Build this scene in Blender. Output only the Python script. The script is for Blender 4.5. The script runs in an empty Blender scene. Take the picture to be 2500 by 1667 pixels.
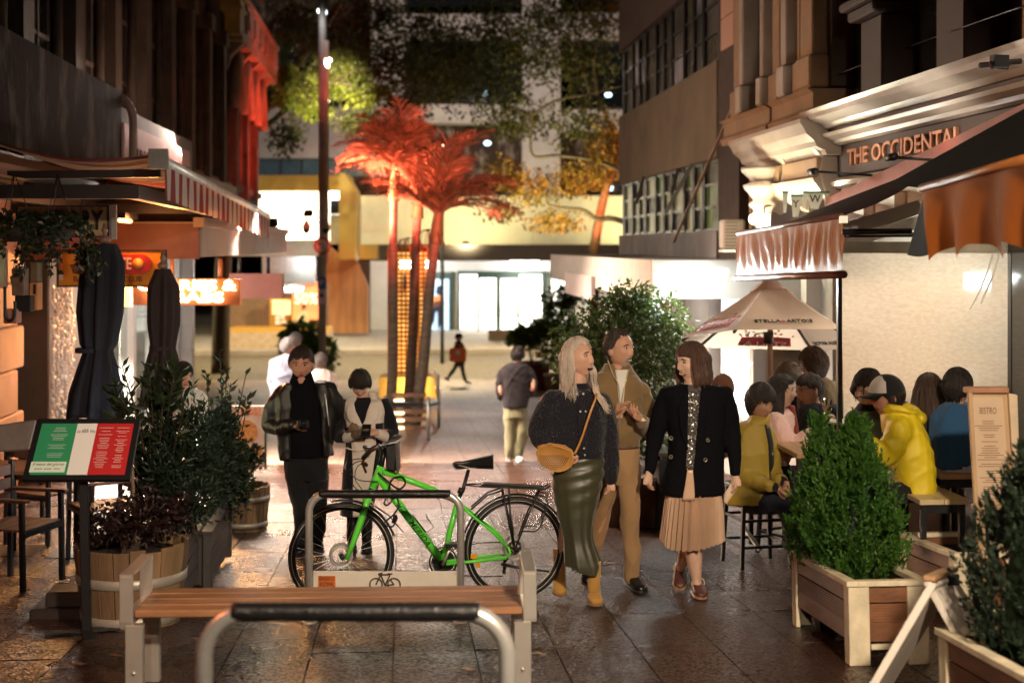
import bpy,bmesh,math,random
import numpy as np
from mathutils import Vector,Matrix,noise
random.seed(7);RNG=np.random.default_rng(7)
C=bpy.context.scene.collection
SC=bpy.context.scene

# ---------------------------------------------------------------- camera
F=3472.0;CX=1250.0;HY=600.0;CAMZ=1.75
TH=math.radians(4.415);CT=math.cos(TH);ST=math.sin(TH)
cam=bpy.data.cameras.new('camera');camo=bpy.data.objects.new('camera',cam);C.objects.link(camo)
camo.location=(0,0,CAMZ);camo.rotation_euler=(math.pi/2,0,-TH)
cam.sensor_width=36;cam.lens=50.0;cam.shift_y=-0.0934;cam.clip_start=.1;cam.clip_end=900
cam.dof.use_dof=True;cam.dof.focus_distance=9.6;cam.dof.aperture_fstop=1.7
SC.camera=camo

# ---------------------------------------------------------------- night sky
W=bpy.data.worlds.new('World');SC.world=W;W.use_nodes=True
wn=W.node_tree.nodes;wl=W.node_tree.links
sky=wn.new('ShaderNodeTexSky');sky.sky_type='NISHITA';sky.sun_disc=False
sky.sun_elevation=math.radians(2.0);sky.sun_rotation=math.radians(200)
wl.new(sky.outputs[0],wn['Background'].inputs[0]);wn['Background'].inputs[1].default_value=0.0007
SC.view_settings.view_transform='Standard';SC.view_settings.look='None'
SC.view_settings.gamma=1;SC.view_settings.exposure=0.0;SC.view_settings.use_curve_mapping=False
SC.render.engine='CYCLES'
cy=SC.cycles
cy.use_denoising=True;cy.max_bounces=5;cy.diffuse_bounces=3;cy.glossy_bounces=3
cy.transmission_bounces=4;cy.transparent_max_bounces=8
cy.sample_clamp_indirect=6;cy.sample_clamp_direct=0;cy.caustics_reflective=False;cy.caustics_refractive=False
cy.use_adaptive_sampling=True;cy.adaptive_threshold=0.02

# ---------------------------------------------------------------- lamps (most by a fixture built below; added fills have none)
def lamp(name,kind,loc,power,col,size=.1,to=None,spot=60,blend=.5,size_y=None,parent=None,spread=None):
 l=bpy.data.lights.new(name,kind);l.energy=power;l.color=col
 if kind in('POINT','SPOT'):l.shadow_soft_size=size
 if kind=='SPOT':l.spot_size=math.radians(spot);l.spot_blend=blend
 if kind=='AREA':
  l.size=size
  if size_y:l.shape='RECTANGLE';l.size_y=size_y
  if spread:l.spread=math.radians(spread)
 o=bpy.data.objects.new(name,l);C.objects.link(o);o.location=loc
 if to is not None:
  o.rotation_euler=(Vector(to)-Vector(loc)).to_track_quat('-Z','Y').to_euler()
 return o
# added, unseen lane lamps behind the camera for front light, and street lamps over the level street (fixtures built with the setting)
WARM=(1,.80,.58)
lamp('front_fill_lamp','SPOT',(2.0,1.2,3.5),2300,WARM,.14,to=(1.3,9.2,-.5),spot=66,blend=.7)
lamp('front_fill_lamp','SPOT',(-.6,-1.0,3.9),640,WARM,.14,to=(-.2,7.2,-.8),spot=58,blend=.8)
lamp('heater_front_lamp','POINT',(-2.3,5.2,1.9),75,(1,.22,.07),.2)
for x_ in(-13,1.5,13):lamp('street_lamp_light','SPOT',(x_,52.5,5.2),7500,(1,.74,.38),.25,to=(x_,53.5,-2.6),spot=150,blend=.5)
lamp('facade_fill_lamp','POINT',(3,62,9.5),2600,(1,.86,.80),.3)  # added fill to brighten the store facade, without a fixture
for x_ in(-6,3,12):lamp('store_fill_light','SPOT',(x_,67.6,2.0),1500,(1,.86,.50),.3,to=(x_,71.6,4.2),spot=140,blend=.9)  # added uplights that brighten the cream wall


# ---------------------------------------------------------------- helpers
def P(px,py,d):
 "place seen at (px, py) of the photograph at depth d -> lane coordinates"
 x=(px-CX)*d/F
 return Vector((x*CT+d*ST,-x*ST+d*CT,CAMZ-(py-HY)*d/F))
def DX(px,a):return a/((px-CX)/F*CT+ST)
def PA(px,py,a):return P(px,py,DX(px,a))
GP=[(-40,2.68),(0,0),(20,-1.34),(29,-1.86),(43,-2.52),(58,-2.64),(72,-2.58),(400,-2.5)]
def G(y):
 "height of the falling lane and the level street beyond"
 for(a,za),(b,zb)in zip(GP,GP[1:]):
  if y<=b:return za+(zb-za)*(y-a)/(b-a)
 return GP[-1][1]
def onG(px,d):
 p=P(px,800,d);p.z=G(p.y);return p
def V(*a):return Vector(a)

class MB:
 def __init__(s):s.v=[];s.f=[];s.mi=[];s.sm=[]
 def add(s,vs,fs,mi=0,sm=False):
  n=len(s.v);s.v.extend([tuple(p)for p in vs])
  for f in fs:s.f.append([i+n for i in f]);s.mi.append(mi);s.sm.append(sm)
  return s
 def box(s,c,size,R=None,mi=0):
  c=Vector(c);h=[x/2 for x in size]
  vs=[]
  for x in(-1,1):
   for y in(-1,1):
    for z in(-1,1):
     p=Vector((x*h[0],y*h[1],z*h[2]))
     vs.append(c+(R@p if R is not None else p))
  return s.add(vs,[(0,1,3,2),(4,6,7,5),(0,4,5,1),(2,3,7,6),(0,2,6,4),(1,5,7,3)],mi)
 def bx(s,x0,x1,y0,y1,z0,z1,mi=0):
  return s.box(((x0+x1)/2,(y0+y1)/2,(z0+z1)/2),(abs(x1-x0),abs(y1-y0),abs(z1-z0)),None,mi)
 def hexa(s,bot,top,mi=0):
  "bot/top: four corners each, same winding"
  vs=list(bot)+list(top)
  return s.add(vs,[(3,2,1,0),(4,5,6,7),(0,1,5,4),(1,2,6,5),(2,3,7,6),(3,0,4,7)],mi)
 def beam(s,a,b,w,h,up=(0,0,1),mi=0):
  a=Vector(a);b=Vector(b);d=(b-a);L=d.length;d=d/L
  u=Vector(up);x=d.cross(u)
  if x.length<1e-4:x=d.cross(Vector((1,0,0)))
  x.normalize();z=x.cross(d)
  R=Matrix((x,d,z)).transposed()
  return s.box((a+b)/2,(w,L,h),R,mi)
 def tube(s,pts,r,n=8,cap=True,mi=0,closed=False,flat=None,up=None):
  pts=[Vector(p)for p in pts];k=len(pts)
  if not hasattr(r,'__len__'):r=[r]*k
  vs=[];fs=[]
  t0=None;prev=None
  for i,p in enumerate(pts):
   if closed:t=pts[(i+1)%k]-pts[i-1]
   elif i==0:t=pts[1]-pts[0]
   elif i==k-1:t=pts[-1]-pts[-2]
   else:t=(pts[i+1]-p).normalized()+(p-pts[i-1]).normalized()
   if t.length<1e-9:t=Vector((0,0,1))
   t.normalize()
   if prev is None:
    a=Vector(up)if up is not None else(Vector((0,0,1))if abs(t.z)<.9 else Vector((0,1,0)))
    x=t.cross(a).normalized()
   else:
    x=prev-t*prev.dot(t)
    if x.length<1e-6:x=t.orthogonal()
    x.normalize()
   prev=x;y=t.cross(x)
   ri=r[i];rx,ry=(ri if hasattr(ri,'__len__')else(ri,ri))
   if flat:ry=ry*flat
   for j in range(n):
    a=2*math.pi*j/n
    vs.append(p+x*(rx*math.cos(a))+y*(ry*math.sin(a)))
  m=k if closed else k-1
  for i in range(m):
   i2=(i+1)%k
   for j in range(n):
    j2=(j+1)%n
    fs.append((i*n+j,i*n+j2,i2*n+j2,i2*n+j))
  if cap and not closed:
   fs.append(tuple(range(n-1,-1,-1)));fs.append(tuple((k-1)*n+j for j in range(n)))
  return s.add(vs,fs,mi,True)
 def loft(s,rings,cap=True,mi=0,sm=True):
  n=len(rings[0]);vs=[p for r in rings for p in r];fs=[]
  for i in range(len(rings)-1):
   for j in range(n):
    j2=(j+1)%n
    fs.append((i*n+j,i*n+j2,(i+1)*n+j2,(i+1)*n+j))
  if cap:
   fs.append(tuple(range(n-1,-1,-1)));k=(len(rings)-1)*n
   fs.append(tuple(k+j for j in range(n)))
  return s.add(vs,fs,mi,sm)
 def lathe(s,prof,c,n=24,mi=0,cap=True,wob=0,sm=True):
  c=Vector(c)
  rings=[]
  for(r,z)in prof:
   rings.append([c+Vector((r*math.cos(2*math.pi*j/n),r*math.sin(2*math.pi*j/n),z))for j in range(n)])
  return s.loft(rings,cap,mi,sm)
 def ell(s,c,r,R=None,nu=16,nv=10,mi=0):
  c=Vector(c);vs=[];fs=[]
  if not hasattr(r,'__len__'):r=(r,r,r)
  for i in range(nv+1):
   th=math.pi*i/nv
   for j in range(nu):
    ph=2*math.pi*j/nu
    p=Vector((r[0]*math.sin(th)*math.cos(ph),r[1]*math.sin(th)*math.sin(ph),r[2]*math.cos(th)))
    vs.append(c+(R@p if R is not None else p))
  for i in range(nv):
   for j in range(nu):
    j2=(j+1)%nu
    fs.append((i*nu+j,(i+1)*nu+j,(i+1)*nu+j2,i*nu+j2))
  return s.add(vs,fs,mi,True)
 def prism(s,poly,o,ux,uy,depth,mi=0):
  "poly in 2-D extruded along ux x uy by depth"
  o=Vector(o);ux=Vector(ux);uy=Vector(uy);nn=ux.cross(uy).normalized()*depth
  n=len(poly);vs=[o+ux*a+uy*b for a,b in poly];vs+=[p+nn for p in vs]
  fs=[tuple(range(n-1,-1,-1)),tuple(n+j for j in range(n))]
  for j in range(n):fs.append((j,(j+1)%n,n+(j+1)%n,n+j))
  return s.add(vs,fs,mi)
 def quad(s,a,b,c,d,mi=0):return s.add([a,b,c,d],[(0,1,2,3)],mi)
 def grid(s,fn,nu,nv,mi=0,sm=True):
  vs=[fn(i/nu,j/nv)for j in range(nv+1)for i in range(nu+1)];fs=[]
  for j in range(nv):
   for i in range(nu):
    a=j*(nu+1)+i;fs.append((a,a+1,a+nu+2,a+nu+1))
  return s.add(vs,fs,mi,sm)
 def text(s,txt,o,ux,uy,size=1.0,ext=.01,mi=0,bold=0.0,align='CENTER',sx=1.0,fit=None,shear=0):
  cu=bpy.data.curves.new('t','FONT');cu.body=txt;cu.size=1.0;cu.extrude=max(ext,.0001);cu.align_x=align
  cu.align_y='CENTER';cu.offset=bold;cu.resolution_u=3;cu.shear=shear
  ob=bpy.data.objects.new('t',cu);C.objects.link(ob)
  me=ob.to_mesh()
  o=Vector(o);ux=Vector(ux).normalized();uy=Vector(uy).normalized();nn=ux.cross(uy)
  vs=[v.co.copy()for v in me.vertices]
  if fit:
   w=max(v.x for v in vs)-min(v.x for v in vs);sx=fit/(w*size)
  out=[o+ux*(v.x*size*sx)+uy*(v.y*size)+nn*v.z for v in vs]
  s.add(out,[tuple(p.vertices)for p in me.polygons],mi)
  ob.to_mesh_clear();bpy.data.objects.remove(ob);bpy.data.curves.remove(cu)
  return s

def mesh_of(mb,name,mats):
 me=bpy.data.meshes.new(name);me.from_pydata(mb.v,[],mb.f)
 for m in(mats if isinstance(mats,(list,tuple))else[mats]):me.materials.append(m)
 me.polygons.foreach_set('material_index',mb.mi);me.polygons.foreach_set('use_smooth',mb.sm)
 me.update();return me
def np_mesh(name,quads,mats,mi=None):
 "quads: (N,k,3) array, each row one k-gon"
 N,k,_=quads.shape
 me=bpy.data.meshes.new(name);me.vertices.add(N*k);me.vertices.foreach_set('co',quads.reshape(-1).astype(np.float32))
 me.loops.add(N*k);me.loops.foreach_set('vertex_index',np.arange(N*k,dtype=np.int32))
 me.polygons.add(N);me.polygons.foreach_set('loop_start',np.arange(0,N*k,k,dtype=np.int32))
 for m in(mats if isinstance(mats,(list,tuple))else[mats]):me.materials.append(m)
 if mi is not None:me.polygons.foreach_set('material_index',np.asarray(mi,dtype=np.int32))
 me.update(calc_edges=True);return me
def link(name,me,parent=None,loc=None):
 o=bpy.data.objects.new(name,me);C.objects.link(o)
 if parent is not None:o.parent=parent
 if loc is not None:o.location=loc
 return o
def wmat(o):
 m=o.matrix_basis.copy()
 return wmat(o.parent)@m if o.parent else m
def thing(name,label,cat,loc=(0,0,0),rz=0,group=None):
 o=bpy.data.objects.new(name,None);C.objects.link(o);o.location=loc;o.rotation_euler=(0,0,rz)
 o.empty_display_size=.1
 return tag(o,label,cat,group)
def tag(o,label=None,cat=None,group=None,kind=None):
 if label:o['label']=label
 if cat:o['category']=cat
 if group:o['group']=group
 if kind:o['kind']=kind
 return o
def bevel(o,w,seg=1):
 m=o.modifiers.new('bevel','BEVEL');m.width=w;m.segments=seg;m.limit_method='ANGLE';m.angle_limit=math.radians(40)
 return o
def part(name,mb,mats,parent=None,bev=0,world=True):
 "link a mesh; vertices given in world space are turned into the parent's space"
 me=mb if isinstance(mb,bpy.types.Mesh)else mesh_of(mb,name,mats)
 if parent is not None and world:
  me.transform(wmat(parent).inverted())
 o=link(name,me,parent)
 if bev:bevel(o,bev)
 return o
def single(name,mb,mats,label,cat,origin=(0,0,0),group=None,bev=0):
 "a thing that is one mesh"
 me=mb if isinstance(mb,bpy.types.Mesh)else mesh_of(mb,name,mats)
 me.transform(Matrix.Translation(-Vector(origin)))
 o=link(name,me,None,origin)
 if bev:bevel(o,bev)
 return tag(o,label,cat,group)
def struct(name,mb,mats,parent=None,bev=0):
 o=part(name,mb,mats,parent,bev)
 o['kind']='structure';return o
def dup(root,loc=None,rz=None,label=None,group=None):
 r=root.copy();C.objects.link(r)
 if loc is not None:r.location=loc
 if rz is not None:r.rotation_euler=(0,0,rz)
 if label:r['label']=label
 if group:r['group']=group
 for ch in list(root.children):
  c=ch.copy();C.objects.link(c);c.parent=r
  for g in list(ch.children):
   d=g.copy();C.objects.link(d);d.parent=c
 return r

def dense(pts,n):
 "smooth curve through points"
 pts=[Vector(p)for p in pts];out=[]
 for i in range(len(pts)-1):
  p0=pts[max(i-1,0)];p1=pts[i];p2=pts[i+1];p3=pts[min(i+2,len(pts)-1)]
  for k in range(n):
   t=k/n;out.append(.5*((2*p1)+(p2-p0)*t+(2*p0-5*p1+4*p2-p3)*t*t+(3*p1-p0-3*p2+p3)*t**3))
 return out+[pts[-1]]

# ---------------------------------------------------------------- materials
def M(name,col,rough=.6,metal=0.0,var=.18,vs=6.0,bump=0.0,bs=40.0,spec=.5,stretch=None,col2=None,vdetail=4,coat=0,world=False,c2lo=.45,c2hi=.6,trans=0,sheen=0,sss=0,rvar=0,island=0):
 m=bpy.data.materials.new(name);m.use_nodes=True
 nt=m.node_tree;N=nt.nodes;L=nt.links;b=N['Principled BSDF']
 b.inputs['Roughness'].default_value=rough;b.inputs['Metallic'].default_value=metal
 b.inputs['Specular IOR Level'].default_value=spec
 if coat:b.inputs['Coat Weight'].default_value=coat;b.inputs['Coat Roughness'].default_value=.15
 if sheen:b.inputs['Sheen Weight'].default_value=sheen
 if sss:b.inputs['Subsurface Weight'].default_value=sss;b.inputs['Subsurface Radius'].default_value=(.01,.004,.002)
 if world:
  g=N.new('ShaderNodeNewGeometry');vec=g.outputs['Position']
 else:
  g=N.new('ShaderNodeTexCoord');vec=g.outputs['Object']
 if stretch:
  mp=N.new('ShaderNodeMapping');mp.inputs['Scale'].default_value=stretch;L.new(vec,mp.inputs[0]);vec=mp.outputs[0]
 n=N.new('ShaderNodeTexNoise');n.inputs['Scale'].default_value=vs;n.inputs['Detail'].default_value=vdetail;n.inputs['Roughness'].default_value=.6
 L.new(vec,n.inputs['Vector'])
 r=N.new('ShaderNodeValToRGB')
 if col2 is None:
  a=[max(0,c*(1-var))for c in col[:3]]+[1];z=[min(1,c*(1+var))for c in col[:3]]+[1]
  r.color_ramp.elements[0].position=.3;r.color_ramp.elements[1].position=.7
 else:
  a=list(col[:3])+[1];z=list(col2[:3])+[1]
  r.color_ramp.elements[0].position=c2lo;r.color_ramp.elements[1].position=c2hi
 r.color_ramp.elements[0].color=a;r.color_ramp.elements[1].color=z
 L.new(n.outputs['Fac'],r.inputs[0]);out=r.outputs[0]
 if island:
  gi=N.new('ShaderNodeNewGeometry');oi=N.new('ShaderNodeObjectInfo')
  ad=N.new('ShaderNodeMath');ad.operation='ADD';L.new(gi.outputs['Random Per Island'],ad.inputs[0]);L.new(oi.outputs['Random'],ad.inputs[1])
  fr=N.new('ShaderNodeMath');fr.operation='FRACT';L.new(ad.outputs[0],fr.inputs[0])
  mr=N.new('ShaderNodeMapRange');mr.inputs['To Min'].default_value=1-island;mr.inputs['To Max'].default_value=1+island;L.new(fr.outputs[0],mr.inputs[0])
  hs=N.new('ShaderNodeHueSaturation');L.new(mr.outputs[0],hs.inputs['Value']);L.new(out,hs.inputs['Color']);out=hs.outputs[0]
 L.new(out,b.inputs['Base Color'])
 if rvar:
  mr=N.new('ShaderNodeMapRange');mr.inputs['To Min'].default_value=max(0,rough-rvar);mr.inputs['To Max'].default_value=min(1,rough+rvar)
  L.new(n.outputs['Fac'],mr.inputs[0]);L.new(mr.outputs[0],b.inputs['Roughness'])
 if bump:
  n2=N.new('ShaderNodeTexNoise');n2.inputs['Scale'].default_value=bs;n2.inputs['Detail'].default_value=5
  L.new(vec,n2.inputs['Vector'])
  bp=N.new('ShaderNodeBump');bp.inputs['Strength'].default_value=bump;bp.inputs['Distance'].default_value=.02
  L.new(n2.outputs['Fac'],bp.inputs['Height']);L.new(bp.outputs[0],b.inputs['Normal'])
 if trans:
  tr=N.new('ShaderNodeBsdfTranslucent');L.new(out,tr.inputs[0]);mx=N.new('ShaderNodeMixShader');mx.inputs[0].default_value=trans
  L.new(b.outputs[0],mx.inputs[1]);L.new(tr.outputs[0],mx.inputs[2]);L.new(mx.outputs[0],N['Material Output'].inputs[0])
 return m
def E(name,col,s,var=0,vs=3):
 m=bpy.data.materials.new(name);m.use_nodes=True;nt=m.node_tree;N=nt.nodes
 b=N['Principled BSDF'];b.inputs['Base Color'].default_value=(*col,1);b.inputs['Roughness'].default_value=.4
 b.inputs['Emission Color'].default_value=(*col,1);b.inputs['Emission Strength'].default_value=s
 if var:
  tc=N.new('ShaderNodeTexCoord');n=N.new('ShaderNodeTexNoise');n.inputs['Scale'].default_value=vs
  mr=N.new('ShaderNodeMapRange');mr.inputs['From Min'].default_value=.3;mr.inputs['From Max'].default_value=.7
  mr.inputs['To Min'].default_value=s*(1-var);mr.inputs['To Max'].default_value=s*(1+var)
  nt.links.new(tc.outputs['Object'],n.inputs[0]);nt.links.new(n.outputs['Fac'],mr.inputs[0]);nt.links.new(mr.outputs[0],b.inputs['Emission Strength'])
 return m
def stripes(name,ca,cb,axis,scale,trans=.25,rough=.75):
 "woven stripes along one object axis"
 m=M(name,ca,rough);nt=m.node_tree;N=nt.nodes;L=nt.links;b=N['Principled BSDF']
 tc=N.new('ShaderNodeTexCoord');sp=N.new('ShaderNodeSeparateXYZ');L.new(tc.outputs['Object'],sp.inputs[0])
 mu=N.new('ShaderNodeMath');mu.operation='MULTIPLY';mu.inputs[1].default_value=scale;L.new(sp.outputs[axis],mu.inputs[0])
 fr=N.new('ShaderNodeMath');fr.operation='FRACT';L.new(mu.outputs[0],fr.inputs[0])
 r=N.new('ShaderNodeValToRGB');r.color_ramp.interpolation='CONSTANT'
 r.color_ramp.elements[0].color=(*ca,1);r.color_ramp.elements[1].color=(*cb,1);r.color_ramp.elements[1].position=.55
 L.new(fr.outputs[0],r.inputs[0]);L.new(r.outputs[0],b.inputs['Base Color'])
 if trans:
  tr=N.new('ShaderNodeBsdfTranslucent');L.new(r.outputs[0],tr.inputs[0]);mx=N.new('ShaderNodeMixShader');mx.inputs[0].default_value=trans
  L.new(b.outputs[0],mx.inputs[1]);L.new(tr.outputs[0],mx.inputs[2]);L.new(mx.outputs[0],N['Material Output'].inputs[0])
 return m
def glass(name,tint=(.8,.85,.85),alpha=.25,rough=.03):
 "pane that lets the room behind show and mirrors the lane"
 m=bpy.data.materials.new(name);m.use_nodes=True;nt=m.node_tree;N=nt.nodes;L=nt.links
 t=N.new('ShaderNodeBsdfTransparent');t.inputs[0].default_value=(*tint,1)
 g=N.new('ShaderNodeBsdfGlossy');g.inputs['Roughness'].default_value=rough
 mx=N.new('ShaderNodeMixShader');mx.inputs[0].default_value=alpha
 L.new(t.outputs[0],mx.inputs[1]);L.new(g.outputs[0],mx.inputs[2]);L.new(mx.outputs[0],N['Material Output'].inputs[0])
 return m

# leaves as small folded blades scattered through a volume
def leaf_quads(pts,dirs,L,Wd,rng=RNG,droop=0.0,jit=.35):
 "pts (N,3), dirs (N,3) -> (2N,4,3): each leaf is two facets folded along the midrib"
 N=len(pts);d=dirs+rng.normal(0,jit,(N,3));d[:,2]-=droop
 d/=np.linalg.norm(d,axis=1)[:,None]+1e-9
 up=rng.normal(0,1,(N,3));s=np.cross(d,up);s/=np.linalg.norm(s,axis=1)[:,None]+1e-9
 nrm=np.cross(s,d)
 ll=(L*rng.uniform(.6,1.25,N))[:,None];ww=(Wd*rng.uniform(.6,1.25,N))[:,None]
 a=pts;tip=pts+d*ll;m1=pts+d*ll*.45
 l=m1+s*ww+nrm*ww*.35;r=m1-s*ww+nrm*ww*.35;mid=m1-nrm*0
 q=np.empty((2*N,3,3));q[0::2]=np.stack([a,l,tip],1);q[1::2]=np.stack([a,tip,r],1)
 return q

# ================================================================ materials of the place
def paving_mat(name,col,col2,world=True,joints=None,rough=.3,rv=.12,gs=78,bst=.4,facet=.22):
 m=bpy.data.materials.new(name);m.use_nodes=True;nt=m.node_tree;N=nt.nodes;L=nt.links;b=N['Principled BSDF']
 g=N.new('ShaderNodeNewGeometry');pos=g.outputs['Position']
 big=N.new('ShaderNodeTexNoise');big.inputs['Scale'].default_value=.9;big.inputs['Detail'].default_value=5;L.new(pos,big.inputs[0])
 vo=N.new('ShaderNodeTexVoronoi');vo.inputs['Scale'].default_value=gs;L.new(pos,vo.inputs['Vector'])
 fine=N.new('ShaderNodeTexNoise');fine.inputs['Scale'].default_value=150;fine.inputs['Detail'].default_value=4;L.new(pos,fine.inputs[0])
 mx=N.new('ShaderNodeMix');mx.data_type='RGBA';mx.inputs[6].default_value=(*col,1);mx.inputs[7].default_value=(*col2,1)
 L.new(vo.outputs['Color'],mx.inputs[0])
 hs=N.new('ShaderNodeHueSaturation');L.new(mx.outputs[2],hs.inputs['Color'])
 oi=N.new('ShaderNodeObjectInfo');mr=N.new('ShaderNodeMapRange');mr.inputs['To Min'].default_value=.75;mr.inputs['To Max'].default_value=1.25
 ad=N.new('ShaderNodeMath');ad.operation='ADD';L.new(big.outputs['Fac'],ad.inputs[0]);L.new(oi.outputs['Random'],ad.inputs[1])
 ml=N.new('ShaderNodeMath');ml.operation='MULTIPLY';ml.inputs[1].default_value=.55;L.new(ad.outputs[0],ml.inputs[0])
 L.new(ml.outputs[0],mr.inputs[0]);L.new(mr.outputs[0],hs.inputs['Value'])
 L.new(hs.outputs[0],b.inputs['Base Color'])
 r2=N.new('ShaderNodeMapRange');r2.inputs['From Min'].default_value=.3;r2.inputs['From Max'].default_value=.7
 r2.inputs['To Min'].default_value=rough-rv;r2.inputs['To Max'].default_value=rough+rv
 L.new(big.outputs['Fac'],r2.inputs[0]);L.new(r2.outputs[0],b.inputs['Roughness'])
 b.inputs['Specular IOR Level'].default_value=.42
 bp=N.new('ShaderNodeBump');bp.inputs['Strength'].default_value=bst;bp.inputs['Distance'].default_value=.014
 L.new(vo.outputs['Distance'],bp.inputs['Height'])
 bp2=N.new('ShaderNodeBump');bp2.inputs['Strength'].default_value=.3;bp2.inputs['Distance'].default_value=.006
 L.new(fine.outputs['Fac'],bp2.inputs['Height']);L.new(bp.outputs[0],bp2.inputs['Normal'])
 cs=N.new('ShaderNodeVectorMath');cs.operation='SUBTRACT';cs.inputs[1].default_value=(.5,.5,.5);L.new(vo.outputs['Color'],cs.inputs[0])
 sc=N.new('ShaderNodeVectorMath');sc.operation='SCALE';sc.inputs['Scale'].default_value=facet;L.new(cs.outputs[0],sc.inputs[0])
 av=N.new('ShaderNodeVectorMath');L.new(bp2.outputs[0],av.inputs[0]);L.new(sc.outputs[0],av.inputs[1])
 nv=N.new('ShaderNodeVectorMath');nv.operation='NORMALIZE';L.new(av.outputs[0],nv.inputs[0]);L.new(nv.outputs[0],b.inputs['Normal'])
 if joints:
  br=N.new('ShaderNodeTexBrick');br.offset=0;br.inputs['Scale'].default_value=1;br.inputs['Mortar Size'].default_value=.006
  br.inputs['Brick Width'].default_value=joints[0];br.inputs['Row Height'].default_value=joints[1]
  br.inputs['Color1'].default_value=(1,1,1,1);br.inputs['Color2'].default_value=(.85,.85,.85,1);br.inputs['Mortar'].default_value=(.3,.3,.3,1)
  L.new(pos,br.inputs['Vector'])
  mm=N.new('ShaderNodeMix');mm.data_type='RGBA';mm.blend_type='MULTIPLY';mm.inputs[0].default_value=1
  L.new(hs.outputs[0],mm.inputs[6]);L.new(br.outputs['Color'],mm.inputs[7]);L.new(mm.outputs[2],b.inputs['Base Color'])
 return m
m_slab=paving_mat('wet_aggregate_slab',(.020,.0085,.006),(.080,.036,.024),rough=.29,rv=.06,gs=66,bst=.3,facet=.50)
m_joint=M('dark_joint_sand',(.02,.015,.012),.5,bump=.3,world=True)
m_pave=paving_mat('lane_paving_far_lit',(.20,.125,.095),(.31,.215,.165),joints=(.46,.95),rough=.48,rv=.04,gs=20)  # paler than the slabs: pinkish light on the far lane put into the colour
m_street=paving_mat('street_asphalt',(.09,.075,.05),(.14,.12,.08),rough=.6,rv=.03,gs=12)
m_street_pave=paving_mat('street_footpath',(.30,.27,.22),(.38,.34,.28),joints=(.6,.6),rough=.6,rv=.03,gs=12)
m_conc=M('grey_concrete',(.30,.27,.25),.85,var=.25,vs=1.3,bump=.25,bs=12)
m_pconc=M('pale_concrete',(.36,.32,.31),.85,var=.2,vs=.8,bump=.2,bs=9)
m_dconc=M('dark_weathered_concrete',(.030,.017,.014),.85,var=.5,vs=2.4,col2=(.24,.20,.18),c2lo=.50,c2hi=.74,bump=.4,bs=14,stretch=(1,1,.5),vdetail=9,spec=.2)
m_stone=M('soot_stained_stone',(.085,.058,.04),.85,var=.35,vs=2.2,bump=.4,bs=16)
m_brick_dark=M('dark_brown_brickwork',(.075,.045,.035),.85,var=.3,vs=3,bump=.3,bs=30)
m_ochre=M('ochre_painted_panel',(.50,.30,.06),.55,var=.08,vs=1)
m_wood_pan=M('orange_timber_cladding',(.42,.20,.085),.5,var=.25,vs=1.2,stretch=(3,3,.3))
m_cream=M('cream_plaster',(.62,.56,.36),.8,var=.1,vs=1)
m_white=M('white_painted_plaster',(.74,.72,.68),.6,var=.06,vs=2,bump=.08)
m_black=M('black_metal',(.012,.012,.014),.4,var=.1)
m_dk=M('dark_brown_metal',(.045,.03,.022),.45,var=.2)
m_green_fr=M('dark_green_door_frame',(.03,.06,.045),.4,var=.1)
m_dglass=M('dark_window_glass',(.012,.014,.016),.08,var=.2,spec=.8)
m_steel=M('brushed_stainless_steel',(.62,.60,.57),.30,metal=.6,var=.1,vs=30,stretch=(1,1,8))
m_galv=M('corrugated_metal_grey',(.42,.41,.40),.35,metal=.8,var=.12)
m_bluewin=M('blue_grey_glazing',(.05,.08,.11),.2,var=.2)
e_white=E('lit_shop_interior',(1,.97,.86),2.6,.35,1.2)
e_warm=E('lit_billboard',(1,.93,.72),3.2,.45,.9)
e_tube=E('fluorescent_tube',(.93,1,.98),26)
e_spot=E('ceiling_downlight',(1,.98,.94),14)
e_cool=E('cool_window_light',(.55,.85,1),4)

# ================================================================ ground
gx=[-90,-6,6,90]
mb=MB();ys=[-40,0,6,12,20.5]
for y0,y1 in zip(ys,ys[1:]):
 mb.quad((-90,y0,G(y0)-.03),(90,y0,G(y0)-.03),(90,y1,G(y1)-.03),(-90,y1,G(y1)-.03))
ground=struct('ground',mb,m_joint)
mb=MB();ys=[20.5,24,29,36,43,45.6]
for y0,y1 in zip(ys,ys[1:]):mb.quad((-90,y0,G(y0)),(90,y0,G(y0)),(90,y1,G(y1)),(-90,y1,G(y1)))
mb.quad((-90,20.5,G(20.5)-.03),(90,20.5,G(20.5)-.03),(90,20.5,G(20.5)),(-90,20.5,G(20.5)))
lane_paving=struct('lane_paving',mb,m_pave)
mb=MB()
mb.bx(-90,90,45.6,45.9,-2.9,G(45.6)+.002)
struct('kerb',mb,m_conc)
mb=MB();ys=[45.9,50,58.2]
zr=G(45.6)-.13
mb.quad((-90,45.9,zr),(90,45.9,zr),(90,58.2,zr),(-90,58.2,zr));street=struct('street',mb,m_street)
mb=MB();mb.bx(-90,90,58.2,58.5,zr-.4,zr+.17);struct('kerb',mb,m_conc)
mb=MB();mb.bx(-90,90,58.5,420,zr-.5,zr+.165);struct('footpath',mb,m_street_pave)
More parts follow.
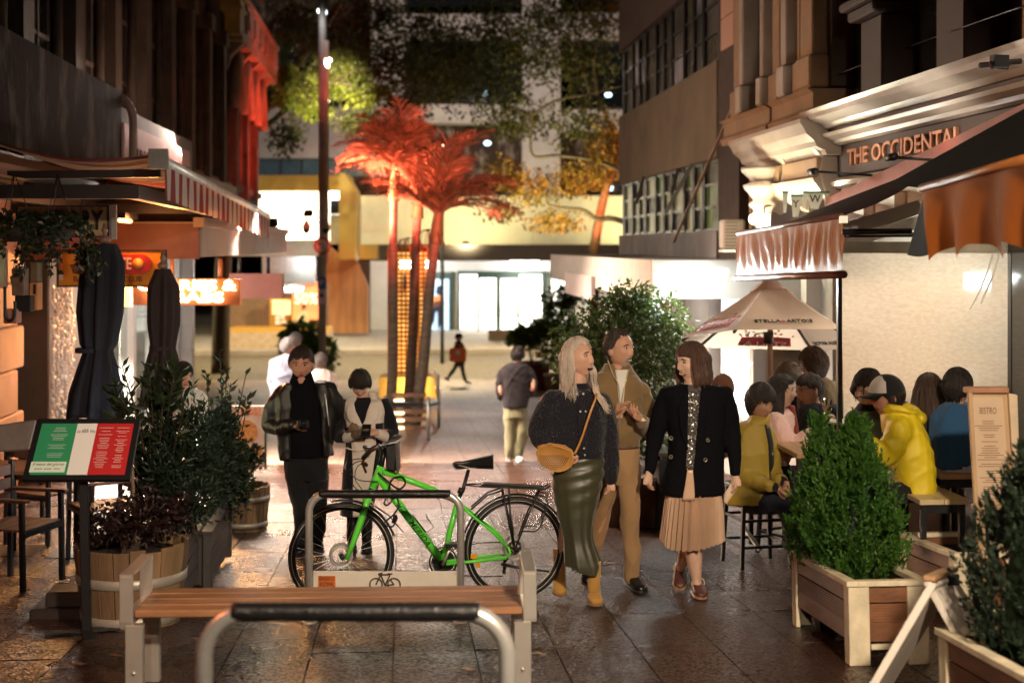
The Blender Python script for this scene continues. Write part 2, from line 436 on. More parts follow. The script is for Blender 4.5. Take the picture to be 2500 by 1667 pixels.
# paving slabs near enough to be told apart
sw,sl=.46,.98
mb=MB();mb.bx(-sw/2+.0035,sw/2-.0035,-sl/2+.0035,sl/2-.0035,-.026,0)
slab_me=mesh_of(mb,'paving_slab',m_slab)
tilt=math.atan((G(20)-G(0))/20)
ns=0
for j in range(15):
 yc=6.1+sl*(j+.5)
 for i in range(-12,12):
  xc=(i+.5)*sw-.07+.02
  d=yc*CT+xc*ST;px=CX+F*((xc-d*ST)/CT)/d
  if px<-120 or px>2620 or ns>=300 or xc<-4.6 or xc>4.2:continue
  o=link('paving_slab',slab_me,ground,(xc,yc,G(yc)+random.uniform(-.002,.001)))
  o.rotation_euler=(tilt+random.uniform(-.002,.002),random.uniform(-.002,.002),0);ns+=1
# what lies past the slabs on either side, flush with them
mb=MB()
for j in range(15):
 yc=6.1+sl*(j+.5)
 for i in list(range(-40,-10))+list(range(9,40)):
  xc=(i+.5)*sw-.05
  d=yc*CT+xc*ST;px=CX+F*((xc-d*ST)/CT)/d
  if-120<=px<=2620 and-4.6<=xc<=4.2:continue
  R=Matrix.Rotation(tilt,3,'X');mb.box((xc,yc,G(yc)-.014),(sw-.008,sl-.008,.026),R)
o=part('paving_slab_field',mb,m_slab,ground);o['kind']='stuff'

# ================================================================ building across the street
D=72.0
def rect(mbx,x0,y0,x1,y1,d=D,depth=.4):
 "a block whose front face is seen at these photograph pixels"
 a=P(x0,y1,d);b=P(x1,y0,d);f=Vector((-ST,-CT,0))*-1
 r=Vector((CT,-ST,0));w=(b-a).dot(r);up=b.z-a.z
 p0=a;vs=[]
 bot=[p0,p0+r*w,p0+r*w+f*depth,p0+f*depth];top=[v+Vector((0,0,up))for v in bot]
 mbx.hexa(bot,top)
store=thing('department_store','big concrete store across the street with lit glass doors and a dark canopy','building',P(1150,812,D))
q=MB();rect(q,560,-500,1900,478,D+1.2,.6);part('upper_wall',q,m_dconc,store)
for(x0,y0,x1,y1)in((905,-500,985,440),(1275,-500,1368,478)):
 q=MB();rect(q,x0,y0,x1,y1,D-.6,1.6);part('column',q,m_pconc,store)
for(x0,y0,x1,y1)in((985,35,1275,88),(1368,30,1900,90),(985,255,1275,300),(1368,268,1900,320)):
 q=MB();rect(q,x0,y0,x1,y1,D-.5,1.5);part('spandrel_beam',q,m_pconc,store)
for(x0,y0,x1,y1)in((990,92,1130,250),(1134,92,1272,250),(1372,94,1440,262),(1446,94,1560,262),(990,-200,1272,32),(1372,-200,1560,28),(650,60,780,250),(790,60,900,250)):
 q=MB();rect(q,x0,y0,x1,y1,D+1.0,.15);part('window',q,m_dglass,store)
q=MB();rect(q,575,262,905,386,D,.8);part('wall_panel',q,m_pconc,store)
q=MB();rect(q,575,388,905,430,D+.4,.4);part('window',q,m_bluewin,store)
for x in(684,735,790,850):
 q=MB();rect(q,x,388,x+3,430,D+.36,.1);part('mullion',q,m_black,store)
q=MB();rect(q,880,478,1900,598,D-.2,.8);part('cream_wall',q,m_cream,store)
for y in(520,560):
 q=MB();rect(q,880,y,1900,y+3,D-.25,.1);part('string_course',q,m_cream,store)
q=MB();rect(q,918,597,1900,637,D-3.2,3.0);part('canopy',q,m_dk,store)
q=MB();rect(q,880,637,1900,830,D+.3,.6);part('ground_floor_wall',q,m_white,store)
q=MB();rect(q,1033,664,1107,816,D+.1,.2);part('poster_frame',q,m_green_fr,store)
# doors
q=MB();rect(q,1117,662,1334,814,D,.35);part('door_frame',q,m_green_fr,store)
for(x0,x1,y0)in((1123,1165,670),(1171,1211,679),(1222,1262,680),(1268,1323,671),(1347,1386,672)):
 dr=None
 q=MB();rect(q,x0,y0,x1,757,D-.03,.06);dr=part('door_pane',q,e_white,store)
 q=MB();rect(q,x0,759,x1,768,D-.03,.06);part('door_pane',q,e_white,store)
 q=MB();rect(q,x0,771,x1,804,D-.03,.06);part('door_pane',q,e_white,store)
q=MB();rect(q,1340,664,1344,814,D-.02,.2);part('door_frame',q,m_green_fr,store)
for x in(1052,1262,1298):
 q=MB();q.lathe([(.0,.0),(.34,.0),(.34,.1),(0,.1)],P(x,640,D-1.6),14);part('downlight',q,e_spot,store)
 lamp('downlight_lamp','POINT',P(x,646,D-1.6),240,(1,.97,.9),.25)
# ochre portal with a glowing billboard, left half of the same block
portal=thing('shop_portal','ochre framed shop portal with a glowing billboard left of the palms','building',P(760,812,D-4))
q=MB();rect(q,590,428,850,467,D-5,2);part('lintel',q,m_ochre,portal)
pts=[(840,428),(852,428),(879,470),(879,633),(840,633)]
def flat_poly(pts,d,depth):
 "upright slab with an outline given in photograph pixels"
 o=P(pts[0][0],pts[0][1],d);r=Vector((CT,-ST,0));q=MB();s=d/F
 poly=[((x-pts[0][0])*s,-(y-pts[0][1])*s)for x,y in pts]
 area=sum(poly[i][0]*poly[(i+1)%len(poly)][1]-poly[(i+1)%len(poly)][0]*poly[i][1]for i in range(len(poly)))
 if area>0:poly=poly[::-1]
 q.prism(poly,o,r,(0,0,1),depth);return q
part('jamb',flat_poly(pts,D-5,2),m_ochre,portal)
q=MB();rect(q,879,597,919,633,D-4.6,1.5);part('corner_panel',q,m_ochre,portal)
q=MB();rect(q,590,466,840,590,D-4,.3);part('billboard',q,e_warm,portal)
q=MB();rect(q,806,488,836,523,D-4.2,.15);part('window',q,m_dglass,portal)
q=MB();rect(q,806,524,836,596,D-4.2,.15);part('panel',q,m_conc,portal)
q=MB();rect(q,798,466,835,482,D-4.6,.3);part('light_box',q,E('portal_light_box',(1,1,.95),9),portal)
part('timber_wall',flat_poly([(800,597),(845,633),(872,633),(901,700),(901,812),(800,812)],D-4.4,.5),m_wood_pan,portal)
part('return_wall',flat_poly([(872,636),(905,636),(905,812),(901,812),(901,700)],D-3.9,.3),m_dk,portal)
lamp('billboard_lamp','AREA',P(715,525,D-4.6),600,(1,.9,.65),3.5,to=P(760,900,40))

# the poster of a walking figure beside the doors
po=thing('poster','backlit pale blue poster of a figure in orange and navy by the doors','poster',P(1070,808,D))
q=MB();rect(q,1042,682,1096,806,D-.02,.05);part('panel',q,E('poster_panel',(.52,.72,.95),1.1),po)
m_porange=E('poster_orange',(.75,.25,.08),.6);m_pnavy=E('poster_navy',(.02,.03,.06),.4)
for pts,m in(([(1066,700),(1071,696),(1078,700),(1080,712),(1074,722),(1064,716)],m_pnavy),([(1054,740),(1062,722),(1080,722),(1087,742),(1082,744),(1054,752)],m_porange),
    ([(1056,738),(1080,732),(1084,752),(1080,762),(1056,760)],m_pnavy),([(1055,760),(1064,760),(1060,785),(1050,803),(1046,802)],m_pnavy),([(1068,760),(1080,760),(1076,784),(1073,803),(1069,803)],m_pnavy)):
 part('print',flat_poly(pts,D-.06,.02),m,po)

# shops on the far side at the left
shop=thing('corner_shop','far shop with a silver roller shutter and an orange sale window','building',P(690,840,60))
q=MB();rect(q,560,585,800,625,60,.5);part('fascia',q,m_conc,shop)
q=MB()
for i in range(18):rect(q,640+i*7.2,626,640+i*7.2+6.4,692,59.8+(i%2)*.06,.4)
part('shutter',q,m_galv,shop)
q=MB();rect(q,560,692,800,800,60.6,.3);part('back_wall',q,M('brown_shop_wall',(.16,.10,.06),.7),shop)
q=MB();rect(q,664,733,708,768,60.2,.3);part('window',q,E('shop_window_glow',(.9,.75,.4),.9,.3),shop)
q=MB();rect(q,658,728,713,796,60.45,.2);part('window_frame',q,m_ochre,shop)
for x,y in((672,770),(684,768),(672,782),(686,782)):
 q=MB();rect(q,x,y,x+11,y+10,60.1,.2);part('price_card',q,m_white,shop)
q=MB();rect(q,714,688,776,780,60.1,.2);sp=part('sale_poster',q,E('sale_poster_orange',(1,.30,.12),.85),shop)
q=MB();q.text('50%',P(748,730,60.05),(CT,-ST,0),(0,0,1),.62,.01,bold=.02);part('lettering',q,E('sale_letters',(1,.8,.6),1.4),sp)
q=MB();rect(q,560,800,802,812,59.2,1.4);part('ledge',q,m_ochre,shop)
q=MB();rect(q,560,812,802,858,59,1.6);part('plinth',q,M('peach_plinth',(.42,.33,.24),.8),shop)
q=MB();rect(q,688,694,742,716,58.9,.25);ns_=part('sign_box',q,m_conc,shop)
q=MB();q.text('nail bar',P(716,705,58.85),(CT,-ST,0),(0,0,1),.36,.02,bold=.015,fit=.85);part('sign_letters',q,E('white_sign_letters',(.8,.95,1),7),shop)
lamp('shutter_lamp','POINT',P(700,640,57),160,(.95,1,1),.4)

# ---------------------------------------------------------------- fixtures of the lamps placed at the top
m_pend=M('pendant_black',(.02,.02,.02),.4);e_pend=E('pendant_glow',(1,.80,.55),6);e_heat=E('heater_glow',(1,.25,.06),8)
for i,(x,y,z)in enumerate(((2.0,1.2,3.5),(-.6,-1.0,3.9))):
 t=thing('added_pendant_lamp',('pendant lamp over the right of the lane behind the viewer','pendant lamp over the middle of the lane behind the viewer')[i],'lamp',(x,y,z),group='pendant lamps over the lane')
 q=MB();q.lathe([(.02,.36),(.03,.30),(.22,.22),(.24,.18),(.235,.18),(.02,.29)],(0,0,0),24);part('shade',q,m_pend,t,world=False)
 q=MB();q.tube([(0,0,.35),(0,0,1.6)],.006,6);part('cord',q,m_pend,t,world=False)
 q=MB();q.ell((0,0,.21),.05);part('bulb',q,e_pend,t,world=False)
t=thing('terrace_heater','terrace heater on a stand at the left behind the picture edge','heater',(-2.3,5.2,G(5.2)))
q=MB();q.tube([(0,0,0),(0,0,2.55)],.03,10);q.lathe([(0,0),(.22,0),(.22,.05),(0,.05)],(0,0,0),20);part('stand',q,m_pend,t,world=False)
q=MB();q.lathe([(.36,2.42),(.30,2.50),(0,2.6),(0,2.58),(.34,2.42)],(0,0,0),26);part('hood',q,m_pend,t,world=False)
q=MB();q.tube([(0,0,2.36),(0,0,2.42)],.08,12);part('element',q,e_heat,t,world=False)
for i,x in enumerate((-6,3,12)):
 q=MB();q.box((x,67.5,1.9),(.3,.14,.14));single('uplight',q,m_pend,'small black uplight on the store canopy, %s'%('left of the palms','right of the palms','far right')[i],'lamp',(x,67.5,1.9),group='uplights on the store canopy')
for i,x in enumerate((-13,1.5,13)):
 t=thing('street_lamp','warm street lamp over the level street, %s'%('far left','hidden above the palms','far right')[i],'street lamp',(x,53.5,-2.7),group='street lamps')
 q=MB();q.tube(dense([(0,0,0),(0,0,7.8),(0,-.3,8.2),(0,-1.0,8.3)],6),.07,10);part('pole',q,m_pend,t,world=False)
 q=MB();q.box((0,-1.0,8.2),(.25,.5,.1));part('head',q,m_pend,t,world=False)
 q=MB();q.box((0,-1.0,8.14),(.2,.42,.02));part('diffuser',q,e_pend,t,world=False)

# ================================================================ left side of the lane
def brickmat(name,c1,c2,mort,scale=1.0,axis='X'):
 m=M(name,c1,.85);nt=m.node_tree;N=nt.nodes;L=nt.links;b=N['Principled BSDF']
 tc=N.new('ShaderNodeTexCoord');sp=N.new('ShaderNodeSeparateXYZ');L.new(tc.outputs['Object'],sp.inputs[0])
 cb=N.new('ShaderNodeCombineXYZ');ad=N.new('ShaderNodeMath');ad.operation='ADD';L.new(sp.outputs[0],ad.inputs[0]);L.new(sp.outputs[1],ad.inputs[1])
 L.new(ad.outputs[0],cb.inputs[0]);L.new(sp.outputs[2],cb.inputs[1])
 br=N.new('ShaderNodeTexBrick');br.inputs['Scale'].default_value=scale;br.inputs['Brick Width'].default_value=.23;br.inputs['Row Height'].default_value=.08
 br.inputs['Mortar Size'].default_value=.008;br.inputs['Color1'].default_value=(*c1,1);br.inputs['Color2'].default_value=(*c2,1);br.inputs['Mortar'].default_value=(*mort,1)
 L.new(cb.outputs[0],br.inputs['Vector']);L.new(br.outputs['Color'],b.inputs['Base Color'])
 bp=N.new('ShaderNodeBump');bp.inputs['Strength'].default_value=.6;bp.inputs['Distance'].default_value=.01;bp.invert=True
 L.new(br.outputs['Fac'],bp.inputs['Height']);L.new(bp.outputs[0],b.inputs['Normal'])
 return m
m_brick=brickmat('old_brown_brick',(.085,.045,.03),(.05,.028,.02),(.06,.05,.04))
her=thing('heritage_building','tall soot-stained brick building with pointed arches and a red-lit corner balcony','building',(-4.6,30,G(30)))
XW=-4.6
q=MB();q.bx(-7.5,XW,12,45.8,1.9,15);part('wall',q,m_brick,her)
def parch(yc,w,z,n=9):
 "pointed arch line in the wall plane: list of (y, z)"
 h=w/2;out=[]
 for i in range(n+1):
  a=math.radians(60*i/n);out.append((yc-h+(w-w*math.cos(a)),z+w*math.sin(a)))
 left=out[:];right=[(2*yc-y,zz)for y,zz in out[::-1]]
 return left+right[1:]
for b in range(12):
 y0=14.2+b*2.62
 q=MB();q.bx(XW,XW+.30,y0-.24,y0+.24,2.2,6.6+.2);q.bx(XW,XW+.36,y0-.30,y0+.30,6.6,6.95);part('pilaster',q,m_stone,her)
 for s in(-.36,.36):
  q=MB();q.tube([(XW+.08,y0+s,2.2),(XW+.08,y0+s,6.7)],.075,8);part('rib',q,m_stone,her)
 yc=y0+1.31;w=1.72
 ar=parch(yc,w,6.6)
 q=MB();q.tube([(XW+.06,y,z)for y,z in ar],.13,8);q.tube([(XW+.14,yc+(y-yc)*1.18,6.6+(z-6.6)*1.16)for y,z in ar],.09,8);part('arch_moulding',q,m_stone,her)
 ai=parch(yc,w-.5,6.6)
 poly=[(yc-(w-.5)/2,3.4)]+ai+[(yc+(w-.5)/2,3.4)]
 q=MB();q.prism([(y-yc,z-3.4)for y,z in poly][::-1],(XW+.012,yc,3.4),(0,1,0),(0,0,1),.02)
 wn_=part('window',q,m_dglass if b not in(5,6)else E('dim_orange_window',(1,.55,.2),.10,.8,2.5),her)
 q=MB();q.beam((XW+.05,yc,3.4),(XW+.05,yc,7.6),.06,.06,up=(1,0,0))
 for zz in(4.4,5.4,6.5):q.beam((XW+.05,yc-.6,zz),(XW+.05,yc+.6,zz),.05,.05)
 part('glazing_bar',q,m_stone,wn_)
 q=MB();q.bx(XW,XW+.22,yc-.75,yc+.75,3.2,3.38);part('sill',q,m_stone,her)
 q=MB();q.bx(XW,XW+.25,y0+.3,y0+2.32,9.3,9.6);part('string_course',q,m_stone,her)
for yy,rr in((13.3,.075),(13.75,.04)):
 q=MB();q.tube([(XW+.12,yy,2.0),(XW+.12,yy,9)],rr,10)
 for zz in(3.2,4.9):q.tube([(XW+.12,yy,zz),(XW+.12,yy,zz+.09)],rr*1.3,10)
 part('drainpipe',q,M('brown_drainpipe',(.16,.10,.075),.5),her)
q=MB();q.tube([(XW+.2,14.9,9),(XW+.22,15.0,6),(XW+.3,15.3,4.2),(XW+.26,15.1,3.1),(XW+.2,14.9,2.3)],.018,6);part('cable',q,M('loose_cable',(.25,.15,.12),.6),her)
q=MB()
for i in range(16):q.bx(XW+.05,XW+.08,11.2+i*.115,11.2+i*.115+.05,2.2,6.5)
part('louvre',q,m_black,her)
# red-lit balcony near the corner
m_balc=M('balcony_stone',(.34,.25,.19),.8,var=.25,vs=2,bump=.3,bs=10)
q=MB();q.bx(-4.6,-3.98,36,46,6.9,7.15);q.bx(-4.05,-3.93,36.7,46,7.95,8.1);part('balcony_slab',q,m_balc,her)
for i in range(6):
 y=37+i*1.5
 q=MB();q.bx(-4.06,-3.97,y,y+1.32,7.15,7.95);q.bx(-3.97,-3.93,y+.2,y+1.12,7.3,7.8);part('parapet_panel',q,m_balc,her)
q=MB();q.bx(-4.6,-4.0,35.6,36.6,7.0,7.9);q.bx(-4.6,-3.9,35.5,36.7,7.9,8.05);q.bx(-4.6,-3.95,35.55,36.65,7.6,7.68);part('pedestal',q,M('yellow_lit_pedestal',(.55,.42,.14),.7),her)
for i in range(5):
 y=36.4+i*2.0
 pts=[(XW,5.2),(XW+.1,6.0),(XW+.25,6.5),(XW+.6,6.9)]
 q=MB();q.prism([(0,0),(.12,.9),(.28,1.35),(.62,1.7),(.62,1.72),(0,1.72)],(XW,y+.3,5.2),(1,0,0),(0,0,1),.3);part('bracket',q,m_balc,her)
 if i<4:
  ar=parch(y+1.15,1.6,5.3)
  q=MB();q.tube([(XW+.35,yy,zz)for yy,zz in ar],.12,8);part('arch_moulding',q,m_balc,her)

# near verandah with weathered fascia, and the signs that run along it
ver=thing('verandah','near left verandah with a tall weathered dark fascia and shop wall below','verandah',(-3.4,14,G(14)))
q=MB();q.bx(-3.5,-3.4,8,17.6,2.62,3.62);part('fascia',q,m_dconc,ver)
q=MB();q.bx(-4.6,-3.5,8,17.6,3.3,3.4);part('roof',q,m_dk,ver)
q=MB();q.bx(-4.6,-3.5,8,22,2.48,2.56);part('soffit',q,m_dk,ver)
q=MB();q.bx(-3.48,-3.43,17.62,23.6,2.95,3.45);part('coping',q,m_conc,ver)
js=single('restaurant_sign',MB().bx(-3.44,-3.38,17.66,23.0,2.2,3.25),M('pink_signboard',(.62,.34,.33),.5,var=.08),'long pale pink sign board with hand-painted brown restaurant lettering','sign',(-3.4,20,2.7))
q=MB();q.text('JAPANESE RESTAURANT',(-3.365,20.55,2.82),(0,1,0),(0,0,1),.42,.006,bold=.012,fit=4.7);part('lettering',q,M('brown_sign_paint',(.09,.02,.015),.5),js)
ns2=single('dark_sign',MB().bx(-3.44,-3.38,23.7,29.5,2.25,2.95),m_dk,'dark sign board with pale block letters beyond the pink sign','sign',(-3.4,26,2.6))
q=MB();q.text('NUMBERS',(-3.365,26.6,2.55),(0,1,0),(0,0,1),.5,.006,bold=.015,fit=4.6);part('lettering',q,M('grey_sign_paint',(.30,.24,.22),.5),ns2)
# corrugated hose over the end of the fascia
q=MB();pts=[P(262,235,17.4),P(285,233,17.4),P(303,243,17.4),P(317,262,17.4),P(324,285,17.4),P(326,320,17.4),P(325,360,17.4),P(323,410,17.4)]
dp=dense(pts,14);q.tube(dp,[.045 if i%2 else .054 for i in range(len(dp))],12)
single('corrugated_hose',q,M('grey_pink_hose',(.33,.24,.22),.55),'corrugated grey hose bending over the end of the dark fascia','hose',P(303,243,17.4))

# striped awning
m_str=stripes('red_cream_stripes',(.66,.58,.52),(.30,.035,.035),1,2.3,.35)
aw=thing('striped_awning','retractable awning in red and cream stripes with a long white front bar','awning',(-2.4,17,2.4))
def awf(u,v):
 y=12.1+9.5*u;x=-3.46+1.42*v
 return(x,y,2.62-.05*u-(.10+.26*u)*v-.10*math.sin(math.pi*v)*(1+.35*math.sin(u*9))+.012*math.sin(y*6.28*2+v*2))
q=MB();q.grid(awf,90,12);part('canopy_fabric',q,m_str,aw)
q=MB();q.tube([(-2.02,12.05,2.47),(-2.02,21.65,2.19)],[(.05,.05)]*2,10);part('front_bar',q,M('white_aluminium',(.75,.73,.72),.35,metal=.3),aw)
q=MB();q.box((-2.02,12.02,2.47),(.16,.05,.17));part('end_cap',q,M('grey_plastic',(.25,.24,.23),.5),aw)
def valf(u,v):
 y=12.1+9.5*u
 return(-1.985+.010*math.sin(y*11)*v,y,2.42-.28*u-.27*v-.012*abs(math.sin(y*6.28))*v)
q=MB();q.grid(valf,240,4);part('valance',q,m_str,aw)
for y in(12.6,16.5,21):
 q=MB();q.beam((-3.4,y,2.36),(-2.1,y,2.38),.05,.07);part('folding_arm',q,m_black,aw)
# black steel frame under it
fr=thing('pergola_frame','black steel beams of the terrace frame under the striped awning','frame',(-2.8,13,2.1))
for a,b in(((-4.3,11.6,2.18),(-2.1,11.6,2.18)),((-2.15,11.6,2.18),(-2.15,20.5,2.12)),((-3.4,11.6,2.2),(-3.4,20.5,2.2)),((-4.3,16,2.16),(-2.15,16,2.16))):
 q=MB();q.beam(a,b,.08,.11);part('beam',q,m_black,fr)
q=MB();q.grid(lambda u,v:(-4.4+1.15*u,11.75+1.0*v,2.33-.08*math.sin(math.pi*u)),14,4);part('shade_cloth',q,stripes('brown_cream_stripes',(.42,.34,.29),(.12,.05,.045),0,8,.2),fr)

# wall by the near shop: stone pier of separate painted blocks, dark recess
near=thing('near_shop','near shop front with a pink stone pier and a dark recessed doorway','shop front',(-4.5,15,G(15)))
m_pier=M('pink_painted_stone',(.46,.30,.26),.75,var=.12,vs=3,bump=.2,bs=14)
bm_=MB().box((0,0,0),(.30,.98,.47));blk=mesh_of(bm_,'stone_block',m_pier)
for r in range(8):
 for c in range(4):
  o=link('stone_block',blk,near,Vector((-4.42,12.75+c*1.0+(.25 if r%2 else 0),G(16)+.25+r*.48))-near.location);bevel(o,.018)
q=MB();q.bx(-4.75,-4.56,8,16.6,G(17)-.2,2.5);part('wall',q,m_pier,near)
q=MB();q.bx(-6.0,-5.9,16.4,24,-2,2.5);part('recess_back',q,m_black,near)
q=MB();q.bx(-5.9,-4.5,18.5,18.6,-2,1.9);part('recess_side',q,m_dk,near)

# garland curtain of pale shells on strings
q=MB();rg=random.Random(3)
for s in range(5):
 x=-4.28+s*.055;y=17.9
 q.tube([(x,y,1.3),(x,y,-1.1)],.004,4)
 z=1.25
 while z>-1.05:
  R=Matrix.Rotation(rg.uniform(0,6),3,'Z')@Matrix.Rotation(rg.uniform(-.8,.8),3,'X')
  q.ell((x+rg.uniform(-.02,.02),y+rg.uniform(-.03,.03),z),(rg.uniform(.022,.038),.012,rg.uniform(.02,.036)),R,7,4);z-=rg.uniform(.035,.055)
o=single('shell_curtain',q,M('pearly_shell',(.75,.68,.62),.3,var=.2,vs=30,island=.3),'glowing curtain of pale shells strung by the dark doorway','curtain',(-4.2,17.9,1.3))
lamp('shell_curtain_lamp','POINT',(-3.95,17.3,.2),7,(1,.93,.85),.15)

# kebab shop: verandah, bright front, tiled columns
keb=thing('takeaway_shop','brightly lit takeaway shop with white columns under a low metal canopy','shop',(-4.2,22,G(22)))
m_fasc=M('maroon_fascia',(.16,.06,.05),.5,var=.15);m_fasc2=M('cream_metal_fascia',(.42,.36,.32),.5,var=.15,vs=1.5)
z0=1.60;z1=2.02
q=MB();q.bx(-4.55,-2.3,16.4,28.4,z1-.05,z1);q.bx(-4.55,-2.34,16.5,28.3,z0+.05,z0+.1);part('canopy',q,m_fasc2,keb)
q=MB();q.bx(-4.5,-2.3,16.36,16.42,z0,z1-.02);part('end_fascia',q,m_fasc,keb)
for i in range(6):
 y=16.45+i*2.0
 q=MB();q.bx(-2.34,-2.28,y+.01,y+1.98,z0+.02,z1-.06);part('fascia_panel',q,m_fasc2,keb)
q=MB();q.bx(-2.36,-2.24,16.34,28.5,z1-.06,z1+.05);part('gutter',q,m_fasc2,keb)
for i in range(9):
 y=17.2+i*1.35;q=MB();q.hexa([(-3.6,y,z1),(-2.4,y,z1),(-2.4,y+.5,z1),(-3.6,y+.5,z1)],[(-3.6,y,z1+.62),(-3.3,y,z1+.62),(-3.3,y+.5,z1+.62),(-3.6,y+.5,z1+.62)]);part('roof_rib',q,m_stone,keb)
m_tile=M('white_tile_wall',(.72,.70,.68),.35,var=.05,vs=4)
q=MB();q.bx(-8,-7.9,18.5,29,-2.2,1.7);q.bx(-8,-4.25,28.9,29,-2.2,1.7);q.bx(-8,-4.25,18.6,18.7,-2.2,1.7);part('interior_wall',q,m_tile,keb)
q=MB();q.bx(-8,-4.2,18.6,29,1.62,1.69);part('ceiling',q,m_white,keb)
q=MB();q.bx(-5.6,-5.0,20,27,-1.9,-.5);part('counter',q,m_steel,keb)
for y in(18.8,20.6,22.4,24.6,26.6,28.6):
 q=MB();q.bx(-4.34,-4.12,y-.11,y+.11,-2.3,1.62);q.bx(-4.37,-4.09,y-.14,y+.14,-2.3,G(y)+.25);part('column',q,m_tile,keb,bev=.01)
for y0,y1 in((20.72,22.28),(22.5,24.5),(24.72,26.5)):
 q=MB();q.bx(-4.24,-4.22,y0,y1,G(23)+.5,1.55);part('pane',q,glass('shop_pane',alpha=.12),keb)
 q=MB();q.bx(-4.28,-4.18,y0,y1,G(23)-.1,G(23)+.48);part('stall_riser',q,m_galv,keb)
for y in(20.5,23.2,26):
 for x in(-4.9,-6.4):
  q=MB();q.tube([(x,y-.6,1.58),(x,y+.6,1.58)],.025,8);part('ceiling_tube',q,e_tube,keb)
for y in(18.0,21.5,25.2):
 q=MB();q.bx(-3.5,-3.3,y-.6,y+.6,1.60,1.645);part('canopy_light',q,e_spot,keb)
lamp('takeaway_lamp','AREA',(-4.7,22.5,1.45),1500,(1,.82,.68),1.2,to=(-1.5,20,-1.5),size_y=7)
lamp('takeaway_canopy_lamp','AREA',(-3.0,20.5,1.52),2300,(1,.78,.62),.3,to=(-1.7,19.5,-1.6),size_y=8,spread=118)

# hanging signs
def hang_sign(name,label,x0,y0,x1,y1,d,mat_,depth=.12,frame=None,cat='sign'):
 t=thing(name,label,cat,P((x0+x1)/2,y1,d));q=MB();rect(q,x0,y0,x1,y1,d,depth);part('panel',q,mat_,t)
 if frame:
  q=MB()
  for a in((x0-4,y0-4,x1+4,y0),(x0-4,y1,x1+4,y1+4),(x0-4,y0,x0,y1),(x1,y0,x1+4,y1)):rect(q,*a,d-.015,depth+.03)
  part('frame',q,frame,t)
 return t
r_=Vector((CT,-ST,0))
t=hang_sign('factory_sign','cream hanging sign with black slab-serif letters behind trailing plants',42,505,262,576,12.5,M('cream_sign_face',(.40,.27,.14),.5,var=.1),.1,m_black)
q=MB();q.text('FACTORY',P(150,540,12.48),r_,(0,0,1),.235,.006,bold=.022,fit=.72);part('lettering',q,m_black,t)
q=MB();rect(q,272,500,283,585,12.4,.04);part('bracket',q,m_steel,t)
t=hang_sign('bar_sign','orange hanging bar sign with a red rounded panel and white letters',142,614,396,697,15,M('orange_sign_face',(.62,.25,.02),.45,var=.08),.12,m_black)
q=MB();pts=[]
for cx_,sgn in((348,0),(210,1)):
 for i in range(9):
  a=math.radians(-90+180*i/8+(180 if sgn else 0));pts.append((cx_+24*math.cos(a),645-24*math.sin(a)))
part('red_panel',flat_poly(pts,14.985,.02),M('red_sign_paint',(.40,.03,.03),.5),t)
q=MB();q.text('LA  TASTE',P(262,645,14.96),r_,(0,0,1),.17,.006,bold=.018,fit=.50);part('lettering',q,M('white_sign_paint',(.75,.60,.52),.5),t)
q=MB();q.text('BAR & NIGHT CLUB',P(263,682,14.985),r_,(0,0,1),.078,.005,bold=.004,fit=.72);part('small_lettering',q,M('brown_letter_paint',(.16,.05,.02),.5),t)
q=MB();q.lathe([(.0,.0),(.055,.0),(.055,.02),(0,.02)],(0,0,0),20)
q.v=[tuple(P(337,643,14.955)+r_*a+Vector((0,0,1))*b+Vector((-ST,-CT,0))*c*.2)for a,b,c in q.v];part('emblem',q,M('yellow_emblem',(.75,.35,.05),.5),t)
t=hang_sign('neon_sign','dark takeaway sign with two rows of blazing orange neon capitals',300,681,585,745,18.6,M('brown_sign_box',(.16,.05,.02),.5),.16)
en=E('orange_neon',(1,.36,.06),30);enw=E('white_hot_neon',(1,.62,.25),22)
q=MB();q.text('CURRIES &',P(455,698,18.56),r_,(0,0,1),.185,.02,bold=.012,fit=1.28);part('neon_letters',q,enw,t)
q=MB();q.text('KEBABS',P(452,727,18.56),r_,(0,0,1),.185,.02,bold=.012,fit=.98);part('neon_letters',q,enw,t)
for x in(538,420):
 q=MB();q.tube([P(x,682,18.7),P(x,632,18.7)],.03,8);part('post',q,M('orange_post',(.35,.12,.05),.5),t)
lamp('neon_lamp','AREA',P(450,715,18.4),260,(1,.42,.10),1.3,to=P(450,720,10),size_y=.3)
t=hang_sign('pink_sign','plain salmon pink sign board hanging under the canopy end',560,668,690,729,22.5,M('salmon_panel',(.50,.22,.19),.45,var=.06),.14)
for x in(655,585):
 q=MB();q.tube([P(x,668,22.6),P(x,628,22.6)],.03,8);part('post',q,m_dk,t)
ts=hang_sign('blinking_sign','small amber lit sign glimpsed behind the closed umbrella',268,702,318,748,17.4,E('amber_sign_face',(1,.55,.12),5,.3,14),.1)

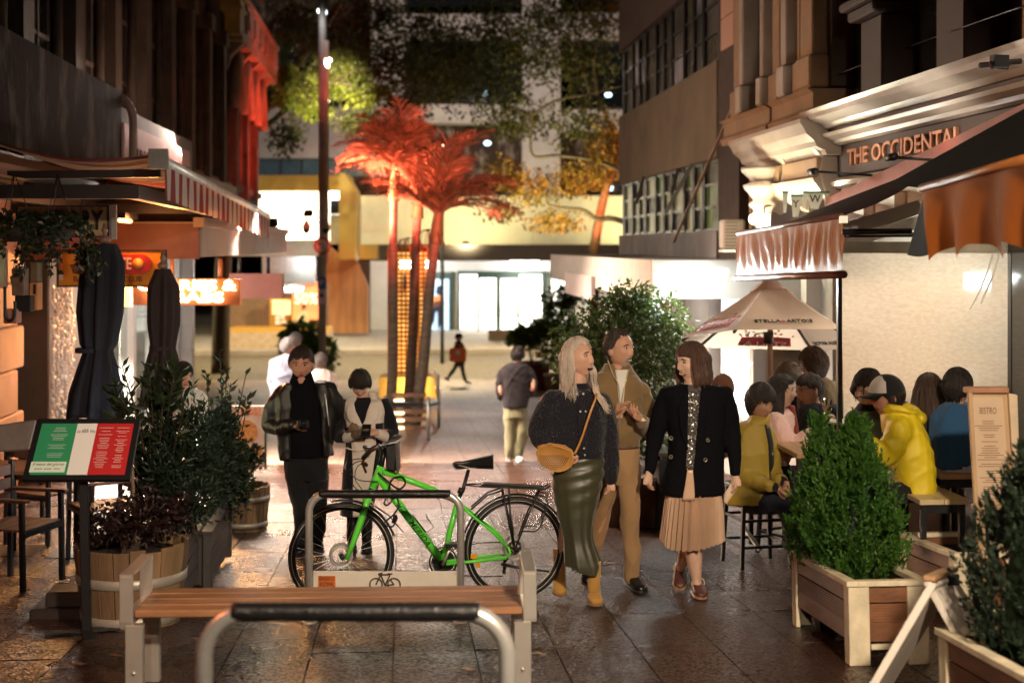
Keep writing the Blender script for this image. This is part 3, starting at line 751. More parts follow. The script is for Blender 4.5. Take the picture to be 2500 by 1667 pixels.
# red floods that colour the palms and the balcony
def flood(name,loc,to,label,sc_=1):
 t=thing(name,label,'floodlight',loc);q=MB();q.box((0,0,0),(.22,.12,.16));part('housing',q,m_black,t,world=False)
 q=MB();q.box((0,.062,0),(.19,.006,.13));part('lens',q,E('red_lens',(1,.06,.03),6),t,world=False)
 q=MB();q.tube([(-.13,0,-.1),(-.13,0,0)],.012,6);q.tube([(.13,0,-.1),(.13,0,0)],.012,6);q.tube([(-.13,0,-.1),(.13,0,-.1)],.012,6);part('bracket',q,m_black,t,world=False)
 t.scale=(sc_,)*3;dv=Vector(to)-Vector(loc);t.rotation_euler=dv.to_track_quat('Y','Z').to_euler();return t
flood('red_flood',(-2.5,27.6,2.2),(-1,32,3),'small red floodlight on the takeaway canopy aimed at the palms')
lamp('palm_flood_lamp','SPOT',(-2.42,27.8,2.25),19000,(1,.115,.07),.12,to=PA(1020,400,.6)if False else P(1015,430,29.5),spot=58,blend=.6)
flood('red_flood',(-2.45,37.5,2.6),(-4,41,7),'small red floodlight low on the lane corner aimed up at the balcony')
lamp('balcony_flood_lamp','SPOT',(-1.6,40.5,2.4),1500,(1,.07,.03),.12,to=(-4.2,41.5,6.6),spot=95,blend=.6)
# terrace heaters under the striped awning
ht=thing('terrace_heater','glowing orange terrace heater under the striped awning','heater',(-2.9,15.2,2.05))
q=MB();q.box((-2.9,15.2,2.06),(.14,.7,.06));part('housing',q,m_black,ht)
q=MB();q.tube([(-2.9,14.9,2.01),(-2.9,15.5,2.01)],.018,8);part('element',q,E('heater_element',(1,.25,.05),30),ht)
lamp('heater_lamp','POINT',(-2.75,15.2,1.9),36,(1,.34,.10),.2)

# ================================================================ right side of the lane
XR=4.2
off=thing('office_block','dark concrete block on the right with two bands of steel-framed windows','building',(XR,24,G(24)))
m_rwall=M('brown_grey_render',(.085,.052,.04),.85,var=.2,vs=1.2,bump=.15,bs=10)
m_span=M('ochre_grey_concrete_panel',(.20,.14,.08),.85,var=.22,vs=1.0,bump=.2,bs=10)
q=MB();q.bx(XR+.3,XR+6,18.8,27.4,1.4,12);part('wall',q,m_rwall,off)
q=MB();q.bx(XR,XR+.3,18.8,27.4,5.5,12);part('upper_panel',q,m_rwall,off)
for y0,y1 in((18.8,22.2),(22.215,27.4)):
 q=MB();q.bx(XR,XR+.3,y0,y1,2.93,4.24);part('spandrel_panel',q,m_span,off,bev=.01)
q=MB();q.bx(XR,XR+.3,18.8,27.4,1.55,1.95);part('sill_wall',q,m_conc,off)
m_refl=M('office_glass',(.035,.03,.022),.45,var=.3,spec=.12,col2=(.10,.09,.05))
def glowpane(nm,c,s):
 m=E(nm,c,s,.85,1.6);m.node_tree.nodes['Principled BSDF'].inputs['Base Color'].default_value=(.02,.02,.015,1);m.node_tree.nodes['Principled BSDF'].inputs['Specular IOR Level'].default_value=.12;return m
m_lp=[m_refl,glowpane('pane_yellow_glow',(.8,.62,.25),.16),glowpane('pane_green_glow',(.4,.5,.1),.12),m_refl]  # dim emission paints leaf reflections into the panes as well as lit rooms
m_up=[m_refl,glowpane('pane_brown_glow',(.5,.3,.2),.05),m_refl,glowpane('pane_pale_glow',(.8,.55,.45),.12)]
rg=random.Random(5)
for(za,zb,rows,mats)in((1.95,2.93,3,m_lp),(4.24,5.5,3,m_up)):
 y=18.95;k=0
 while y<27.2:
  w=.62 if k%3 else .95
  w=min(w,27.35-y)
  fr_=MB()
  for yy in(y,y+w-.05):fr_.bx(XR+.06,XR+.14,yy,yy+.05,za,zb)
  for r in range(rows+1):
   z=za+(zb-za-.04)*r/rows;fr_.bx(XR+.07,XR+.13,y+.051,y+w-.051,z,z+.04)
  f=part('window_frame',fr_,m_black,off)
  for r in range(rows):
   z=za+(zb-za-.04)*r/rows
   q=MB();q.bx(XR+.10,XR+.115,y+.05,y+w-.05,z+.04,z+(zb-za-.04)/rows);part('pane',q,rg.choice(mats),f)
  y+=w+.07;k+=1
  if k%3==0:
   q=MB();q.bx(XR+.05,XR+.3,y-.065,y-.005,za,zb);part('mullion',q,m_dk,off)
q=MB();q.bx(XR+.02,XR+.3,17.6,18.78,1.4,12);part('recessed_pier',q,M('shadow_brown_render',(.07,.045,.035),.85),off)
q=MB();q.tube([(XR+.1,17.2,1.4),(XR+.1,17.2,2.6)],.05,8);part('pipe',q,M('tan_pipe',(.35,.2,.1),.5),off)
q=MB()
for r in range(3):q.bx(XR-.03,XR,17.7,18.4,4.3+.42*r,4.7+.42*r)
part('window',q,E('dim_stair_window',(.5,.25,.15),.12),off)
for a,b in((P(1625,520,18),P(1690,400,18)),(P(1572,432,24),P(1552,500,24)),(P(1660,395,22),P(1640,470,22))):
 q=MB();q.beam(a,b,.05,.05);part('strut',q,m_dk,off)
q=MB();q.beam(PA(1645,590,4.1),PA(1790,260,4.1),.035,.035);part('awning_stay',q,M('tan_stay',(.30,.18,.10),.6),off)
# low canopy with fluorescent tube
can=thing('low_canopy','low grey canopy on the right with a blazing fluorescent tube under it','canopy',(3.2,20,G(20)))
q=MB();q.bx(2.6,XR,14.6,24.6,1.50,1.58);part('roof',q,m_conc,can)
q=MB();q.bx(2.58,2.66,14.6,24.6,1.18,1.60);part('fascia',q,M('pale_grey_fascia',(.50,.44,.38),.7,var=.1),can)
q=MB();q.bx(2.7,XR-.02,14.7,24.5,1.46,1.495);part('soffit',q,m_white,can)
for y_ in(24.62,14.5):
 q=MB();q.bx(2.58,XR,y_,y_+.08,1.2,1.6);part('end_fascia',q,m_conc if y_>20 else m_white,can)
q=MB();q.bx(2.52,2.575,18.9,22.0,1.02,1.34);part('blank_sign',q,M('pale_pink_board',(.62,.5,.46),.5,var=.05),can)
tl=thing('tube_light','bright white fluorescent tube fitting under the low canopy','lamp',P(1690,668,14.3))
q=MB();q.tube([P(1606,675,14.3),P(1772,675,14.3)],.042,12);part('tube',q,e_tube,tl)
q=MB();q.beam(P(1600,660,14.36),P(1778,660,14.36),.12,.05);part('housing',q,m_white,tl)
lamp('tube_lamp','AREA',P(1690,690,14.15),75,(.90,1,.97),.8,to=P(1640,1250,11.0),size_y=.15)
lamp('tube_fill_lamp','POINT',P(1690,705,14.0),12,(.90,1,.97),.3)
for x0,x1,y,d in((1575,1612,695,20),(1618,1634,694,20),(1752,1798,702,15)):
 t=MB();t.beam(P(x0,y,d),P(x1,y,d),.08,.05);single('tube_light',t,e_tube,'short white tube lamp under the canopy, %s'%{1575:'left of the big tube',1618:'tiny one beneath the big tube',1752:'above the cream umbrella'}[x0],'lamp',P((x0+x1)/2,y,d))
shopr=thing('lit_bar_front','bright white bar front under the low canopy behind the potted tree','shop front',(XR,19,G(19)))
q=MB();q.bx(XR+.05,XR+.2,13.8,27,-2,1.45);part('wall',q,M('grey_cream_wall',(.40,.38,.35),.6),shopr)
for y in(14.2,16.4,18.8,21.2):
 q=MB();q.bx(XR-.1,XR+.05,y,y+.2,-1.9,1.45);part('post',q,m_white,shopr)
for y0,y1,m in((14.5,16.2,m_dglass),(16.7,18.6,E('bar_window_glow',(.9,.95,1),1.1,.5,1.5)),(19.1,21.0,m_white),(21.5,23.6,m_dglass)):
 q=MB();q.bx(XR+.02,XR+.045,y0,y1,G(y0)+.5,1.2);part('window',q,m,shopr)
ac=thing('air_conditioner','white wall-mounted air conditioner box above the low canopy','air conditioner',P(1793,610,16.6))
q=MB();rect(q,1766,536,1820,608,16.6,.35);part('casing',q,M('offwhite_casing',(.50,.42,.36),.5,var=.08),ac,bev=.02)
q=MB()
for i in range(8):rect(q,1770,542+i*8,1800,545+i*8,16.58,.03)
part('louvre',q,M('ac_slot',(.3,.22,.18),.6),ac)
q=MB();rect(q,1766,610,1822,616,16.5,.4);part('bracket',q,m_steel,ac)

# pub facade: pier with pilaster strips, cornices, sign band
pub=thing('pub_building','ornate stone pub facade with lit cornices and raised bronze name lettering','building',(XR,12,G(12)))
m_ps=M('tan_pub_stone',(.34,.22,.13),.8,var=.2,vs=2,bump=.3,bs=14)
m_pd=M('brown_painted_stucco',(.04,.023,.018),.6,var=.15,vs=2,bump=.1)
m_pc=M('pale_cornice_paint',(.44,.37,.31),.35,var=.12,vs=4)
q=MB();q.bx(XR+.25,XR+5,4,17.5,-1.6,9);part('wall',q,m_pd,pub)
q=MB();q.bx(XR-.05,XR+.25,13.5,17.4,3.3,9);part('pier',q,M('dark_stone_pier',(.10,.075,.06),.8),pub)
for y,w,dx,m in((13.62,.42,.16,m_ps),(14.2,.10,.12,m_ps),(14.42,.22,.2,m_pc),(15.05,.30,.1,m_ps),(15.45,.14,.18,m_pc),(16.3,.18,.2,m_pc),(16.75,.34,.12,m_ps)):
 q=MB();q.bx(XR-.05-dx,XR-.05,y,y+w,3.62,9);part('pilaster_strip',q,m,pub,bev=.015)
 q=MB();q.bx(XR-.09-dx,XR-.05,y-.04,y+w+.04,3.3,3.62);part('strip_base',q,m,pub,bev=.02)
def extr(prof,y0,y1,name,m,parent=pub):
 "moulding profile (dx towards the lane, z) run along the lane"
 q=MB();n=len(prof)
 vs=[(XR+.25,y0,prof[0][1])]+[(XR-dx,y0,z)for dx,z in prof]+[(XR+.25,y0,prof[-1][1])]
 v2=[(x,y1,z)for x,y,z in vs];n=len(vs)
 q.add(vs+v2,[tuple(range(n)),tuple(range(2*n-1,n-1,-1))]+[(j,n+j,n+(j+1)%n,(j+1)%n)for j in range(n)])
 return part(name,q,m,parent)
for y0,y1 in((13.55,15.1),(15.2,17.4)):
 extr([(.24,2.98),(.27,3.05),(.22,3.1),(.22,3.24),(.28,3.28)],y0,y1,'pedestal_block',m_ps)
extr([(.16,2.62),(.18,2.66),(.26,2.70),(.28,2.75),(.36,2.82),(.39,2.88),(.42,2.92),(.42,2.96),(.25,2.975)],13.3,16.3,'cornice',m_pc)
for y0,y1 in((13.5,14.75),(14.9,15.9)):
 extr([(.16,2.42),(.2,2.44),(.2,2.60),(.16,2.615)],y0,y1,'frieze_block',m_ps)
extr([(.1,2.24),(.16,2.28),(.22,2.36),(.24,2.41)],13.5,15.9,'architrave',m_pc)
for y in(13.45,14.75,15.8):
 q=MB();q.prism([(-.1,2.1),(.10,2.2),(.18,2.45),(.15,2.6),(.25,2.70),(-.1,2.70)],(XR,y,0),(-1,0,0),(0,0,1),.14);part('scroll_bracket',q,m_pc,pub,bev=.01)
# long sign band towards the camera
extr([(.0,2.40),(.02,2.42),(.02,2.70),(.05,2.705)],4.5,13.4,'sign_band',m_pd)
extr([(.05,2.705),(.10,2.72),(.12,2.75),(.20,2.78),(.22,2.81)],4.5,13.38,'lower_cornice',m_pc)
extr([(.18,2.86),(.22,2.90),(.34,2.95),(.36,2.99),(.40,3.02)],4.5,13.42,'upper_cornice',m_pc)
extr([(.15,2.812),(.15,2.858)],4.5,13.36,'cornice_fillet',m_pd)
extr([(.02,2.30),(.08,2.32),(.10,2.36),(.06,2.395)],4.5,13.4,'lower_moulding',m_pc)
for y in(12.2,10.4,8.6,6.8):
 q=MB();q.bx(XR-.1,XR+.25,y-.28,y+.28,3.03,3.75);q.bx(XR-.2,XR+.25,y-.36,y+.36,3.75,3.85);q.bx(XR-.26,XR+.25,y-.42,y+.42,3.85,3.93);part('window_pedestal',q,m_pd,pub,bev=.02)
 q=MB();q.bx(XR+.15,XR+.24,y+.5,y+1.3,3.2,6);part('window',q,m_dglass,pub)
 q=MB();q.prism([(-.9,0),(.9,0),(.9,.12),(0,.42),(-.9,.12)],(XR+.05,y+.9,4.25),(0,-1,0),(0,0,1),.25);part('pediment',q,m_pd,pub)
q=MB();q.bx(XR-.22,XR+.25,7.2,8.9,3.05,3.4);q.bx(XR-.3,XR+.25,7.1,9.0,3.4,3.5);q.bx(XR-.15,XR+.25,7.3,8.8,3.5,8);part('near_pier',q,m_ps,pub,bev=.02)
q=MB();q.text('THE OCCIDENTAL',(XR-.025,11.68,2.565),(0,-1,0),(0,0,1),.205,.022,bold=.014,fit=2.72);part('lettering',q,M('bronze_letters',(.62,.30,.16),.35,metal=.35,var=.15),pub)
# ground floor columns and dark glazing
for y in(8.6,11.6,12.4,13.2):
 q=MB();q.bx(XR-.02,XR+.25,y-.09,y+.09,-1.5,2.3);q.tube([(XR-.04,y,-1.4),(XR-.04,y,2.2)],.06,10);part('column',q,M('brown_column',(.26,.15,.10),.4),pub)
for y0,y1 in((8.75,10.05),(10.35,11.25),(11.55,12.25),(12.55,13.05)):
 q=MB();q.bx(XR+.2,XR+.24,y0,y1,-1.0,2.2);part('window',q,m_dglass,pub)
for y in(11.75,12.7):
 q=MB();q.bx(XR+.17,XR+.19,y,y+.05,-.2,2.0);part('light_strip',q,e_tube,pub)
q=MB();c_=P(1862,500,15.5);q.lathe([(.10,-.9),(.085,-.1),(.11,0),(.16,.05),(.10,.1),(.2,.22),(.22,.26),(.12,.3),(.24,.42),(.24,.46),(0,.46)],c_+Vector((.0,0,-.05)),14);part('column_capital',q,m_pc,pub)
wl_=thing('wall_lantern','glowing cream wall lantern beside the carved capital','lamp',P(1862,520,15.2))
q=MB();rect(q,1853,523,1880,568,15.3,.1);part('shade',q,E('lantern_glow',(1,.93,.6),16),wl_)
q=MB();q.ell(P(1842,535,15.2),.06);part('bulb',q,E('bulb_glow',(1,.85,.5),30),wl_)
q=MB();q.tube([P(1866,522,15.3),P(1866,505,15.3),P(1885,500,15.4)],.015,6);part('bracket',q,m_dk,wl_)
lamp('wall_lantern_lamp','POINT',P(1855,545,14.9),60,(1,.86,.55),.1)
for y,pw in((13.9,10),(15.3,10)):lamp('cornice_lamp','SPOT',(XR-.75,y,2.0),pw*2.2,(1,.97,.85),.08,to=(XR-.1,y,2.9),spot=110,blend=.8)
for y in(8.2,10.2,12.2):lamp('band_lamp','SPOT',(XR-.62,y,2.45),16,(1,.93,.78),.05,to=(XR-.12,y,2.95),spot=120,blend=.8)
q=MB()
for y in(8.2,10.2,12.2):q.tube([(XR-.62,y-.08,2.40),(XR-.62,y+.08,2.40)],.03,8);q.tube([(XR-.62,y,2.4),(XR,y,2.36)],.012,6)
part('uplight',q,m_black,pub)
# pennants
for i,(px,py,w,h)in enumerate(((1917,470,14,50),(1945,478,30,52),(1966,470,12,38),(1992,470,44,40),(2018,470,14,36))):
 t=thing('pennant','green-edged white pennant hanging from the pub cornice, %s'%('far left sliver','long one with a black mark','narrow one left of the wide one','wide one with black scribble','rightmost sliver')[i],'pennant',P(px,py,13.6),group='pennants under the pub cornice')
 part('cloth',flat_poly([(px-w/2,py),(px+w/2,py),(px+w*.12,py+h),(px-w*.3,py+h)],13.6,.01),M('pennant_cloth_%d'%i,(.72,.72,.62),.7,trans=.3),t)
 part('edge',flat_poly([(px-w/2,py-3),(px+w/2,py-3),(px+w/2,py+2),(px-w/2,py+2)],13.58,.01),M('pennant_green_%d'%i,(.05,.20,.09),.6),t)
 if w>25:
  q=MB();q.text('W' if i==3 else 'Y',P(px-2,py+h*.4,13.57),r_,(0,0,1),.10,.003,bold=.008);part('mark',q,m_black,t)
# red projector on the pub front
flood('red_flood',P(2440,150,8.6),P(1000,500,29),'small black projector with a red lens on the pub cornice at the upper right',.45)
lamp('projector_lamp','SPOT',P(2436,152,8.75),36000,(1,.115,.07),.08,to=P(1010,400,29),spot=15,blend=.7)
q=MB();q.tube([P(2395,160,8.6),P(2490,150,8.9)],.02,6);single('projector_arm',q,m_black,'black bracket arm holding the red projector on the pub cornice','bracket',P(2440,155,8.7))
q=MB();q.tube(dense([P(2500,15,8),P(2300,85,11),P(2180,130,12.5),P(1850,258,16)],8),.006,5);single('overhead_wire',q,m_black,'thin dark wire strung along the pub above its cornice','wire',P(2300,85,11))

# awnings of the pub
m_maroon=M('maroon_awning_cloth',(.018,.006,.007),.8,var=.2,spec=.1)
m_navy=M('black_green_awning_cloth',(.006,.007,.008),.85,var=.2,spec=.1)
m_val=M('copper_plastic_valance',(.34,.10,.035),.42,var=.35,vs=14,stretch=(1,6,.4),bump=.35,bs=18,spec=.22,trans=.12)
m_orange=M('orange_awning_cloth',(.42,.115,.015),.6,var=.12,vs=3,trans=.35)
aA=thing('pub_awning','dark maroon sloping awning with a crinkled copper valance on its front bar','awning',(3.0,11.3,G(11)))
f0=P(1800,570,12.9);f1=P(2055,527,9.8)
b0=P(2030,500,13.4);b1=P(2240,420,10.2);b2=P(2262,470,8.2)
def lerp(a,b,t):return Vector(a)+(Vector(b)-Vector(a))*t
q=MB();q.grid(lambda u,v:lerp(lerp(f0,f1,u),lerp(P(1985,515,13.4),P(2300,395,9.3),u),v)+Vector((0,0,-.05*math.sin(math.pi*v))),20,8);part('roof_cloth',q,m_maroon,aA)
def vA(u,v):
 top=lerp(f0,f1,u);bot=lerp(P(1800,678,12.9),P(2057,668,9.8),u)
 p=lerp(top,bot,v);n_=math.sin(u*95+3*math.sin(v*2.5+u*7))*.5+math.sin(u*41+1.3)*.5
 return p+Vector((-.022*n_*math.sin(math.pi*min(1,v*1.1)),0,0))
q=MB();q.grid(vA,150,14);part('valance',q,m_val,aA)
q=MB();q.tube([P(1797,680,12.92),P(2060,670,9.78)],.028,10);part('bottom_bar',q,M('copper_bar',(.14,.05,.035),.35),aA)
q=MB();q.tube([f0,f1],.02,8);part('top_bar',q,M('copper_edge',(.16,.07,.05),.4),aA)
q=MB();rect(q,2053,527,2070,545,9.75,.06);part('corner_fitting',q,m_steel,aA)
aR=thing('red_awning','long red-edged awning with a cream underside running up the pub wall','awning',P(2250,400,10.5))
q=MB();pts=[P(2030,500,13.3),P(2520,275,9.2)]
q.beam(pts[0],pts[1],.10,.12);part('red_edge',q,M('red_awning_edge',(.28,.035,.02),.5,var=.15),aR)
q=MB();a0,a1=P(2040,508,13.2),P(2330,385,10.4);q.quad(a0,a1,a1+Vector((.5,.1,-.12)),a0+Vector((.5,.1,-.12)));q.quad(a0+Vector((0,0,.03)),a1+Vector((0,0,.03)),a1+Vector((.55,.1,-.1)),a0+Vector((.55,.1,-.1)))
part('underside',q,M('cream_underside',(.70,.62,.48),.7),aR)
q=MB();q.grid(lambda u,v:lerp(lerp(P(2290,395,9.9),P(2530,300,7.4),u),lerp(P(2165,455,9.2),P(2530,360,6.4),u),v),8,4);part('roof_cloth',q,m_maroon,aR)
aB=thing('orange_awning','dark awning with a deep orange scalloped valance close at the right','awning',(2.6,6.5,G(6.5)))
g0=P(2250,460,7.1);g1=P(2600,362,5.6)
q=MB();q.grid(lambda u,v:lerp(lerp(g0,g1,u),lerp(P(2165,450,9.0),P(2620,200,6.6),u),v),10,8);part('roof_cloth',q,m_navy,aB)
q=MB();q.grid(lambda u,v:lerp(lerp(g0,P(2265,440,7.9),u),lerp(P(2288,612,7.1),P(2215,622,7.9),u),v)+Vector((0,0,-.02*math.sin(u*3.1)*v)),10,8);part('side_curtain',q,m_navy,aB)
def vB(u,v):
 top=lerp(g0,g1,u);yb=612-10*u+0;bot=lerp(P(2286,600,7.1),P(2640,575,5.6),u)
 p=lerp(top,bot,v);s_=u*1.62*6.3
 n_=math.sin(s_*2.1+2*math.sin(v*1.6)+.4*math.sin(u*9))
 sc=.075*(1-abs(math.sin(s_*1.35)))
 return p+Vector((-.035*n_*(v**.7),.02*n_*v,-sc*v*v+.006*math.sin(u*50)*v))
q=MB();q.grid(vB,160,16);part('valance',q,m_orange,aB)
q=MB();q.tube([g0,g1],.022,8);part('front_bar',q,M('orange_bar',(.32,.11,.03),.4),aB)
lamp('orange_awning_lamp','POINT',P(2420,470,6.9)+Vector((.55,.1,.05)),9,(1,.80,.55),.12)
q=MB();q.ell(P(2420,470,6.9)+Vector((.55,.1,.12)),.05);single('awning_bulb',q,E('awning_bulb_glow',(1,.8,.5),8),'round warm bulb hung inside the orange awning','lamp',P(2420,470,6.9)+Vector((.55,.1,.12)))

# clear plastic wind curtain with dark frame
pl=thing('wind_curtain','tall backlit clear plastic wind curtain in a black frame behind the diners','curtain',P(2260,1010,9.9))
def plmat():
 m=bpy.data.materials.new('hazy_clear_plastic');m.use_nodes=True;nt=m.node_tree;N=nt.nodes;L=nt.links
 tc=N.new('ShaderNodeTexCoord');mp=N.new('ShaderNodeMapping');mp.inputs['Scale'].default_value=(3,3,6);L.new(tc.outputs['Object'],mp.inputs[0])
 n=N.new('ShaderNodeTexNoise');n.inputs['Scale'].default_value=9;n.inputs['Detail'].default_value=7;L.new(mp.outputs[0],n.inputs[0])
 n2=N.new('ShaderNodeTexNoise');n2.inputs['Scale'].default_value=1.4;L.new(tc.outputs['Object'],n2.inputs[0])
 r=N.new('ShaderNodeValToRGB');r.color_ramp.elements[0].color=(.62,.54,.44,1);r.color_ramp.elements[1].color=(.72,.64,.54,1);r.color_ramp.elements[0].position=.35;r.color_ramp.elements[1].position=.65
 L.new(n.outputs['Fac'],r.inputs[0])
 t=N.new('ShaderNodeBsdfTranslucent');L.new(r.outputs[0],t.inputs[0])
 tp=N.new('ShaderNodeBsdfTransparent');gl=N.new('ShaderNodeBsdfGlossy');gl.inputs['Roughness'].default_value=.18
 bp=N.new('ShaderNodeBump');bp.inputs['Strength'].default_value=.5;bp.inputs['Distance'].default_value=.03;L.new(n2.outputs['Fac'],bp.inputs['Height']);L.new(bp.outputs[0],gl.inputs['Normal'])
 m1=N.new('ShaderNodeMixShader');m1.inputs[0].default_value=.10;L.new(t.outputs[0],m1.inputs[1]);L.new(tp.outputs[0],m1.inputs[2])
 m2=N.new('ShaderNodeMixShader');m2.inputs[0].default_value=.03;L.new(m1.outputs[0],m2.inputs[1]);L.new(gl.outputs[0],m2.inputs[2]);L.new(m2.outputs[0],N['Material Output'].inputs[0])
 return m
def plf(u,v):
 p=P(2058+(2472-2058)*u,615+(1075-615)*v,10.4);return p+Vector((0,.012*math.sin(u*11+v*3)+.02*math.sin(v*6+u*2),0))
q=MB();q.grid(plf,30,24);part('sheet',q,plmat(),pl)
q=MB();rect(q,2057,590,2476,618,10.39,.03);part('top_hem',q,M('hem_plastic',(.60,.55,.46),.4,trans=.4),pl)
q=MB();rect(q,2046,672,2056,1100,10.35,.05);part('edge_batten',q,m_black,pl)
q=MB();rect(q,2468,616,2486,1120,10.3,.07);part('edge_batten',q,m_black,pl)
q=MB();q.tube([P(2056,567,9.8),P(2225,565,9.8)],.022,8);q.tube([P(2056,574,10.4),P(2480,572,10.4)],.018,8);part('top_rail',q,m_black,pl)
for pts in([P(2425,618,9.8),P(2415,650,9.8),P(2400,690,9.8),P(2388,720,9.8),P(2368,755,9.8)],[P(2440,618,9.8),P(2425,670,9.8),P(2410,705,9.8),P(2395,740,9.8)]):
 q=MB();q.tube(dense(pts,6),.006,5);part('cord',q,M('wet_cord',(.85,.85,.8),.2),pl)
# lit rafters under the maroon awning and the lamp that fills the curtain
raf=thing('awning_rafters','white lit rafters under the pub awning above the wind curtain','rafters',P(2150,540,10.6))
for a,b in((P(2060,562,10.4),P(2245,505,10.4)),(P(2060,590,11),P(2250,540,11.2))):
 q=MB();q.beam(a,b,.06,.10);part('rafter',q,m_white,raf)
q=MB();q.quad(P(2052,540,12.2),P(2260,500,11.4),P(2260,600,11.6),P(2052,600,12.2));q.quad(P(2052,540,12.22),P(2052,600,12.22),P(2260,600,11.62),P(2260,500,11.42));part('lining',q,m_white,raf)
pt=thing('patio_lamp','white strip lamp under the pub awning behind the plastic curtain','lamp',P(2250,590,11.2))
q=MB();q.beam(P(2130,600,11.3),P(2380,596,11.3),.12,.05);part('diffuser',q,E('patio_diffuser',(1,.95,.82),20),pt)
lamp('patio_lamp_light','AREA',P(2230,600,11.25),19,(1,.88,.66),1.0,to=P(2230,1200,10.8),size_y=.3)
lamp('patio_back_lamp','AREA',P(2200,610,12.4),7,(1,.85,.62),1.2,to=P(2270,850,10.0),size_y=.3)
tvp=MB();tvp.quad(P(1765,1012,13.4),P(1742,985,13.4),P(1800,885,13.8),P(1838,885,13.8));tvp.quad(P(1765,1012,13.43),P(1838,885,13.83),P(1800,885,13.83),P(1742,985,13.43))
single('menu_lightbox',tvp,E('menu_lightbox_face',(.85,1,.97),2.2),'tilted glowing white menu light box behind the diners','light box',P(1790,950,13.6))

# cream market umbrella
um=thing('market_umbrella','cream printed market umbrella on a wooden pole beside the wind curtain','umbrella',onG(1880,12.6))
ap=P(1880,682,12.6);m_umb=M('cream_umbrella_cloth',(.72,.53,.40),.8,var=.06,vs=3,trans=.3);m_umbp=m_umb
rim=[]
for(px,py,d)in((1792,805,11.75),(2050,803,11.75),(2128,850,12.6),(1985,855,13.3),(1700,848,13.3),(1664,826,12.5)):rim.append(P(px,py,d))
pan=MB()
for i in range(6):
 a,b=rim[i],rim[(i+1)%6]
 q=MB()
 def pf(u,v,a=a,b=b):
  e=lerp(a,b,u);p=lerp(ap,e,.13+.87*v);sag=-.05*math.sin(math.pi*v)*math.sin(math.pi*u)-.03*(1-abs(2*u-1))*0
  return p+Vector((0,0,sag+.03*math.sin(math.pi*u)*v*0))
 q.grid(pf,14,12);part('panel',q,m_umb,um)
q=MB();q.loft([[lerp(ap,r__,.0)+Vector((0,0,.05))for r__ in rim],[lerp(ap,r__,.10)+Vector((0,0,.03))for r__ in rim],[lerp(ap,r__,.24)+Vector((0,0,.02))for r__ in rim]],cap=False);part('vent_cap',q,m_umb,um)
for i in range(6):
 q=MB();q.tube([ap+Vector((0,0,-.05)),rim[i]+Vector((0,0,-.02))],.014,6);part('rib',q,m_dk,um)
pb=onG(1880,12.6);q=MB();q.tube([pb,ap],.025,10);part('pole',q,M('umbrella_pole_wood',(.28,.15,.08),.5),um)
q=MB();q.lathe([(.0,0),(.045,0),(.045,.1),(0,.1)],P(1876,838,12.55),10);part('hub',q,m_dk,um)
# printing on the panels, laid on the slopes
def on_panel(i,txt,v,size,m,fit=None,off_=.02,u0=.5,flip=False):
 a,b=rim[i],rim[(i+1)%6];c=lerp(ap,lerp(a,b,u0),.13+.87*v);ux=(b-a).normalized();up=(ap-lerp(a,b,.5)).normalized()
 up=(up-ux*up.dot(ux)).normalized();n_=ux.cross(up)
 if flip:n_=n_
 q=MB();q.text(txt,c+n_*off_+Vector((0,0,-.05*math.sin(math.pi*v)*math.sin(math.pi*u0))),ux,up,size,.003,bold=.006,fit=fit);part('lettering',q,m,um)
m_blk=M('black_print',(.03,.03,.02),.6);m_red=M('red_print',(.45,.05,.04),.6)
on_panel(0,'STELLA',.80,.07,m_blk,.22,u0=.31);on_panel(0,'ARTOIS',.80,.07,m_blk,.22,u0=.68);on_panel(0,'+',.80,.09,m_red,u0=.495)
def red_mark(i,v,u0,w,h,txt,sg=1):
 a,b=rim[i],rim[(i+1)%6];c=lerp(ap,lerp(a,b,u0),.13+.87*v);ux=(b-a).normalized();up=(ap-lerp(a,b,.5)).normalized()
 up=(up-ux*up.dot(ux)).normalized();n_=ux.cross(up)
 q=MB();q.prism([(-w/2,-h/2),(w/2,-h/2),(w/2*.9,h/2),(0,h*.62),(-w/2*.9,h/2)],c+n_*.012*sg,ux,up,.003)
 rr=random.Random(i)
 for k in range(26):
  x=rr.uniform(-w/2,w/2);y=h*.55+abs(rr.gauss(0,.05));s=rr.uniform(.006,.016);q.prism([(x-s,y-s),(x+s,y-s),(x+s,y+s),(x-s,y+s)],c+n_*.012*sg,ux,up,.002)
 part('red_emblem',q,m_red,um)
 q=MB();q.text(txt,c+n_*.018*sg-up*h*.12,ux,up,h*.7,.002,bold=.01,fit=w*.8);part('lettering',q,m_umb,um)
red_mark(5,.84,.5,.55,.11,'STELLA')
red_mark(3,.84,.42,.5,.12,'STELLA',-2.2)
on_panel(2,'STELLA ARTOIS',.8,.07,m_blk,.4,off_=-.03)

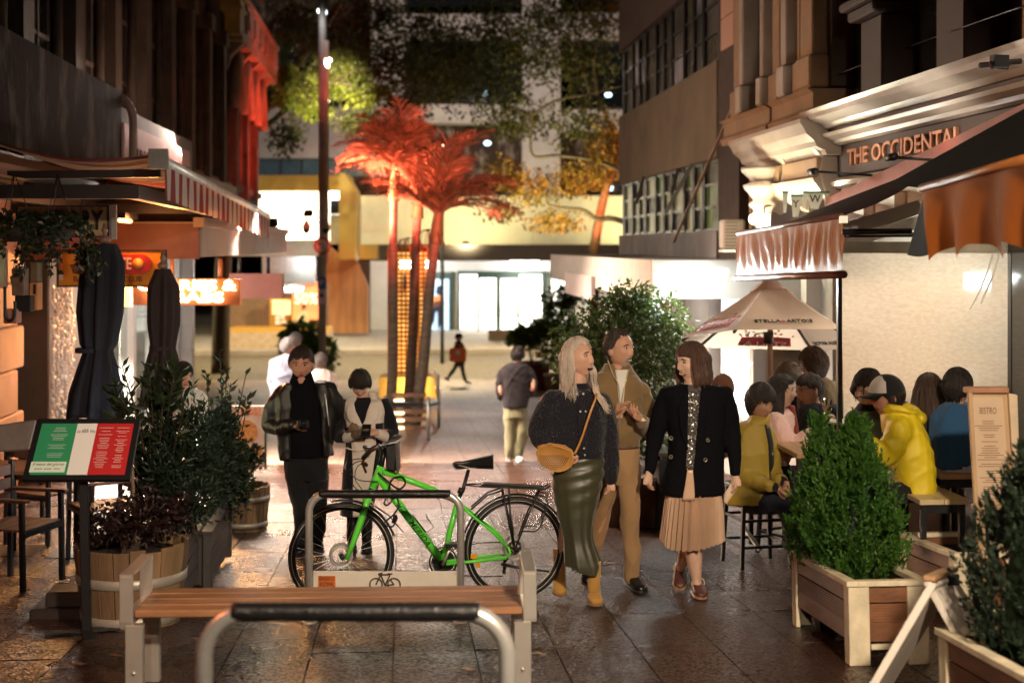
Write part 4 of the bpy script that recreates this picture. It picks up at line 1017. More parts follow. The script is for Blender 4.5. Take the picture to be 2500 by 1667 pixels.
# ================================================================ trees, palms, plants
m_bark=M('dark_bark',(.05,.035,.025),.9,var=.3,vs=8,bump=.5,bs=20)
m_palmt=M('ringed_palm_trunk',(.28,.22,.17),.85,var=.3,vs=5,bump=.4,bs=14,stretch=(1,1,4))
def leafmat(name,c1,c2,trans=.4,rough=.5):
 m=M(name,c1,rough,col2=c2,vs=1.3,c2lo=.35,c2hi=.7,trans=trans,island=.35);return m
m_lf_dark=leafmat('plane_tree_leaf',(.045,.055,.015),(.09,.08,.025),.45)
m_lf_warm=leafmat('autumn_leaf',(.17,.13,.02),(.26,.10,.02),.5)
m_lf_bay=leafmat('bay_leaf',(.018,.032,.013),(.035,.05,.02),.2,.35)
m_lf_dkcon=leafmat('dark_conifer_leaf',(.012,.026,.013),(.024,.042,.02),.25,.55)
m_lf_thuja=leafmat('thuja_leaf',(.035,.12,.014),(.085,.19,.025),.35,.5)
m_lf_red=leafmat('purple_shrub_leaf',(.02,.008,.008),(.035,.014,.012),.25,.45)
m_lf_mid=leafmat('shrub_leaf',(.08,.15,.035),(.14,.21,.05),.45,.45)
m_lf_tub=leafmat('potted_tree_leaf',(.036,.07,.018),(.08,.095,.025),.4,.45)
m_palm=leafmat('palm_frond',(.26,.24,.14),(.40,.33,.2),.35,.5)

def crown(name,parent,clumps,n,L,Wd,m,seed,droop=.3,outward=.6):
 "leaves gathered in clumps: clumps = [(centre, radius xyz)]"
 rg=np.random.default_rng(seed);vol=np.array([c[1][0]*c[1][1]*c[1][2]for c in clumps])**.72;pr=vol/vol.sum()
 idx=rg.choice(len(clumps),n,p=pr);cen=np.array([list(c[0])for c in clumps])[idx];rad=np.array([c[1]for c in clumps])[idx]
 u=rg.normal(0,1,(n,3));u/=np.linalg.norm(u,axis=1)[:,None]
 # sub-clumps: snap part of the leaves to twigs
 k=max(30,n//22);tw=rg.normal(0,1,(k,3));tw/=np.linalg.norm(tw,axis=1)[:,None]
 s=rg.integers(0,k,n);mixd=u*.35+tw[s];mixd/=np.linalg.norm(mixd,axis=1)[:,None]
 rr=(rg.uniform(.25,1.0,k)[s]+rg.normal(0,.08,n))
 pts=cen+mixd*rad*rr[:,None]
 q=leaf_quads(pts,mixd*outward+rg.normal(0,.5,(n,3)),L,Wd,rg,droop)
 return part(name,np_mesh(name,q,m),m,parent)
def branch(pts,r0,r1,n=7,wob=0):
 d=dense(pts,6);k=len(d);q=MB();q.tube(d,[r0+(r1-r0)*i/(k-1)for i in range(k)],n);return q

# tree behind the left corner
tl_=thing('street_tree','large dark tree behind the left corner with a leaf cluster lit yellow-green','tree',(-6.3,50,G(50)))
q=branch([(-6.3,50,-2.7),(-6.2,50,1),(-6.0,50,4),(-5.9,50,5)],.32,.22,10);part('trunk',q,m_bark,tl_)
for pts,r in(([P(580,330,50),P(640,280,50),P(690,205,49),P(760,110,48),P(840,-10,47),P(880,-60,47)],.17),
    ([P(600,330,50),P(660,300,49),P(735,235,48),P(800,205,47),P(860,212,47),P(905,245,47)],.11),
    ([P(690,205,49),P(660,90,48),P(700,20,48),P(770,30,48)],.09),([P(760,110,48),P(830,60,47),P(900,70,46),P(980,40,46)],.06),
    ([P(800,205,47),P(880,170,46),P(960,180,46)],.045)):
 part('limb',branch(pts,r,r*.45),m_bark,tl_)
cl=[(P(720,60,48),(1.1,1.2,1.0)),(P(820,120,47),(1.2,1.2,1.0)),(P(950,170,46),(1.5,1.3,1.3)),(P(900,40,46),(1.4,1.3,1.1)),(P(1040,90,46),(1.3,1.2,1.3)),(P(770,210,47.5),(1.5,.9,.7)),(P(835,205,47.4),(.8,.7,.6)),(P(740,225,47.6),(.7,.6,.6)),(P(700,330,48),(.7,.8,.8)),(P(660,170,48.5),(.8,.9,.9)),(P(1080,190,46),(1.3,1,.9)),(P(880,300,47),(1.0,1,.6)),(P(990,270,46.5),(.9,.9,.7))]
crown('crown',tl_,cl,14000,.15,.055,m_lf_dark,11)
lamp('tree_lamp','SPOT',P(806,152,38.7),48000,(1,.92,.42),.15,to=P(812,240,47),spot=24,blend=1)
crown('lit_foliage',tl_,[(P(800,215,47.4),(1.0,.6,.5)),(P(715,245,47.6),(.8,.6,.35)),(P(895,235,47),(1.0,.6,.4)),(P(770,275,47.5),(.7,.5,.3)),(P(850,178,47.5),(.9,.5,.3)),(P(700,190,47.8),(.6,.5,.4))],2200,.20,.075,leafmat('lamplit_leaf',(.16,.19,.03),(.26,.26,.05),.55),17)  # brighter leaf colour paints the lamp glow into this clump
lt=MB();lt.ell(P(800,238,50.2),(.16,.16,.16));single('tree_lamp_globe',lt,E('globe_glow',(1,.97,.7),12),'glowing globe lamp among the yellow-green leaves left of centre','lamp',P(800,238,50.2))
# tree behind the right block
tr_=thing('street_tree','autumn tree reaching in from behind the right block with red-lit trunk','tree',P(1462,900,44))
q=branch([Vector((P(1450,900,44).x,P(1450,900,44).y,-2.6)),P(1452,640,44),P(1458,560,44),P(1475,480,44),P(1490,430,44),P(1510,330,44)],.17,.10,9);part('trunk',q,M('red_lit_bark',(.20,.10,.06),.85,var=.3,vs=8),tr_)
for pts,r in(([P(1560,560,40),P(1525,542,41),P(1490,533,42),P(1455,535,42),P(1425,515,42),P(1385,510,42),P(1345,503,42),P(1335,490,42),P(1345,460,42),P(1332,425,42)],.10),
    ([P(1560,440,41),P(1520,420,41),P(1475,400,42),P(1430,388,42),P(1360,380,42),P(1300,378,42),P(1298,300,42),P(1300,270,42)],.075),
    ([P(1300,290,42),P(1250,265,42),P(1200,300,42),P(1160,330,42)],.035),([P(1300,280,42),P(1360,245,42),P(1440,230,42),P(1520,210,42)],.045),
    ([P(1440,230,42),P(1400,120,42),P(1330,40,42),P(1290,-20,42)],.04),([P(1500,330,43),P(1470,260,43),P(1450,150,42),P(1480,60,42)],.06),
    ([P(1455,535,42),P(1440,600,42),P(1420,650,42)],.03),([P(1345,503,42),P(1310,540,42),P(1300,590,42)],.02)):
 part('limb',branch(pts,r,r*.4),m_bark,tr_)
cl=[(P(1180,200,43),(1.6,1.2,1.2)),(P(1300,120,43),(1.5,1.2,1.2)),(P(1420,150,42.5),(1.4,1.2,1.2)),(P(1260,290,43),(1.4,1.2,.8)),(P(1420,300,42.5),(1.2,1.0,.9)),(P(1200,60,43),(1.3,1.2,1)),(P(1460,30,42),(1.1,1,1)),(P(1340,30,43),(1.3,1,1)),(P(1120,130,44),(1.2,1,1))]
crown('crown',tr_,cl,11000,.13,.05,m_lf_dark,12)
cl=[(P(1290,460,42.5),(1.2,1,.6)),(P(1400,440,42.5),(1.2,1,.6)),(P(1460,400,42.5),(.8,1,.8)),(P(1230,420,43),(.7,.9,.6)),(P(1480,330,42.5),(.6,.9,.9)),(P(1350,540,42.5),(1.1,.9,.4)),(P(1220,520,43),(.7,.7,.35))]
crown('crown',tr_,cl,3600,.13,.05,m_lf_warm,13)
lamp('trunk_red_lamp','SPOT',P(1440,640,42.6),900,(1,.16,.06),.1,to=P(1465,420,44),spot=70)
lamp('leaf_lamp','SPOT',P(1320,640,39.5),4200,(1,.82,.36),.3,to=P(1370,430,42.5),spot=80,blend=.8)
for px,py,d in((1485,232,52),(1182,228,52),(1490,460,52),(1190,350,52)):
 q=MB();q.ell(P(px,py,d),(.13,.1,.09));single('far_window_light',q,e_cool,'small cold white light glinting through the leaves, %s'%{232:'top right by the office block',228:'above the palm tops',460:'beside the autumn leaves',350:'just right of the palms'}[py],'light',P(px,py,d))

# three nikau-like palms in a timber-edged bed
def palm(name,label,base,top,crown_h,r,seed,nf,spread,group,skew=0):
 t=thing(name,label,'palm tree',base,group=group);rg=random.Random(seed)
 q=branch([base,lerp(base,top,.35)+Vector((.03,0,0)),lerp(base,top,.7),top],r*1.25,r*.85,12);part('trunk',q,m_palmt,t)
 up=(top-lerp(base,top,.7)).normalized()
 q=branch([top-up*.1,top+up*.45,top+up*.75],r*1.35,r*.6,10);part('crownshaft',q,M('crownshaft_%d'%seed,(.25,.24,.12),.5),t)
 o=top+up*.5;tris=[];stem=MB()
 for f in range(nf):
  az=2*math.pi*f/nf+rg.uniform(-.3,.3);el=rg.uniform(.45,1.35);L=spread*rg.uniform(.8,1.15)
  d0=Vector((math.cos(az)*math.cos(el),math.sin(az)*math.cos(el),math.sin(el)));pts=[o]
  dd=d0.copy();p=o.copy();k=14
  for s in range(k):
   p=p+dd*(L/k);dd=(dd+Vector((skew*.02,0,-.055-.05*s/k*2))).normalized();pts.append(p.copy())
  stem.tube(pts,[.03*(1-.8*i/k)for i in range(k+1)],5)
  for s in range(2,k+1):
   t0=(pts[s]-pts[s-1]).normalized();side=t0.cross(Vector((0,0,1))).normalized();nn=side.cross(t0)
   for h in range(2):
    b=lerp(pts[s-1],pts[s],h/2);ll=(.70*math.sin(math.pi*min(1,(s+h/2)/k*.86+.12))+.12)*rg.uniform(.75,1.1)
    for sg in(-1,1):
     dv=(t0*.75+side*sg*.75+nn*rg.uniform(-.05,.45)+Vector((0,0,-.2))).normalized()*ll
     w=t0*.019;m_=b+dv*.55+Vector((0,0,.02))
     tris.append([b-w,m_-w*1.2,m_+w*1.2,b+w]);e=b+dv+Vector((0,0,-.1*ll));tris.append([m_-w*1.2,e,e+w*.2,m_+w*1.2])
 part('frond_stalk',stem,m_palm,t);part('frond',np_mesh('frond',np.array([[list(v)for v in t_]for t_ in tris]),m_palm),m_palm,t)
 return t
pg='palms in the planting bed at the lane end'
def bs(px,d):return onG(px,d)
palm('palm_tree','leftmost of the three red-lit palms, trunk straight and slim',bs(953,28.6),P(962,478,28.6),0,.085,1,15,1.45,pg,-3)
palm('palm_tree','middle red-lit palm with darker trunk behind the front one',bs(995,31),P(1019,522,31),0,.10,2,15,1.6,pg)
palm('palm_tree','front right red-lit palm with leaning trunk and widest crown',bs(1012,28.2),P(1063,585,28.2),0,.10,3,17,2.0,pg,3)
q=MB();rg=random.Random(2)
for(px,py,d)in((1000,580,31),(1045,560,28.2)):
 o=P(px,py,d)
 for i in range(26):
  a=rg.uniform(0,6.28);q.tube([o,o+Vector((math.cos(a)*.22,math.sin(a)*.22,-.05)),o+Vector((math.cos(a)*.34,math.sin(a)*.34,-.3))],.008,4)
o=single('palm_flower',q,m_palm,'tufts of drooping palm flowers on the two right trunks','flower tuft',P(1020,570,29));o['kind']='stuff'
# perforated orange light tower
tw=thing('light_tower','orange perforated metal light tower standing behind the palm trunks','tower',onG(1010,33))
m_or=M('orange_perforated_panel',(.62,.26,.03),.5,var=.06)
dW=33;q=MB();x0,x1,yt=948,1044,603
nxh,nyh=9,34;yb=975
for i in range(nxh+1):
 xx=x0+(x1-x0)*i/nxh;rect(q,xx-2.2,yt,xx+2.2,yb,dW,.04)
for j in range(nyh+1):
 yy=yt+(yb-yt)*j/nyh;rect(q,x0,yy-3.0,x1,yy+2.6,dW+.01,.03)
part('grille',q,m_or,tw)
q=MB();rect(q,x0+2,612,x1-2,yb,dW+.35,.04);part('inner_glow',q,E('tower_inner_glow',(1,.55,.14),1.3,.8,2.2),tw)
q=MB();rect(q,985,672,993,708,dW-.03,.02);part('slot_window',q,M('slot_blue',(.08,.10,.14),.4),tw)
for y in(640,652):
 for x in(980,990,1000,1043):
  q=MB();q.ell(P(x,y,dW-.02),.035,nu=8,nv=5);part('bulb',q,e_spot,tw)
q=MB();rect(q,925,920,1068,972,dW-.4,.9);part('base',q,M('yellow_base',(.60,.45,.16),.6),tw)
lamp('tower_lamp','POINT',P(1000,950,32.2),60,(1,.6,.2),.2)
bed=thing('planting_bed','low timber and steel rail bed round the palm trunks','planter',onG(1000,26))
for a,b,r in(((930,990,25.6),(1035,990,25.6),.03),((1035,990,25.6),(1072,985,28),.03),((1060,905,33),(1072,985,28),.03)):
 q=MB();q.tube([P(*a),P(*b)],r,8);part('rail',q,m_steel,bed)
q=MB();rect(q,945,982,1033,992,25.5,.12);part('dark_top_rail',q,m_black,bed)
for px,d in((1046,24.6),(1071,27.8),(940,25)):
 b=onG(px,d);q=MB();q.tube([b,b+Vector((0,0,.75))],.03,10);part('post',q,m_steel,bed)
for y0 in(960,1000,1018,1040):
 q=MB();rect(q,958,y0,1040,y0+10,27.2,.10);part('timber_board',q,M('bed_timber_%d'%y0,(.30,.16,.10),.6),bed)
for y0 in(975,1006,1024,1042):
 q=MB();rect(q,962,y0,986,y0+5,27.0,.05);part('step_light',q,E('step_light_%d'%y0,(1,.7,.4),5),bed)

# street pole with lamps and signs
sp_=thing('street_pole','tall grey street pole with round no-turn sign and parking plates','street pole',onG(787,39))
bp_=onG(787,39);q=MB();q.tube([bp_,P(787,-20,39)],.105,12);part('pole',q,M('painted_steel_pole',(.42,.40,.39),.5,metal=.2),sp_)
q=MB();q.tube([P(797,640,38.9),P(797,100,38.9)],.065,8);part('conduit',q,M('pale_conduit',(.74,.70,.62),.5),sp_)
q=MB();q.lathe([(0,-.01),(.235,-.01),(.235,.01),(0,.01)],(0,0,0),28);
c_=P(787,600,38.8)
def face_disc(r0,r1,off_,c_=c_,n=28):
 q=MB();vs=[]
 f=Vector((-ST,-CT,0))
 for rr in(r0,r1):
  for i in range(n):
   a=2*math.pi*i/n;vs.append(c_+r_*(rr*math.cos(a))+Vector((0,0,rr*math.sin(a)))+f*off_)
 fs=[(i,(i+1)%n,n+(i+1)%n,n+i)for i in range(n)]
 if r0==0:q.add([vs[n+i]for i in range(n)],[tuple(range(n))])
 else:q.add(vs,fs)
 return q
sg=part('round_sign',face_disc(0,.225,.02),M('sign_white',(.70,.66,.66),.5),sp_)
part('red_ring',face_disc(.175,.235,.03),M('sign_red',(.42,.03,.03),.5),sg)
q=MB();o=c_+Vector((-ST,-CT,0))*.035
for a,b in(((-.08,.06),(.05,.05)),((.05,.05),(.07,-.11))):q.beam(o+r_*a[0]+Vector((0,0,a[1])),o+r_*b[0]+Vector((0,0,b[1])),.012,.055,up=(0,1,0))
q.prism([(-.14,.06),(-.06,.11),(-.06,.0)],o,r_,(0,0,1),.01);q.beam(o+r_*-.13+Vector((0,0,.13)),o+r_*.13+Vector((0,0,-.13)),.01,.035,up=(0,1,0))
part('arrow',q,M('sign_dark_red',(.12,.02,.02),.5),sg)
for y0,y1,m,nm in((676,706,M('sign_blue',(.03,.10,.42),.5),'blue_plate'),(708,743,M('sign_pale',(.58,.50,.60),.5),'parking_plate')):
 q=MB();rect(q,775,y0,797,y1,38.75,.02);pp=part(nm,q,m,sp_)
 if nm=='parking_plate':
  part('symbol',face_disc(0,.06,.03,P(786,721,38.72),18),M('sign_purple',(.16,.03,.22),.5),pp)
 else:
  q=MB();q.text('P',P(786,690,38.72),r_,(0,0,1),.2,.005,bold=.01);part('symbol',q,m_white,pp)
for px in(748,796):
 q=MB();q.lathe([(0,-.30),(.07,-.27),(.10,-.20),(.10,-.16)],P(px,555,38.7)+Vector((0,0,.12)),12);part('camera_dome',q,m_black,sp_)
 q=MB();q.lathe([(.11,-.16),(.12,-.10),(.06,.02),(.02,.08),(0,.08)],P(px,555,38.7)+Vector((0,0,.12)),12);q.tube([P(px,550,38.7)+Vector((0,0,.15)),P(787,546,38.9)],.02,6);part('camera_mount',q,M('camera_housing',(.45,.40,.36),.5),sp_)
q=MB();rect(q,776,23,794,31,39,.3);part('lamp_head',q,E('pole_lamp_glow',(.85,.95,1),14),sp_)
q=MB();rect(q,790,143,806,148,39,.3);part('lamp_head',q,E('pole_lamp_dim',(.8,.8,1),4),sp_)
lamp('pole_lamp','POINT',P(785,40,38.6),8,(1,.95,.88),.2)

# potted bushes, bench and bollards out in the street
def bush(name,label,pot,clumps,n,L,Wd,m,seed,potm,stem=True,group=None):
 c,r,h=pot
 t=thing(name,label,'potted plant',c,group=group)
 q=MB();q.lathe([(0,0),(r*.86,0),(r,h*.92),(r*1.04,h*.92),(r*1.04,h),(r*.9,h),(r*.88,h*.85),(0,h*.85)],c,22);part('pot',q,potm,t)
 crown('foliage',t,clumps,n,L,Wd,m,seed)
 if stem:
  q=MB()
  for i in range(4):q.tube([c+Vector((0,0,h*.8)),lerp(c+Vector((0,0,h)),clumps[0][0],.6)+Vector((.1*math.sin(i*2),.1*math.cos(i*2),0))],.015,5)
  part('stem',q,m_bark,t)
 return t
m_potr=M('red_brown_pot',(.16,.045,.04),.6);m_potg=M('grey_pot',(.3,.27,.25),.7)
bush('potted_bush','bushy bright green plant beside the street pole',(onG(745,41),.55,.5),[(P(735,815,41),(.55,.5,.45)),(P(770,850,41),(.45,.5,.5)),(P(715,845,41),(.35,.4,.4)),(P(800,870,41.4),(.25,.3,.5))],1500,.22,.06,m_lf_mid,21,m_potg)
pt_=bush('potted_bush','round green shrub in a big red-brown pot with a pale label',(onG(1300,41.2),.52,.82),[(P(1290,820,41.2),(.5,.5,.35)),(P(1330,800,41.2),(.4,.5,.35)),(P(1262,825,41.2),(.3,.4,.3))],1300,.20,.06,m_lf_mid,22,m_potr)
q=MB();rect(q,1307,858,1322,874,40.6,.01);part('label_card',q,m_white,pt_)
bush('potted_bush','tall loose green shrub right of the red-brown pot',(onG(1365,38),.4,.6),[(P(1365,740,38),(.5,.5,.6)),(P(1380,800,38),(.5,.5,.6)),(P(1350,850,38),(.4,.4,.5)),(P(1400,720,38),(.4,.4,.4))],1500,.17,.05,m_lf_mid,23,m_potg)
bn=thing('street_bench','brown slab bench on a single post before the store doors','bench',onG(1225,62))
q=MB();rect(q,1192,806,1250,833,62,.6);part('seat',q,m_dk,bn)
q=MB();rect(q,1209,833,1217,860,62.1,.3);part('leg',q,m_steel,bn)
bl=thing('bollard','thin steel bollard on the kerb left of the walking figure','bollard',P(1081,865,57));b=P(1081,862,57)
q=MB();q.tube([b,P(1081,812,57)],.05,8);part('post',q,m_steel,bl)

# big tree-like shrub in a tub behind the three walkers
c0=onG(1545,13.6);ttub=bush('potted_tree','big drooping evergreen shrub in a tub behind the three walkers',(c0,.42,.5),
 [(P(1535,760,13.6),(.36,.36,.30)),(P(1450,820,13.6),(.40,.36,.36)),(P(1610,800,13.6),(.32,.36,.32)),(P(1530,880,13.4),(.52,.4,.4)),(P(1400,880,13.6),(.22,.28,.30)),(P(1640,880,13.6),(.16,.28,.3)),(P(1560,980,13.5),(.34,.3,.32)),(P(1590,1060,13.5),(.24,.26,.28)),(P(1470,940,13.6),(.36,.34,.3)),(P(1500,1040,13.6),(.3,.3,.3)),(P(1540,730,13.6),(.25,.25,.17))],11000,.062,.016,m_lf_tub,31,m_potg)

# half-barrels, trough planters and their plants on the left
m_stave=[M('barrel_stave_%d'%i,c,.75,var=.25,vs=4,bump=.25,bs=22,stretch=(3,3,.5))for i,c in enumerate(((.20,.12,.055),(.16,.095,.05),(.24,.15,.075),(.14,.085,.05)))]
m_hoop=M('rusty_pale_hoop',(.42,.38,.33),.45,var=.3,vs=9,col2=(.18,.10,.06),c2lo=.55,c2hi=.75,metal=.4)
m_soil=M('dark_soil',(.015,.011,.008),.95,bump=.5,bs=30)
def barrel(label,c,r,h,group):
 t=thing('half_barrel',label,'barrel planter',c,group=group);n=22;rg=random.Random(int(abs(c.x)*100))
 for i in range(n):
  a0=2*math.pi*i/n+.008;a1=2*math.pi*(i+1)/n-.008;hh=h+rg.uniform(-.012,.012)
  def pt(a,rr,z):return c+Vector((rr*math.cos(a),rr*math.sin(a),z))
  q=MB();kb,kt=.84,1.0
  q.hexa([pt(a0,r*kb,0),pt(a1,r*kb,0),pt(a1,r*kb-.025,0),pt(a0,r*kb-.025,0)],[pt(a0,r*kt,hh),pt(a1,r*kt,hh),pt(a1,r*kt-.025,hh),pt(a0,r*kt-.025,hh)])
  part('stave',q,m_stave[rg.randrange(4)],t,bev=.003)
 for z in(.06,.30):
  rr=r*(.84+.16*z/h)+.004;q=MB();q.lathe([(rr,z-.028*h/.45),(rr+.003,z-.028),(rr+.007,z+.028),(rr+.003,z+.029)],c,40,cap=False);part('hoop',q,m_hoop,t)
 q=MB();q.lathe([(0,h-.07),(r*.95,h-.07)],c,24,cap=False);part('soil',q,m_soil,t)
 return t
cb=onG(322,8.95);barrel('big weathered half barrel with rusty pale hoop beside the foreground bench',cb,.355,.50,'half barrel planters')
cb2=onG(600,13.3);barrel('small brown half barrel tub at the far end of the trough planters',cb2,.23,.42,'half barrel planters')
m_grey_wood=M('grey_stained_board',(.055,.045,.042),.55,var=.25,vs=3,bump=.2,bs=25,stretch=(4,.6,4))
def trough(label,x,y0,y1,h,w,wm,corner,group,nb=3,cap=True,rot=0,cm=None):
 zg=G((y0+y1)/2);t=thing('trough_planter',label,'planter box',(x,(y0+y1)/2,zg),rz=rot,group=group);L=y1-y0
 for sx in(-1,1):
  for k in range(nb):
   z=.05+(h-.06)/nb*k
   q=MB();q.bx(sx*w/2-.012,sx*w/2+.012,-L/2+.03,L/2-.03,z,z+(h-.06)/nb-.006);part('board',q,wm,t,bev=.003,world=False)
 for sy in(-1,1):
  for k in range(nb):
   z=.05+(h-.06)/nb*k
   q=MB();q.bx(-w/2+.03,w/2-.03,sy*L/2-.012,sy*L/2+.012,z,z+(h-.06)/nb-.006);part('board',q,wm,t,bev=.003,world=False)
  for sx in(-1,1):
   q=MB();q.bx(sx*w/2-.03,sx*w/2+.03,sy*L/2-.03,sy*L/2+.03,0,h);part('post',q,cm or wm,t,bev=.004,world=False)
 if cap:
  for sx in(-1,1):
   q=MB();q.bx(sx*w/2-.04,sx*w/2+.04,-L/2-.04,L/2+.04,h,h+.025);part('rim',q,cm or wm,t,bev=.004,world=False)
 q=MB();q.bx(-w/2+.02,w/2-.02,-L/2+.02,L/2-.02,h-.08,h-.06);part('soil',q,m_soil,t,world=False)
 return t
trough('near grey-stained trough planter running along the lane behind the barrel',-1.62,9.25,10.25,.40,.34,m_grey_wood,0,'grey trough planters')
trough('far grey-stained trough planter ending at the small barrel',-1.56,10.32,11.5,.42,.34,m_grey_wood,0,'grey trough planters')

def shrub(label,base,clumps,n,L,Wd,m,seed,droop=.1,stems=7,group=None,name='shrub',outward=.7,cat='shrub'):
 t=thing(name,label,cat,base,group=group);rg=random.Random(seed);q=MB()
 for i in range(stems):
  c=rg.choice(clumps);p=Vector(c[0])+Vector((rg.uniform(-.5,.5)*c[1][0],rg.uniform(-.5,.5)*c[1][1],rg.uniform(0,.7)*c[1][2]))
  q.tube(dense([Vector(base)+Vector((rg.uniform(-.05,.05),rg.uniform(-.05,.05),0)),lerp(base,p,.5)+Vector((rg.uniform(-.04,.04),rg.uniform(-.04,.04),.03)),p],4),[.010-.0007*k for k in range(9)],5)
 part('stem',q,m_bark,t);crown('foliage',t,clumps,n,L,Wd,m,seed,droop,outward);return t
def blade_shrub(label,base,tips,n_per,L,Wd,m,seed,group=None):
 "upright shoots with leaves set along them, like a bay or laurel"
 t=thing('laurel_shrub',label,'shrub',base,group=group);rg=np.random.default_rng(seed);q=MB();P_,D_=[],[]
 for tip in tips:
  tip=Vector(tip);mid=lerp(base,tip,.5)+Vector((rg.uniform(-.05,.05),rg.uniform(-.05,.05),.05));ln=dense([Vector(base),mid,tip],10)
  q.tube(ln,[.009*(1-.7*i/len(ln))for i in range(len(ln))],5)
  for k in range(n_per):
   u=rg.uniform(.25,1);i=min(int(u*(len(ln)-1)),len(ln)-2);p=ln[i].lerp(ln[i+1],rg.uniform());tg=(ln[i+1]-ln[i]).normalized()
   a=rg.uniform(0,6.28);sd=tg.orthogonal().normalized();sd.rotate(Matrix.Rotation(a,3,tg));d=tg*.75+sd*.75
   P_.append(list(p));D_.append(list(d))
 part('stem',q,m_bark,t);qd=leaf_quads(np.array(P_),np.array(D_),L,Wd,rg,.05,.18);part('foliage',np_mesh('foliage',qd,m),m,t);return t
rt=random.Random(9)
b=onG(390,9.9)+Vector((0,0,.4));blade_shrub('broad-leaved laurel shrub rising before the closed navy umbrella',b,[P(370+rt.uniform(-110,80),905+rt.uniform(-15,190),9.9+rt.uniform(-.3,.3))for _ in range(34)]+[P(300,1000,9.9),P(450,960,10),P(470,1000,10),P(375,885,9.9)],24,.115,.020,m_lf_bay,41)
b=onG(540,11.3)+Vector((0,0,.4));blade_shrub('slender upright laurel with small pointed leaves at the end of the troughs',b,[P(536,855,11.2)]+[P(536+rt.uniform(-70,75),940+rt.uniform(-40,160),11.3+rt.uniform(-.25,.25))for _ in range(26)],20,.085,.017,m_lf_bay,42)
b=onG(470,9.8)+Vector((0,0,.38));shrub('dark feathery conifer filling the near trough planter',b,[(P(430,1120,9.8),(.20,.25,.28)),(P(480,1090,10),(.18,.25,.34)),(P(395,1160,9.6),(.14,.2,.2)),(P(510,1170,10.2),(.18,.25,.25)),(P(450,1220,9.7),(.25,.3,.2))],6500,.055,.009,m_lf_dkcon,43,-.3)
b=onG(560,11)+Vector((0,0,.38));shrub('dark green bushy conifer in the far trough planter',b,[(P(550,1130,10.9),(.16,.3,.26)),(P(575,1190,11.1),(.13,.25,.22)),(P(530,1080,11),(.14,.2,.26)),(P(545,1040,11),(.10,.15,.2))],4500,.055,.010,m_lf_dkcon,44,-.3)
b=cb2+Vector((0,0,.36));shrub('small leafy plant in the far barrel tub',b,[(P(600,1130,13.3),(.17,.17,.14)),(P(615,1110,13.3),(.12,.12,.12)),(P(585,1105,13.3),(.1,.1,.1))],420,.06,.022,m_lf_bay,45)
b=cb+Vector((0,0,.42));shrub('low purple-leaved shrub spreading over the big barrel',b,[(P(290,1275,8.9),(.2,.2,.12)),(P(380,1265,8.95),(.18,.2,.13)),(P(240,1290,8.9),(.12,.16,.1)),(P(340,1235,9.05),(.16,.16,.13)),(P(430,1250,9.2),(.12,.12,.13))],1700,.042,.015,m_lf_red,46,stems=16)
q=MB();a=cb+Vector((.02,.06,.35));q.tube([a,P(318,1060,9.05)],.012,6);single('garden_stake',q,M('pale_stake',(.22,.14,.09),.7),'thin wooden stake standing in the big barrel','stake',a)

# lights among the plants (tiny lamps on the terrace)
for i,(px,py,d,c)in enumerate(((478,1075,10.9,(.85,1,.95)),(437,1065,11.6,(1,.85,.4)),(350,1107,11,(1,1,.98)))):
 p=P(px,py,d);q=MB();q.ell(p,(.05,.05,.035));single('terrace_light',q,E('terrace_light_%d'%i,c,9),'small %s glow behind the planter shrubs'%('cool white','amber','flat white')[i],'lamp',p)
 lamp('terrace_light_lamp','POINT',p+Vector((0,.1,.08)),7,c,.05)

# closed parasols
def parasol(label,base,zt,prof,m,seed,sx=0):
 t=thing('closed_parasol',label,'parasol',base,group='closed navy parasols');top=Vector((base.x+sx,base.y,zt))
 q=MB();q.tube([base,top],.024,10);part('pole',q,M('parasol_pole_%d'%seed,(.10,.06,.04),.5),t)
 q=MB();q.lathe([(0,.16),(.012,.16),(.018,.12),(.03,.10),(.018,.08),(.018,.06),(.045,.045),(.05,.02),(.045,0),(0,0)],top,14);part('finial',q,M('finial_%d'%seed,(.24,.13,.10),.35),t)
 rg=random.Random(seed);ph=[rg.uniform(0,6)for _ in range(4)];rings=[];n=72;mmax=len(prof)*6
 zs=[z for z,r in prof]
 for k in range(mmax+1):
  u=k/mmax*(len(prof)-1);i=min(int(u),len(prof)-2);f=u-i;z=prof[i][0]*(1-f)+prof[i+1][0]*f;r=prof[i][1]*(1-f)+prof[i+1][1]*f
  ring=[]
  for j in range(n):
   a=2*math.pi*j/n;fold=.23*math.sin(8*a+ph[0]+k*.02)+.07*math.sin(13*a+ph[1]-k*.03)+.05*math.sin(5*a+ph[2]+k*.05)
   fl=min(1,k/8);rr=r*(1+fold*fl)
   ring.append(Vector((base.x+sx*(z-base.z)/(zt-base.z)+rr*math.cos(a)*1.05,base.y+rr*math.sin(a)*.9,z+(.05*math.sin(3*a+ph[3])if k==mmax else 0))))
  rings.append(ring)
 q=MB();q.loft(rings,cap=False);part('cloth',q,m,t)
 zz=prof[4][0];q=MB();q.lathe([(prof[4][1]*1.12,zz-.02),(prof[4][1]*1.15,zz),(prof[4][1]*1.12,zz+.02)],(base.x,base.y,0),30,cap=False);part('tie_strap',q,m,t)
 return t
m_pnavy=M('navy_canvas',(.007,.007,.014),.9,var=.15,bump=.2,bs=60);m_pmar=M('dark_maroon_canvas',(.022,.010,.012),.85,var=.15,bump=.2,bs=60)
d_=11.6;s_=d_/F
